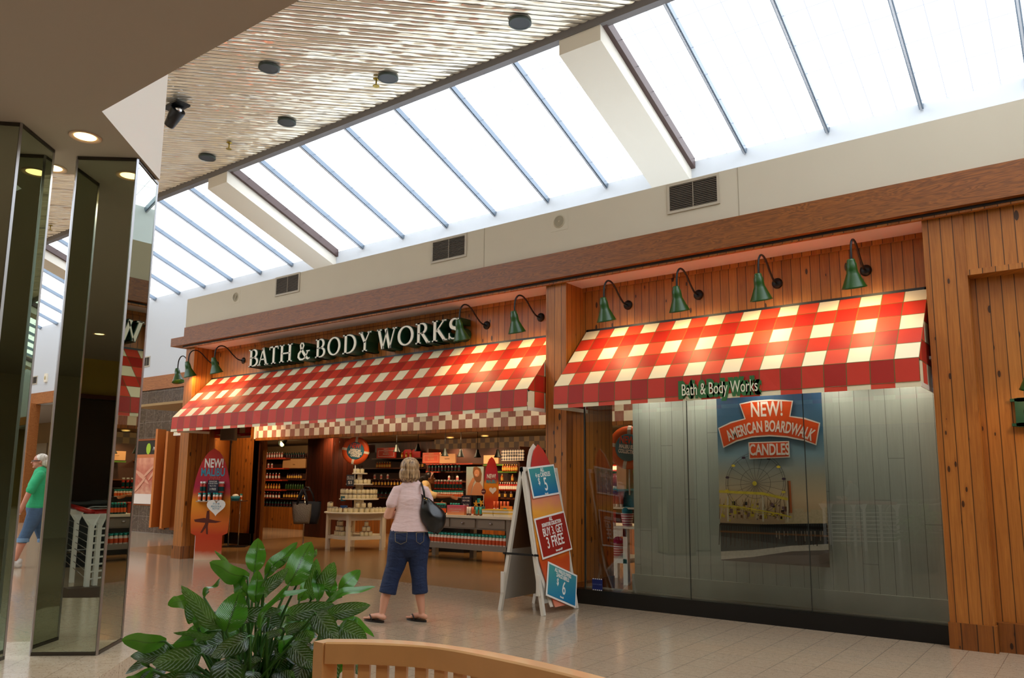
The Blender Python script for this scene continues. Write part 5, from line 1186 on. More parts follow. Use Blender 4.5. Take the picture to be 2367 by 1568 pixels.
for k in range(8):
    z = .2+k*.085; MB().tube([P0+Vector((0, 0, z)), P1+Vector((0, 0, z))], .012, whitepaint, 8).build('rail_bar', R); MB().tube([P0+Vector((0, 0, z)), P2+Vector((0, 0, z))], .005, steel, 6).build('rail_cable', R)
for i, (x, y) in enumerate((refl(150, 1310).xy, refl(215, 1290).xy)):
    t = thing('escalator_newel', 'round black escalator handrail end reflected in the mirrored column, %s one' % ('nearer', 'farther')[i], 'escalator', (x, y, .08), .55)
    rr_ = .42; ring = [(rr_*math.cos(a), 0, .5+rr_*math.sin(a)) for a in [PI/2-.2+(PI+.4)*k/22 for k in range(23)]]
    MB().tube([(2.4, 0, 1.5), (1.2, 0, .95)]+ring+[(1.2, 0, .12)], .04, black, 10).build('handrail', t)
    ring2 = [(.33*math.cos(a), 0, .5+.33*math.sin(a)) for a in [PI/2-.2+(PI+.4)*k/22 for k in range(23)]]
    MB().tube([(2.4, 0, 1.4), (1.2, 0, .85)]+ring2+[(1.2, 0, .2)], .02, steel, 8).build('inner_rail', t)
    MB().prism([(x_, -.01, z_) for x_, _, z_ in ring2]+[(1.2, -.01, .2), (1.2, -.01, .85)], (0, .02, 0), mat('balustrade', '30363a', .1, .5)).build('balustrade', t)
    MB().box((-.1, -.15, -.08), (1.4, .15, .1), blackm).build('base', t)

# ================================================================ A-FRAME
af = Vector((-5.2, 7.32, 0)); t = thing('a_frame_sign', 'white A-frame stand with a sunset surfboard print and three price signs, before the middle pilaster', 'sign stand', af, PI/2)
th_ = math.atan(.29/1.56); HB = 1.587
MF = Matrix.Translation((0, -.29, 0)) @ Matrix.Rotation(-th_, 4, 'X'); MBk = Matrix.Translation((0, .29, 0)) @ Matrix.Rotation(th_, 4, 'X')
afw = mat('a_frame_white', 'd9d0c0', .5); afg = mat('a_frame_grey', 'a39c90', .6)
def baked(b, name, M, parent, fix=False):
    for i, p in enumerate(b.v): b.v[i] = M @ p
    return b.build(name, parent, fix=fix)
for nm2, M, s in (('front_panel', MF, 1), ('back_panel', MBk, -1)):
    b = MB()
    for x in (-.34, .30): b.box((x, -.02, 0), (x+.04, .02, HB), afw)
    b.box((-.34, -.018, HB-.05), (.34, .018, HB), afw)
    baked(b, nm2+'_frame', M, t)
    baked(MB().box((-.30, -.008, .12), (.30, .008, .68), afg), nm2+'_lower', M, t); baked(MB().box((-.30, -.008, .68), (.30, .008, HB-.05), mat('a_frame_brown', '5a3a20', .6)), nm2+'_upper', M, t)
baked(MB().bar((-.345, -.24, .62), (-.345, .24, .62), .01, .022, black), 'spreader_bar', Matrix.Identity(4), t)
for y in (-.24, .24): MB().box((-.36, y-.02, .2), (-.34, y+.02, .42), afw).build('foot_clip', t)
out = board_outline(.60, 1.86, .0)
outs = [(x*(.55+.45*min(1, z/.55)) if z < .55 else x, z-.03) for x, z in out if z > .02]
baked(MB().prism([(x, -.035, z+.02) for x, z in outs], (0, .012, 0), grad('sunset_frame', [(0, 'e09a80'), (.1, 'd8603a'), (.3, 'c8480f'), (.45, 'e8921e'), (.6, 'e8a03a'), (.72, 'd87a70'), (.86, 'b82a2a'), (1, 'c8321c')], 2, 0, 1.8, noise_=.12), mt2=None), 'surfboard_print', MF, t, fix=True)
baked(MB().prism([(x*.98-.06, -.012, z+.03) for x, z in outs], (0, .008, 0), afw), 'white_backing', MF, t, fix=True)
def uv(px, py):
    lx = 1215+42*(py-1080)/345; u = (px-lx)/82; bt = 1425-25*u; return Vector((-.34+.68*u, 0, (bt-py)/(bt-1078)*HB))
def price(name, corners, m_, lines, y=-.05):
    P = [uv(*c) for c in corners]; ctr = sum(P, Vector())/4; ang = math.atan2((P[1]-P[0]).z+(P[2]-P[3]).z, (P[1]-P[0]).x+(P[2]-P[3]).x)
    w2 = ((P[1]-P[0]).length+(P[2]-P[3]).length)/2; h2 = ((P[0]-P[3]).length+(P[1]-P[2]).length)/2
    M = MF @ Matrix.Translation((ctr.x, y, ctr.z)) @ Matrix.Rotation(-ang, 4, 'Y')
    o = baked(MB().box((-w2/2, 0, -h2/2), (w2/2, .006, h2/2), white), name, M, t)
    f = MB().box((-w2/2+.02, -.002, -h2/2+.02), (w2/2-.02, 0, h2/2-.02), m_); baked(f, 'printed_field', M, o)
    for s_, sz, x, z, sx_ in lines:
        q = text(s_, sz, white, o, (x, -.004, z), sx=sx_, depth=.0008, offset=.002); q.data.transform(M)
    return o
def grd2(name, a, b, lo, hi): return grad(name, [(0, a), (1, b)], 2, lo, hi)
price('candle_price', ((1221, 1081), (1284, 1070), (1294, 1142), (1232, 1155)), grd2('teal_blue_a', '0e6aa0', '3f9490', 1.25, 1.55), [('ALL', .06, 0, .125, .7), ('4 oz CANDLES', .07, 0, .07, .66), ('$', .1, -.1, -.0, .7), ('5', .21, .02, -.045, .7), ('Save $4', .025, .0, -.145, .8)])
price('collection_price', ((1231, 1204.5), (1301, 1182.5), (1324, 1267.6), (1254.5, 1297)), mat('brick_red', '9c1f12', .45), [('ALL', .055, 0, .175, .7), ('SIGNATURE COLLECTION', .055, 0, .125, .6), ('BUY 3, GET', .125, 0, .045, .66), ('3 FREE', .17, 0, -.075, .72), ('Save up to $37', .028, .04, -.175, .8)])
price('refill_price', ((1261.8, 1300), (1327.3, 1327.8), (1327, 1402.6), (1259.4, 1380.6)), grd2('teal_blue_b', '1a78a8', '4a9c94', .1, .5), [('ALL WALLFLOWERS', .058, 0, .13, .6), ('2-PACK REFILLS', .058, 0, .08, .6), ('$', .1, -.09, .01, .7), ('6', .2, .03, -.035, .7), ('Save $6', .025, 0, -.135, .8)])
# floor decal on the pilaster foot / glass
q = U(1379, 1352, 7.96); t = thing('door_notice', 'small dark blue dashed sticker at the bottom left of the display window', 'sticker', (q.x, 7.975, q.z)); MB().box((-.068, 0, -.065), (.068, .004, .065), mat('notice_blue', '17286a', .4)).build('sheet', t)
for k in range(5):
    for z in (-.062, .062): MB().box((-.06+k*.027, -.001, z-.005), (-.045+k*.027, 0, z+.005), white).build('dash', t)
text('GOOD AS NEW', .022, mat('pale_blue', '6a78b0', .5), t, (0, -.002, 0), sx=.8, depth=.0005)

# ---- window poster
Yp_ = 8.2; a_ = U(1655, 925, Yp_); b2 = U(1918, 1309, Yp_); PWX = U(1912, 1200, Yp_).x-U(1660, 1100, Yp_).x
x0_ = (U(1655, 925, Yp_).x+U(1668, 1300, Yp_).x)/2; x1_ = (U(1898, 920, Yp_).x+U(1918, 1308, Yp_).x)/2; z0_ = (U(1668, 1300, Yp_).z+U(1918, 1308, Yp_).z)/2; z1_ = 2.40
PW, PH = x1_-x0_, z1_-z0_
t = thing('window_poster', 'large boardwalk poster with a Ferris wheel hanging in the display window', 'poster', (x0_, Yp_, z0_)); pt = t
skyg = grad('poster_dusk', [(0, '4a3c30'), (.28, 'cfae8a'), (.36, 'dcc09a'), (.5, 'a8a494'), (.62, '7a98a6'), (.75, '3c6884'), (1, '1c3a5c')], 2, 0, PH, .5)
MB().box((0, 0, 0), (PW, .012, PH), skyg).build('sheet', t)
def PP_(px, py): q = U(px, py, Yp_); return q.x-x0_, q.z-z0_
def pf(pts, m_, name, lay, parent=pt, px=True):
    P = [PP_(*p) if px else p for p in pts]; P = [(min(max(x, .001), PW-.001), min(max(z, .001), PH)) for x, z in P]
    return MB().prism([(x, -.0006*lay, z) for x, z in P], (0, -.0005, 0), m_).build(name, parent, fix=True)
sea = mat('print_sea', '2a3436', .6); foam = mat('print_foam', 'd0c8bc', .6, var=.3, bscale=30); sand = mat('print_sand', '4a3830', .6); yel = mat('print_yellow', 'dcc43c', .6, var=.4, bscale=25); brn = mat('print_brown', '6e4420', .6); pier = mat('print_pier', '16110e', .6); cityc = mat('print_city', 'd0bc98', .6, var=.3, bscale=40)
pf([(1664, 1215), (1915, 1210), (1918, 1309), (1667, 1300)], sea, 'printed_sea', 1)
pf([(1666, 1275), (1740, 1272), (1830, 1262), (1917, 1258), (1917, 1272), (1830, 1275), (1740, 1288), (1667, 1294)], foam, 'printed_surf', 2)
pf([(1667, 1294), (1740, 1288), (1830, 1275), (1918, 1272), (1919, 1309), (1667, 1301)], sand, 'printed_sand', 2)
cp = [(1815, 1210), (1815, 1190), (1832, 1190), (1832, 1176), (1858, 1176), (1858, 1184), (1874, 1184), (1874, 1178), (1900, 1180), (1900, 1174), (1915, 1174), (1915, 1212)]
pf(cp, cityc, 'printed_city', 1)
b = MB(); r3 = random.Random(3)
for k in range(46):
    px = 1664+k*5.5; py = 1212; q0 = PP_(px, py); q1 = PP_(px+r3.uniform(-4, 6), 1250+r3.uniform(0, 18)); b.bar((q0[0], -.003, q0[1]), (q1[0], -.003, q1[1]), .006+r3.random()*.006, .001, pier, up=(0, 1, 0))
q0 = PP_(1664, 1209); q1 = PP_(1915, 1214); b.box((.001, -.0035, q1[1]-.045), (PW-.001, -.0025, q0[1]), pier); b.build('printed_pier', t); b = MB()
lg_ = mat('print_gap', '8f8276', .6)
for k in range(13):
    px = 1795+k*9+r3.uniform(-4, 4); q0 = PP_(px, 1228); q1 = PP_(px, 1228+r3.uniform(8, 26)); b.box((q0[0], -.0042, q1[1]), (q0[0]+r3.uniform(.005, .014), -.0037, q0[1]), lg_)
b.build('printed_light_gap', t)
b = MB(); b.box((.001, -.0042, q1[1]), (PW-.001, -.0036, q1[1]+.018), brn); b.build('printed_deck', t)
bb = MB()
for k in range(90):
    px = r3.uniform(1666, 1815); py = r3.uniform(1165, 1206); x, z = PP_(px, py); s_ = r3.uniform(.01, .034); bb.box((x, -.0040-.0001*k, z), (x+s_, -.0036-.0001*k, z+s_*r3.uniform(.5, 1.6)), r3.choice([yel, brn, cityc, pier, mat('print_mauve', '7a5a60', .6)]))
bb.build('printed_crowd', t)
bb = MB()
def ln(m_, pts, w_, lay=8):
    for (p, q) in zip(pts, pts[1:]):
        a, c = PP_(*p), PP_(*q); bb.bar((a[0], -.001*lay, a[1]), (c[0], -.001*lay, c[1]), w_, .001, m_, up=(0, 1, 0))
cols = mat('print_pale', 'd8ccb4', .6)
for px in (1683, 1764, 1821): ln(cols, [(px, 1148), (px+1, 1206)], .018, 13)
ln(yel, [(1663, 1137), (1700, 1139), (1764, 1142), (1822, 1155)], .022, 13.5); ln(yel, [(1663, 1168), (1720, 1174), (1800, 1188), (1830, 1196)], .014, 13.2); ln(yel, [(1663, 1172), (1720, 1178), (1795, 1193)], .006, 13.1)
ln(yel, [(1663, 1134), (1700, 1136), (1764, 1139), (1822, 1151)], .005, 13.6)
for k in range(22): px = 1666+k*7.3; ln(r3.choice([yel, brn, cols]), [(px, 1150+r3.uniform(0, 6)), (px+r3.uniform(-14, 14), 1200)], .004, 12.8)
ln(brn, [(1824, 1112), (1828, 1186)], .03, 13.7); ln(mat('print_orange', 'b85a20', .6), [(1826, 1112), (1830, 1186)], .018, 13.8)
bb.build('printed_coaster', t)
bb = MB(); cx_, cy_ = 1747, 1118; wire = mat('print_wire', '3c3c40', .6); RX = 69
def rim(a, s=1.): return (cx_+RX*s*math.cos(a), cy_-RX*s*1.02*math.sin(a))
for s_ in (1., .93, .5): ln(wire, [rim(2*PI*k/48, s_) for k in range(49)], .0028, 6)
for k in range(20): ln(wire, [(cx_, cy_), rim(2*PI*k/20+.08)], .0026, 6)
bb.build('printed_wheel', t)
for k in range(14):
    a = 2*PI*k/14+.2; px, py = rim(a, .97)
    if py > 1140: continue
    x, z = PP_(px, py+3); m_ = yel if k % 2 else mat('print_purple', '3a2440', .6); MB().prism([(x+.022*math.cos(q), -.0095, z+.013*math.sin(q)) for q in (2*PI*j/12 for j in range(12))], (0, -.0005, 0), m_).build('printed_gondola', pt)
x, z = PP_(cx_-2, cy_); MB().prism([(x+.024*math.cos(q), -.0098, z+.024*math.sin(q)) for q in (2*PI*j/16 for j in range(16))], (0, -.0005, 0), yel).build('printed_hub', pt)
# banner with arched outline
orr = mat('banner_orange', 'd4460f', .45); bw = mat('banner_white', 'e0d4c8', .45)
outl = [(1710, 934), (1740, 927), (1780, 924), (1815, 925), (1834, 927), (1828, 962), (1860, 966), (1897, 978), (1888, 1030), (1860, 1020), (1820, 1012), (1780, 1009), (1740, 1012), (1705, 1021), (1673, 1036), (1661, 990), (1690, 976), (1722, 968)]
cx2 = sum(p[0] for p in outl)/len(outl); cy2 = sum(p[1] for p in outl)/len(outl)
def banner(o_, name, lay):
    P = [PP_(*p) for p in o_]; b = MB().prism([(x, -.013, z) for x, z in P], (0, -.002, 0), bw).build(name, pt, fix=True)
    cx_ = sum(p[0] for p in P)/len(P); cz_ = sum(p[1] for p in P)/len(P); Q = []
    for i in range(len(P)):
        a, c, d = Vector(P[i-1]), Vector(P[i]), Vector(P[(i+1) % len(P)]); n1 = (c-a).normalized(); n2 = (d-c).normalized(); nn = Vector((n1.y, -n1.x))+Vector((n2.y, -n2.x)); nn.normalize(); Q.append(c+nn*.016)
    MB().prism([(q.x, -.0151, q.y) for q in Q], (0, -.001, 0), orr).build('printed_field', b, fix=True); return b
bn = banner(outl, 'title_banner', 0); bn2 = banner([(1731, 1023), (1825, 1020), (1827, 1058), (1733, 1062)], 'subtitle_banner', 0)
def ptext(s_, px, py, size, tilt=0., sx_=.6, arc_=None):
    x, z = PP_(px, py); text(s_, size, bw, bn, (x, -.017, z), tilt=tilt, sx=sx_, depth=.0008, offset=.004, arc=arc_)
ptext('NEW!', 1773, 948, .22, 0, .62); ptext('AMERICAN BOARDWALK', 1778, 987, .165, -.02, .50, 1.05); ptext('CANDLES', 1779, 1041, .165, 0, .60)
for x in (.15, PW-.15): MB().tube([(x, .006, PH), (x, .006, 2.56-z0_)], .002, steel, 6).build('hanging_wire', pt)
# ================================================================ PEOPLE
skin = mat('skin', 'd69a7c', .5, bump=.05, bscale=80); skin_b = mat('skin_tan', '9a6038', .5); skin_c = mat('skin_pink', 'c88a70', .5)
def hem(b, pts, rs, m_, n=18, up=(1, 0, 0)): b.tube(pts, rs, m_, n, True, 1., up)
def fingers(b, palm, d, side, m_, s=1., curl=.4):
    """palm centre, finger direction d, side = direction of the thumb; returns nothing, adds palm, four fingers and a thumb"""
    palm, d, side = Vector(palm), Vector(d).normalized(), Vector(side).normalized(); nn = d.cross(side).normalized()
    b.limb([palm-d*.04*s, palm, palm+d*.035*s], [(.022*s, .014*s), (.038*s, .015*s), (.036*s, .013*s)], m_, 12, up=side)
    for k, l in enumerate((.062, .072, .068, .052)):
        p = palm+d*.04*s+side*(.027-.018*k)*s; q = p+(d+nn*curl*.4)*l*.45*s; r = q+(d+nn*curl*1.2)*l*.38*s; e = r+(d*.7+nn*curl*1.8)*l*.3*s
        b.limb([p-d*.02*s, p, q, r, e], [.0095*s, .0095*s, .009*s, .008*s, .0065*s], m_, 8)
    p = palm-d*.02*s+side*.028*s; b.limb([p-side*.01*s, p+side*.02*s+d*.02*s, p+side*.034*s+d*.045*s+nn*.01*s], [.013*s, .0115*s, .009*s], m_, 8)
def foot(b, heel, toe, m_, z=.03):
    heel, toe = Vector(heel), Vector(toe); d = toe-heel; h2 = Vector((heel.x, heel.y, heel.z)); 
    b.limb([heel+Vector((0, 0, .035)), heel+d*.35+Vector((0, 0, .045)), heel+d*.72+Vector((0, 0, .026))], [.026, .029, .030], m_, 12)
    s = Vector((-d.y, d.x, 0)).normalized()
    for k in range(5): b.limb([heel+d*.68+s*(.03-.015*k)+Vector((0, 0, .02)), heel+d*(1-.03*k)+s*(.031-.016*k)+Vector((0, 0, .014))], [.013, .010 if k else .013], m_, 8)
def hairmat(name, a, b_, scale=60.):
    k = NT(name); x, y, z = k.xyz(); n = k.n('TexNoise', {'Vector': k.comb(k.ma('MULTIPLY', x, scale), k.ma('MULTIPLY', y, scale), k.ma('MULTIPLY', z, 6.)), 'Scale': 1., 'Detail': 4.}).outputs['Fac']
    return k.set(col=k.ramp(n, [(.35, hexc(a)), (.62, hexc(b_))]), rough=.42, normal=k.bump(n, .35, .01))
def cloth(name, col, var=.12, sc=14., st=.6, dist=.012, rough=.8, stretch=(1, 1, 2.2)):
    k = NT(name); x, y, z = k.xyz(); n = k.n('TexNoise', {'Vector': k.comb(k.ma('MULTIPLY', x, stretch[0]), k.ma('MULTIPLY', y, stretch[1]), k.ma('MULTIPLY', z, stretch[2])), 'Scale': sc, 'Detail': 3., 'Distortion': .6}).outputs['Fac']
    f = k.n('TexNoise', {'Vector': k.tc, 'Scale': 260.}).outputs['Fac']; c = hexc(col)
    return k.set(col=k.mix(k.ma('ADD', k.ma('MULTIPLY', n, .6), k.ma('MULTIPLY', f, .4)), tuple(v*(1-var) for v in c[:3])+(1,), tuple(min(1, v*(1+var)) for v in c[:3])+(1,)), rough=rough, normal=k.bump(n, st, dist))
def face(parent, c, fwd, s=1., sk=None, lips='a85048', eye=True):
    """eyes and mouth as small parts"""
    c, f = Vector(c), Vector(fwd).normalized(); r = f.cross(Vector((0, 0, 1))).normalized()
    for q in (-1, 1):
        p = c+f*.088*s+r*q*.031*s+Vector((0, 0, .004)); e = MB().ball(p, .0105*s, whitepaint, 10).build('eye', parent); MB().ball(p+f*.006*s, .0058*s, black, 8).build('pupil', e)
        MB().limb([p+Vector((0, 0, .02))+r*.016-f*.001, p+Vector((0, 0, .024)), p+Vector((0, 0, .02))-r*.016-f*.001], [.003, .004, .003], mat('brow', '4a3420', .7), 6).build('eyebrow', parent)
    p = c+f*.092*s-Vector((0, 0, .058*s)); MB().limb([p-r*.02-f*.006, p, p+r*.02-f*.006], [.004, .0065, .004], mat('lips', lips, .5), 8).build('mouth', parent)
def head(b, c, fwd, m_, s=1.):
    c, f = Vector(c), Vector(fwd).normalized(); r = f.cross(Vector((0, 0, 1))).normalized(); M = Matrix((r, f, Vector((0, 0, 1)))).transposed()
    b.ball(c+Vector((0, 0, .02))*s-f*.008, (.074*s, .092*s, .10*s), m_, 18, M); b.ball(c+f*.028*s-Vector((0, 0, .045))*s, (.056*s, .06*s, .065*s), m_, 14, M)
    b.limb([c+f*.088*s+Vector((0, 0, .005)), c+f*.108*s-Vector((0, 0, .026*s))], [.009*s, .013*s], m_, 8)
    b.ball(c+f*.07*s-Vector((0, 0, .092*s)), (.022*s, .02*s, .018*s), m_, 10, M)
    for q in (-1, 1): b.ball(c+r*q*.076*s-f*.005-Vector((0, 0, .008)), (.011*s, .02*s, .032*s), m_, 10, M)

# ---- shopper in pink, back to us
W_ = thing('person', 'woman in pale pink T-shirt and denim capris walking past the shop, seen from behind', 'person', (-5.80, 5.84, 0), PI/4)
hf = (.25, .97, 0); b = MB()
head(b, (.015, .0, 1.515), hf, skin)
b.limb([(.02, -.0, 1.30), (.02, .0, 1.44)], [.058, .052], skin)
b.limb([(.03, 0, .86), (.03, 0, 1.02), (.035, 0, 1.2), (.03, 0, 1.30)], [(.17, .12), (.135, .105), (.125, .095), (.10, .07)], skin, 18, up=(1, 0, 0))
b.limb([(-.105, 0, 1.29), (-.152, -.01, 1.17), (-.20, -.01, 1.05), (-.12, .14, 1.055), (-.03, .22, 1.07)], [.036, .045, .046, .038, .027], skin); fingers(b, (.02, .27, 1.08), (.8, .5, .1), (0, -.2, 1), skin)
b.limb([(.155, 0, 1.29), (.195, .02, 1.17), (.205, .05, 1.06), (.13, .17, 1.10), (.06, .24, 1.14)], [.034, .042, .042, .034, .026], skin); fingers(b, (.03, .275, 1.16), (-.5, .6, .3), (0, -.2, 1), skin)
b.limb([(-.05, 0, .84), (-.12, .05, .50), (-.165, .03, .36), (-.205, .02, .22), (-.225, .01, .085)], [.10, .062, .055, .046, .031], skin); foot(b, (-.205, -.03, .015), (-.385, .13, .015), skin)
b.limb([(.11, 0, .84), (.12, .02, .50), (.135, -.02, .36), (.15, 0, .22), (.17, 0, .085)], [.10, .062, .056, .046, .031], skin); foot(b, (.205, -.04, .015), (.04, .12, .015), skin)
fuse(b, 'body', W_, .0065, 3, skin)
b = MB()
b.limb([(.03, 0, .93), (.03, 0, 1.0), (.03, 0, 1.10), (.035, 0, 1.22), (.03, 0, 1.315)], [(.192, .142), (.172, .135), (.152, .122), (.150, .122), (.120, .09)], white, 22, up=(1, 0, 0)); hem(b, [(.03, 0, .97), (.03, 0, .895)], [(.185, .14), (.203, .155)], white)
b.limb([(-.05, 0, 1.32), (-.115, 0, 1.31), (-.15, -.01, 1.22), (-.166, -.01, 1.17)], [.045, .051, .055, .059], white); b.limb([(.11, 0, 1.32), (.165, 0, 1.305), (.20, .01, 1.22), (.205, .015, 1.20)], [.05, .054, .056, .058], white)
b.limb([(.02, 0, 1.33), (.02, 0, 1.362)], [.085, .062], white)
sh = fuse(b, 'shirt', W_, .008, 4, cloth('pink_tshirt', 'e6c8c4', .08, 6., .35, .03, .85, (1, 1, 3.4)))
b = MB(); dn = cloth('dark_denim', '18284a', .4, 12., .6, .02)
b.limb([(.02, 0, .82), (.02, 0, .90), (.025, 0, .96)], [(.208, .155), (.19, .145), (.172, .13)], dn, 22, up=(1, 0, 0))
hem(b, [(-.05, 0, .86), (-.06, 0, .80), (-.105, .03, .55), (-.15, .03, .42), (-.18, .02, .275)], [(.10, .12), (.128, .135), (.098, .10), (.086, .088), (.088, .085)], dn); hem(b, [(.11, 0, .86), (.115, 0, .80), (.12, .015, .55), (.135, 0, .42), (.147, 0, .275)], [(.1, .12), (.122, .135), (.092, .10), (.078, .088), (.082, .085)], dn)
jn = fuse(b, 'jeans', W_, .0085, 4, dn)
st_ = mat('denim_stitch', '8a7a50', .8)
for x0, x1 in ((-.12, 0.0), (.09, .17)):
    pts = [(x0, .885), (x0+.005, .80), ((x0+x1)/2, .775), (x1-.005, .80), (x1, .89), (x0, .885)]
    MB().tube([(x, -.163*math.sqrt(1-((x-.02)/.225)**2)-.002+.06*(z-.82)*(1 if z > .82 else 0), z) for x, z in pts], .0022, st_, 6).build('back_pocket', W_)
hb = hairmat('ash_blonde', '5a4028', 'c4a074')
b = MB(); b.ball((.01, -.012, 1.548), (.10, .112, .10), hb, 20); b.ball((.005, -.035, 1.49), (.098, .088, .085), hb, 18); b.ball((-.055, -.01, 1.47), (.045, .07, .07), hb, 14); b.ball((.075, .0, 1.475), (.04, .065, .07), hb, 14)
for k in range(14): a = PI+PI*k/13; b.limb([(.01+.085*math.cos(a), -.02+.075*math.sin(a), 1.50), (.01+.088*math.cos(a), -.02+.078*math.sin(a), 1.435), (.01+.07*math.cos(a), -.02+.06*math.sin(a), 1.40+.012*math.sin(k*2.1))], [.02, .02, .008], hb, 8)
fuse(b, 'hair', W_, .006, 2, hb); face(W_, (.015, 0, 1.515), hf)
MB().ball((.10, .02, 1.475), .006, chrome, 8).build('earring', W_)
for hx, tx_ in (((-.21, -.045), (-.395, .14)), ((.21, -.05), (.03, .13))):
    a_, c_ = Vector((*hx, 0)), Vector((*tx_, 0)); d = (c_-a_); s = Vector((-d.y, d.x, 0)).normalized(); pts = []
    for k in range(20): q = 2*PI*k/20; pts.append(a_+d*(.5-.53*math.cos(q))+s*.043*math.sin(q)*(1+.15*-math.cos(q)))
    so = MB().prism([p+Vector((0, 0, .001)) for p in pts], (0, 0, .018), black).build('flip_flop', W_, fix=True)
    p = a_+d*.8+Vector((0, 0, .03)); MB().tube([a_+d*.45+s*.045+Vector((0, 0, .02)), a_+d*.62+s*.035+Vector((0, 0, .068)), p+Vector((0, 0, .018)), a_+d*.62-s*.035+Vector((0, 0, .068)), a_+d*.45-s*.045+Vector((0, 0, .02))], .006, black, 8).build('strap', so)
# handbag on her right shoulder
B_ = thing('shoulder_bag', 'black leather slouchy bag hanging from the right shoulder of the woman in pink', 'bag', W_.matrix_basis @ Vector((0, 0, 0)) if False else (-5.80, 5.84, 0), PI/4)
lea = mat('black_leather', '0c0c0e', .28, 0, .6, bump=.5, bscale=14)
b = MB(); ctr = Vector((.27, -.07, 1.02)); L_ = 12; vs = []; fs = []
prof = [(.0, .06), (.06, .11), (.13, .16), (.2, .19), (.27, .195), (.32, .18), (.37, .14), (.405, .07)]
top = Vector((.175, -.08, 1.24)); bot = Vector((.245, -.09, .885))
ring = []
for i, (s_, w2) in enumerate(prof):
    v = i/(len(prof)-1); p = top+(bot-top)*v; 
    for k in range(18):
        a = 2*PI*k/18; ww = w2*(.78 if math.cos(a) > 0 else .62)*(1+.05*math.sin(3*a+v*6)); vs.append(p+Vector((math.cos(a)*ww+.035*math.sin(v*3), math.sin(a)*w2*.52, 0))+Vector((0, 0, -.02*math.cos(a)))+.02*noise.noise_vector(Vector((math.cos(a)*1.6, math.sin(a)*1.6, v*4))))
    if i: fs += [((i-1)*18+k, (i-1)*18+(k+1) % 18, i*18+(k+1) % 18, i*18+k) for k in range(18)]
fs += [tuple(range(18)), tuple(range(7*18, 8*18))[::-1]]
b.add(vs, fs, lea, True); ob_ = b.build('bag_body', B_); sd = ob_.modifiers.new('s', 'SUBSURF'); sd.levels = 1; sd.render_levels = 2
for dy in (-.055, .0): MB().tube([(.165, -.09+dy*.3, 1.23), (.155, -.11+dy*.2, 1.30), (.135, -.075+dy*.2, 1.365), (.13, 0.02, 1.385), (.15, .08, 1.32), (.20, .06+dy, 1.22)], .010, lea, 8).build('handle', B_); 
for p in ((.165, -.115, 1.225), (.185, -.12, 1.215), (.215, -.10, 1.20), (.175, -.13, 1.185)): MB().ball(p, .009, mat('gold_ring', 'c8a050', .25, 1.), 8).build('gold_ring', B_)
MB().box((.16, -.142, 1.13), (.185, -.132, 1.2), lea).build('tag', B_)

# ---- shop assistant
ex = ony(983, 1150, 11.68).x
E_ = thing('person', 'shop assistant with dark ponytail and floral headband reaching across the bottles', 'person', (ex, 11.68, 0), math.radians(39))
b = MB(); hc = (.09, 0, 1.46); head(b, hc, (1, -.15, -.12), skin_b, .98); b.limb([(.0, 0, 1.27), (.05, 0, 1.38)], [.055, .048], skin_b)
b.limb([(-.05, 0, .85), (-.04, 0, 1.0), (-.01, 0, 1.2), (.0, 0, 1.28)], [(.12, .17), (.105, .14), (.11, .15), (.09, .14)], skin_b, 16, up=(1, 0, 0))
b.limb([(.02, -.15, 1.24), (.16, -.2, 1.12), (.32, -.22, 1.10), (.5, -.2, 1.10)], [.05, .045, .04, .027], skin_b); fingers(b, (.56, -.2, 1.085), (1, 0, -.35), (0, .3, 1), skin_b)
b.limb([(.0, .16, 1.24), (.03, .2, 1.05), (.16, .12, .95), (.28, .05, .95)], [.048, .042, .035, .026], skin_b); fingers(b, (.33, .03, .95), (1, -.2, -.1), (0, 0, 1), skin_b)
for s_ in (-1, 1): b.limb([(-.05, s_*.09, .84), (-.03, s_*.09, .47), (-.06, s_*.09, .09)], [.09, .058, .036], skin_b); foot(b, (-.09, s_*.09, .015), (.14, s_*.1, .015), skin_b)
fuse(b, 'body', E_, .0075, 3, skin_b); yt = cloth('cream_top', 'e0c088', .1, 10., .4, .015)
b = MB(); b.limb([(-.05, 0, .88), (-.03, 0, 1.02), (0, 0, 1.2), (.0, 0, 1.28)], [(.135, .185), (.125, .16), (.13, .165), (.11, .15)], white, 18, up=(1, 0, 0)); b.limb([(.0, -.13, 1.26), (.1, -.175, 1.16), (.19, -.205, 1.12)], [.068, .064, .07], white); b.limb([(0, .13, 1.26), (.02, .18, 1.14)], [.064, .062], white)
fuse(b, 'shirt', E_, .009, 3, yt); MB().tube([(.02, -.17, 1.30), (.06, -.12, 1.325), (.08, 0, 1.31)], .008, mat('yellow_strap', 'd89a1c', .6), 8).build('yellow_strap', E_)
b = MB()
for s_ in (-1, 1): b.limb([(-.05, s_*.08, .86), (-.03, s_*.09, .5), (-.05, s_*.09, .1)], [(.125, .11), .078, .06], black)
b.limb([(-.05, 0, .82), (-.05, 0, .93)], [(.13, .185), (.125, .165)], black, 16, up=(1, 0, 0)); fuse(b, 'trousers', E_, .01, 3, mat('dark_trousers', '14141a', .8))
hd = hairmat('black_hair', '0c0806', '2a1a12'); b = MB(); b.ball((.06, 0, 1.50), (.10, .088, .09), hd, 18); b.ball((.0, 0, 1.46), (.07, .075, .08), hd, 14); b.limb([(-.07, .0, 1.47), (-.14, .0, 1.42), (-.15, 0, 1.28), (-.12, 0, 1.2)], [.045, .05, .04, .02], hd, 12)
fuse(b, 'hair', E_, .007, 2, hd); MB().tube([(.10, -.095, 1.44), (.115, -.085, 1.50), (.12, -.04, 1.575), (.12, .04, 1.575), (.115, .085, 1.50)], .009, mat('floral_band', 'd8a8a0', .6), 8).build('headband', E_)
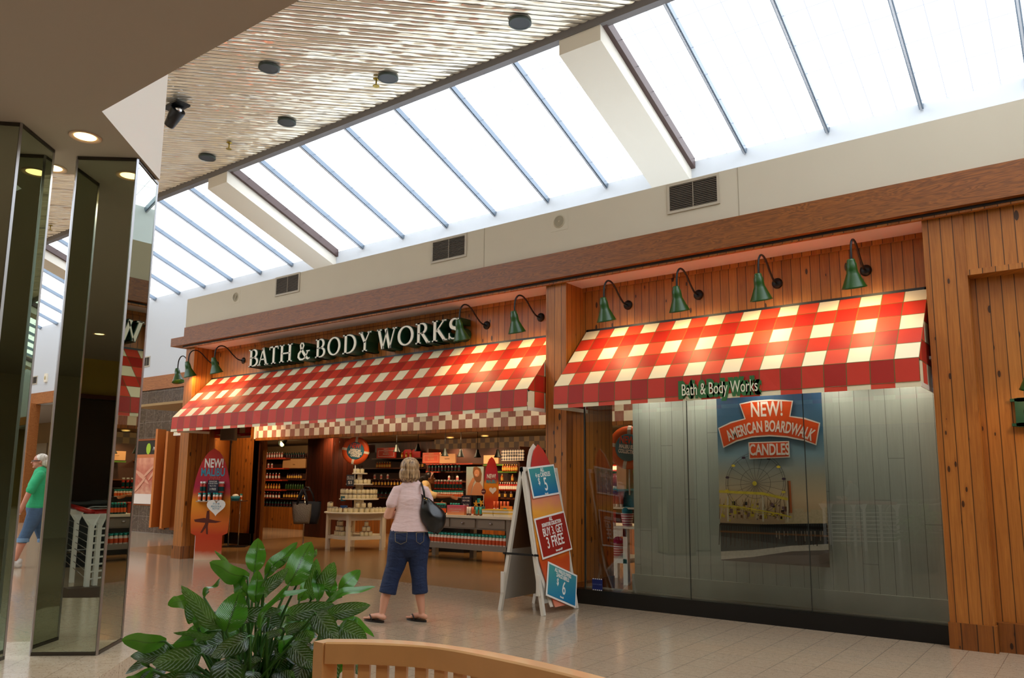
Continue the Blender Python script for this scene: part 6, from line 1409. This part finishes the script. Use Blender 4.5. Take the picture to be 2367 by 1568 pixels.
for k in range(3): MB().ball((.125+.01*k, -.075+.02*k, 1.52+.02*k), .016, mat('floral_pink', 'e8b8a0', .6), 8).build('flower', E_)
face(E_, hc, (1, -.15, -.1), .98)

# ---- woman in green seen between the columns
G_ = thing('person', 'white haired woman in green shirt and denim capris walking, between the mirrored columns', 'person', (-14.0, 5.66, 0), math.radians(68))
b = MB(); hc = (-.03, 0, 1.68); head(b, hc, (-1, -.1, 0), skin_c, 1.02); b.limb([(.0, 0, 1.48), (-.02, 0, 1.60)], [.06, .052], skin_c)
b.limb([(.0, 0, .95), (0, 0, 1.1), (0, 0, 1.32), (0, 0, 1.45)], [(.13, .17), (.12, .14), (.12, .16), (.09, .15)], skin_c, 16, up=(1, 0, 0))
b.limb([(-.02, -.17, 1.44), (-.10, -.21, 1.28), (-.145, -.22, 1.13), (-.20, -.2, .96), (-.25, -.19, .84)], [.05, .047, .042, .035, .027], skin_c); fingers(b, (-.262, -.19, .76), (-.05, 0, -1), (-1, .2, 0), skin_c)
b.limb([(.02, .17, 1.44), (.10, .21, 1.25), (.14, .22, 1.10), (.1, .2, .92)], [.05, .045, .04, .028], skin_c); fingers(b, (.08, .2, .84), (-.1, 0, -1), (-1, 0, 0), skin_c)
b.limb([(0, -.08, .92), (-.10, -.08, .55), (-.17, -.08, .36), (-.23, -.08, .13)], [.1, .065, .058, .036], skin_c); b.limb([(0, .08, .92), (.08, .08, .55), (.17, .08, .34), (.25, .08, .12)], [.1, .065, .058, .036], skin_c)
fuse(b, 'body', G_, .0075, 3, skin_c)
b = MB(); b.limb([(0, 0, .96), (0, 0, 1.1), (-.01, 0, 1.3), (0, 0, 1.45)], [(.16, .19), (.15, .165), (.155, .18), (.11, .16)], white, 18, up=(1, 0, 0)); b.limb([(-.0, -.15, 1.46), (-.07, -.2, 1.33), (-.11, -.215, 1.22)], [.07, .068, .07], white); b.limb([(.0, .15, 1.46), (.07, .2, 1.33), (.11, .215, 1.22)], [.07, .068, .07], white); b.limb([(0, 0, 1.45), (-.01, 0, 1.5)], [.1, .075], white)
fuse(b, 'shirt', G_, .009, 3, cloth('green_shirt', '2fae74', .12, 9., .5, .02))
b = MB(); b.limb([(0, 0, .92), (0, 0, 1.0)], [(.16, .185), (.15, .17)], dn, 18, up=(1, 0, 0)); b.limb([(-.0, -.08, .9), (-.10, -.08, .58), (-.15, -.08, .44)], [(.13, .11), .085, .08], dn); b.limb([(0, .08, .9), (.07, .08, .58), (.13, .08, .42)], [(.13, .11), .085, .078], dn)
jo = fuse(b, 'jeans', G_, .01, 3, cloth('mid_denim', '45607e', .25, 12., .4, .02))
for p in ((-.152, -.08, .43), (.132, .08, .41)): MB().lathe([(.088, -.03), (.09, .03), (.08, .035)], mat('denim_cuff', '6a86a0', .8), c=p, n=18, cap=False).build('cuff', jo)
b = MB(); wh = hairmat('white_hair', 'b8b0a0', 'efe9dc'); b.ball((0., 0, 1.725), (.10, .088, .085), wh, 18); b.ball((.05, 0, 1.67), (.07, .08, .08), wh, 14); fuse(b, 'hair', G_, .008, 2, wh)
face(G_, hc, (-1, -.1, 0)); MB().tube([(-.02, -.085, 1.69), (-.10, -.07, 1.69), (-.135, -.03, 1.685), (-.14, .03, 1.685), (-.1, .07, 1.69)], .006, black, 8).build('glasses', G_)
MB().lathe([(.03, -.006), (.033, 0), (.03, .006)], whitepaint, c=(-.245, -.19, .845), n=14, cap=False).build('bracelet', G_)
for p, a in (((-.25, -.08, .02), .5), ((.27, .08, .05), -.6)):
    b = MB(); M = Matrix.Translation(p) @ Matrix.Rotation(a, 4, 'Y'); b.limb([M @ Vector((.05, 0, .05)), M @ Vector((-.05, 0, .055)), M @ Vector((-.17, 0, .035))], [(.045, .055), (.045, .05), (.045, .035)], whitepaint, 14, up=(0, 1, 0)); b.limb([M @ Vector((.03, 0, .05)), M @ Vector((.03, 0, .11))], [.047, .045], whitepaint)
    fuse(b, 'sneaker', G_, .008, 2, mat('sneaker', 'cfc8be', .6))
# ---- woman reflected in the mirrored column
M_ = thing('person', 'dark haired woman in grey top and black shorts, seen only as a mirror reflection', 'person', refl(101, 1338), math.radians(25))
b = MB(); hc = (0, 0, 1.47); head(b, hc, (-1, 0, 0), skin_c, .98); b.limb([(0, 0, 1.28), (0, 0, 1.4)], [.055, .048], skin_c); b.limb([(0, 0, .82), (0, 0, 1.0), (0, 0, 1.2), (0, 0, 1.28)], [(.12, .16), (.1, .13), (.11, .15), (.085, .14)], skin_c, 16, up=(1, 0, 0))
for s_ in (-1, 1):
    b.limb([(0, s_*.16, 1.26), (-.02, s_*.21, 1.08), (-.12, s_*.2, 1.0), (-.2, s_*.14, 1.04)], [.046, .042, .034, .026], skin_c); fingers(b, (-.25, s_*.12, 1.06), (-1, -s_*.2, .2), (0, 0, 1), skin_c)
    b.limb([(0, s_*.08, .8), (s_*-.06, s_*.08, .45), (s_*-.12, s_*.08, .1)], [.09, .058, .034], skin_c); foot(b, (s_*-.12+.04, s_*.08, .03), (s_*-.12-.18, s_*.08, .03), skin_c)
fuse(b, 'body', M_, .009, 3, skin_c)
b = MB(); b.limb([(0, 0, .86), (0, 0, 1.0), (0, 0, 1.2), (0, 0, 1.28)], [(.135, .18), (.125, .15), (.13, .165), (.1, .15)], white, 16, up=(1, 0, 0)); b.limb([(0, -.15, 1.26), (0, -.2, 1.14)], [.062, .06], white); b.limb([(0, .15, 1.26), (0, .2, 1.14)], [.062, .06], white); fuse(b, 'shirt', M_, .01, 3, mat('grey_top', '6a6c76', .8))
b = MB(); b.limb([(0, 0, .8), (0, 0, .88)], [(.135, .175), (.13, .165)], black, 16, up=(1, 0, 0))
for s_ in (-1, 1): b.limb([(0, s_*.08, .8), (s_*-.03, s_*.08, .62)], [(.11, .1), .095], black)
fuse(b, 'shorts', M_, .01, 3, black); b = MB(); b.ball((.015, 0, 1.515), (.098, .086, .085), hd, 16); b.ball((.06, 0, 1.47), (.05, .06, .07), hd, 12); fuse(b, 'hair', M_, .009, 2, hd); face(M_, hc, (-1, 0, 0), .98)
for s_ in (-1, 1): MB().box((s_*-.12-.19, s_*.08-.045, 0), (s_*-.12+.06, s_*.08+.045, .03), black).build('sandal', M_)

# ================================================================ PLANT
PL = Vector((-2.50, 1.77, 0)); plz = math.radians(54.7)
t = thing('potted_plant', 'leafy green plant with silver striped leaves in the foreground, left of the wooden chair', 'plant', PL, plz); plant = t
def leafmat():
    k = NT('striped_leaf'); x, y, z = k.xyz('UV')   # x along, y across -1..1
    ay = k.ma('ABSOLUTE', y); ph = k.ma('SUBTRACT', k.ma('MULTIPLY', x, 11.), k.ma('MULTIPLY', ay, 3.2))
    tcn = k.t.nodes.new('ShaderNodeTexCoord'); n = k.n('TexNoise', {'Vector': tcn.outputs['UV'], 'Scale': 4., 'Detail': 4.}).outputs['Fac']
    s_ = k.ma('SINE', k.ma('MULTIPLY', k.ma('ADD', ph, k.ma('MULTIPLY', n, .9)), 6.283)); s_ = k.ma('MINIMUM', k.ma('MAXIMUM', k.ma('MULTIPLY', k.ma('SUBTRACT', k.ma('ADD', s_, k.ma('MULTIPLY', n, 1.5)), 1.05), 1.8), 0.), 1.)
    md = k.ma('LESS_THAN', ay, .07)
    edge = k.ma('LESS_THAN', ay, .86); f = k.ma('MULTIPLY', k.ma('MULTIPLY', s_, edge), .6)
    col = k.mix(f, hexc('0c2413'), hexc('a8bfb0')); col = k.mix(k.ma('MULTIPLY', md, .5), col, hexc('7a9a70'))
    back = k.mix(md, hexc('3a7c16'), hexc('1f4a0c'))
    vn = k.ma('SINE', k.ma('MULTIPLY', ph, 12.)); back = k.mix(k.ma('MULTIPLY', k.ma('GREATER_THAN', vn, .9), .3), back, hexc('2c6414'))
    g = k.n('NewGeometry').outputs['Backfacing']; c = k.mix(g, col, back); k.set(col=c, rough=.24, spec=.7, normal=k.bump(k.ma('ADD', s_, vn), .15, .003))
    tl_ = k.n('BsdfTranslucent', {'Color': (.2, .5, .04, 1)}); mx = k.n('MixShader', {0: .22, 1: k.b.outputs[0], 2: tl_.outputs[0]}); k.t.links.new(mx.outputs[0], k.out.inputs[0]); return k.m
lm_ = leafmat(); stem_m = mat('leaf_stem', '3a6a24', .45)
def Lp(cx, cy, y=0.): px, py = 320+cx*.2535, 1220+cy*.2535; s_ = 620/(1+y*.30); return Vector(((px-610)/s_, y, CAMZ-(py-1112)/s_))
def leaf(base, tip, wd, under=False, droop=.15, roll=0., cup=.25, name='leaf', face=None):
    b0, t0 = Vector(base), Vector(tip); d = t0-b0; L = d.length; dn_ = d.normalized()
    v = Vector((0, -1, .0)) if face is None else Vector(face); n_ = (v-dn_*v.dot(dn_)); n_ = n_.normalized() if n_.length > .1 else Vector((0, 0, 1))
    s_ = dn_.cross(n_).normalized(); n_ = s_.cross(dn_); c_, sn = math.cos(roll), math.sin(roll); s2 = s_*c_+n_*sn; n2 = -s_*sn+n_*c_
    NL, NW = 12, 6; b = MB(); vs = []; fs = []
    for i in range(NL+1):
        u = i/NL; w_ = wd/2*(max(0., math.sin(PI*min(1, u**.78*.97+.03)))**.62)*(1 if u < .97 else .5)
        ctr = b0+d*u+n2*(-droop*L*(2*u-1)**2+droop*L*.5)+n2*.012*math.sin(u*7)
        for j in range(NW+1):
            q = (j/NW*2-1); vs.append(ctr+s2*w_*q+n2*(cup*w_*abs(q)+.05*w_*math.sin(u*14+q*3)*abs(q)))
    for i in range(NL):
        for j in range(NW):
            a = i*(NW+1)+j; f = (a, a+1, a+NW+2, a+NW+1); fs.append(f if under else f[::-1])
    k0 = len(b.v); b.add(vs, fs, lm_, True)
    for i in range(NL+1):
        for j in range(NW+1): b.uv[k0+i*(NW+1)+j] = (i/NL, j/NW*2-1)
    o = b.build(name, plant)
    return o
LV = [((1105, 380), (1120, 90), 160, 1, .02, .05, .1), ((1000, 400), (760, 190), 75, 0, .15, .9, .12), ((1050, 420), (720, 290), 160, 1, .2, .3, .0), ((1060, 570), (930, 400), 120, 1, .1, .2, -.03), ((1200, 420), (1460, 125), 120, 1, .1, .5, .08),
 ((1400, 500), (1580, 125), 215, 1, .05, -.1, .02), ((1210, 400), (1400, 250), 70, 0, .1, .6, .12), ((1560, 300), (1640, 190), 60, 0, .1, .8, .15), ((1180, 590), (1390, 350), 110, 0, .15, .5, -.02), ((1130, 640), (1130, 365), 125, 1, .03, .1, -.06),
 ((700, 580), (825, 430), 62, 1, .1, .9, .05), ((610, 560), (415, 640), 120, 1, .2, .2, .03), ((870, 850), (515, 475), 130, 0, .12, .3, -.12), ((640, 790), (590, 570), 120, 0, .1, -.3, .0), ((680, 840), (690, 600), 80, 1, .05, .5, -.08),
 ((905, 870), (985, 545), 225, 1, .06, .05, -.15), ((1000, 770), (1345, 710), 115, 0, .2, .3, -.05), ((1150, 900), (1400, 465), 62, 1, .2, .9, -.14), ((1250, 650), (1570, 530), 50, 1, .25, .6, -.08), ((1660, 640), (1640, 370), 95, 1, .03, -.2, -.02),
 ((1600, 640), (1640, 270), 120, 0, .05, .5, .06), ((1700, 570), (1790, 310), 140, 0, .15, .3, .04), ((1770, 620), (1785, 450), 100, 1, .05, .2, .0), ((1850, 560), (2030, 390), 125, 1, .1, .2, .05), ((1740, 660), (2175, 525), 78, 1, .18, .8, -.05),
 ((1500, 640), (1590, 400), 120, 1, .1, -.3, .08), ((1380, 760), (1805, 680), 125, 0, .15, .2, -.1), ((1740, 770), (2130, 700), 120, 0, .1, .2, -.05), ((1640, 745), (1845, 1005), 165, 0, .12, .05, -.18), ((1850, 880), (2110, 1010), 170, 0, .15, .1, -.05),
 ((1850, 790), (2200, 985), 66, 1, .25, .6, .03), ((2000, 810), (1920, 900), 62, 1, .1, .3, .02), ((415, 930), (75, 905), 145, 1, .18, .1, .0), ((860, 860), (480, 870), 75, 0, .18, .7, -.08), ((1095, 910), (795, 1070), 145, 0, .18, .1, -.2),
 ((720, 1040), (335, 1100), 190, 0, .15, .15, -.12), ((1380, 900), (1585, 830), 80, 0, .15, .3, -.1), ((1240, 930), (1375, 880), 56, 0, .1, .4, -.15), ((1480, 990), (1645, 920), 110, 0, .12, .2, -.1), ((1440, 1010), (1665, 1215), 150, 0, .12, .1, -.16),
 ((930, 1090), (930, 1440), 225, 0, .12, .0, -.22), ((1140, 1205), (1120, 1420), 120, 0, .1, .1, -.2), ((330, 1150), (95, 1290), 120, 1, .12, .3, -.05), ((345, 1160), (90, 1390), 66, 1, .1, .6, -.1), ((340, 1150), (215, 1420), 76, 0, .1, -.5, -.05),
 ((560, 1230), (310, 1350), 180, 0, .15, .1, -.05), ((650, 1180), (520, 1430), 200, 0, .15, .1, -.1), ((300, 1130), (290, 980), 80, 1, .1, .5, .05), ((640, 960), (420, 1060), 160, 1, .15, .2, .02), ((1560, 1150), (1480, 1420), 160, 0, .1, .2, -.02), ((1760, 1100), (1820, 1420), 170, 0, .1, .1, .0), ((1960, 1150), (2120, 1330), 110, 0, .1, .1, .05), ((1330, 1050), (1380, 1250), 140, 0, .1, .2, .0), ((1480, 1290), (1380, 1420), 70, 1, .2, .4, -.1)]
root = Vector((0, .05, .46)); stems = MB()
for (bs, tp, wd, und, droop, roll, y) in LV:
    y2 = y-.06 if not und else y+.05; b0 = Lp(*bs, y); t0 = Lp(*tp, y2)
    leaf(b0, t0, wd*1.12*.2535/620, not und, droop, roll)
    m0 = root+Vector((rnd.uniform(-.08, .08), rnd.uniform(-.08, .08), 0)); mid = (m0+b0)/2+Vector((0, 0, .06)); 
    stems.tube([m0, mid, b0, b0+(t0-b0)*.3], [.007, .0055, .004, .0025], stem_m, 7)
for k in range(95):                                             # the darker leaves filling the middle
    a = rnd.uniform(0, 2*PI); r = rnd.uniform(.05, .30); z = rnd.uniform(.52, .92)-r*.3; b0 = Vector((r*math.cos(a)*.9, r*math.sin(a)*.7+.08, z)); dr = Vector((math.cos(a), math.sin(a), rnd.uniform(-.6, .5))); t0 = b0+dr.normalized()*rnd.uniform(.13, .2)
    if t0.y < -.1: t0.y = -.1
    leaf(b0, t0, rnd.uniform(.06, .095), rnd.random() < .65, .15, rnd.uniform(-.5, .5), face=(0, -.5, 1))
    stems.tube([root+Vector((rnd.uniform(-.08, .08), rnd.uniform(-.08, .08), 0)), (root+b0)/2+Vector((0, 0, .05)), b0], [.007, .0055, .004], stem_m, 6)
stems.build('stems', t)
MB().lathe([(.2, 0), (.27, .40), (.285, .41), (.285, .45), (.255, .45), (.25, .40)], mat('planter_brown', '4a3424', .5), n=32).build('planter', t); MB().lathe([(.0, .41), (.25, .41)], mat('soil', '1c120c', .95, bump=1.), n=24, cap=False).build('soil', t)

# ================================================================ CHAIR
wood = mat('light_beech', 'e0ac70', .32, coat=.3, var=.12, bscale=12)
t = thing('wooden_chair', 'light wooden chair with a curved slatted back in the foreground', 'chair', (-1.35, 1.5, 0)); ch = Vector((-1.35, 1.5, 0))
zt_ = .95; F_ = [onz(*p, zt_) for p in ((752, 1485.6), (870, 1488), (1004, 1497), (1149.5, 1523), (1342, 1568))]; K_ = [onz(*p, zt_) for p in ((771, 1476.5), (903, 1478), (1038, 1490.7), (1207, 1519), (1410, 1568))]
F_ += [F_[-1]+Vector((.14, -.06, 0))]; K_ += [K_[-1]+Vector((.12, -.07, 0))]
def crm(P, n=8):
    o = []
    for i in range(len(P)-1):
        a, b2 = P[i], P[i+1]; p0 = P[max(i-1, 0)]; p3 = P[min(i+2, len(P)-1)]
        for k in range(n): u = k/n; o.append(.5*((2*a)+(b2-p0)*u+(2*p0-5*a+4*b2-p3)*u*u+(3*a-p0-3*b2+p3)*u**3))
    o.append(P[-1]); return o
Fs, Ks = [p-ch for p in crm(F_)], [p-ch for p in crm(K_)]
b = MB(); hgt = .058; vs = []; fs = []
for f, q in zip(Fs, Ks):
    d = Vector((0, 0, hgt)); e = (q-f)*.12; vs += [f+Vector((0, 0, -.004)), f+e, q-e, q+Vector((0, 0, -.004)), q-d, f-d]
for i in range(len(Fs)-1):
    for k in range(6): fs.append((i*6+k, (i+1)*6+k, (i+1)*6+(k+1) % 6, i*6+(k+1) % 6))
fs += [tuple(range(6)), tuple(range((len(Fs)-1)*6, len(Fs)*6))[::-1]]
b.add(vs, fs, wood, False); b.build('crest_rail', t, fix=True)
def at_arc(P, x):
    for a, c in zip(P, P[1:]):
        if a.x <= x <= c.x or c is P[-1]: u = (x-a.x)/max(1e-6, c.x-a.x); return a+(c-a)*u
    return P[0]
xs_ = [(onz(700+c*.338, 1440+y*.338, .895)-ch).x for c, y in ((300, 264), (395, 268), (510, 275), (632, 285), (758, 300), (885, 318), (1022, 338), (1160, 355))]
x = xs_[-1]
while x < Fs[-1].x-.09: x += .052; xs_.append(x)
for x in xs_:
    f, q = at_arc(Fs, x), at_arc(Ks, x); m_ = (f+q)/2; tn = (at_arc(Fs, x+.02)-at_arc(Fs, x-.02)).normalized(); nn = Vector((-tn.y, tn.x, 0))
    P4 = [m_+tn*sx_*.0165+nn*sy*.009 for sx_, sy in ((-1, -1), (1, -1), (1, 1), (-1, 1))]; MB().prism([Vector((p.x, p.y, .46)) for p in P4], (0, 0, zt_-hgt+.005-.46), wood).build('slat', t, fix=True)
for P in (0, -1):
    f, q = Fs[P], Ks[P]; s_ = -1 if P == 0 else 1; m_ = (f+q)/2; MB().box((m_.x+s_*.012-.02, m_.y-.03, 0), (m_.x+s_*.012+.02, m_.y+.025, zt_-.002), wood).build('leg', t)
xl, xr = Fs[0].x, Fs[-1].x; MB().box((xl, -.42, .42), (xr, .05, .46), wood).build('seat', t)
for x in (xl, xr-.04): MB().box((x, -.42, 0), (x+.04, -.38, .42), wood).build('leg', t)
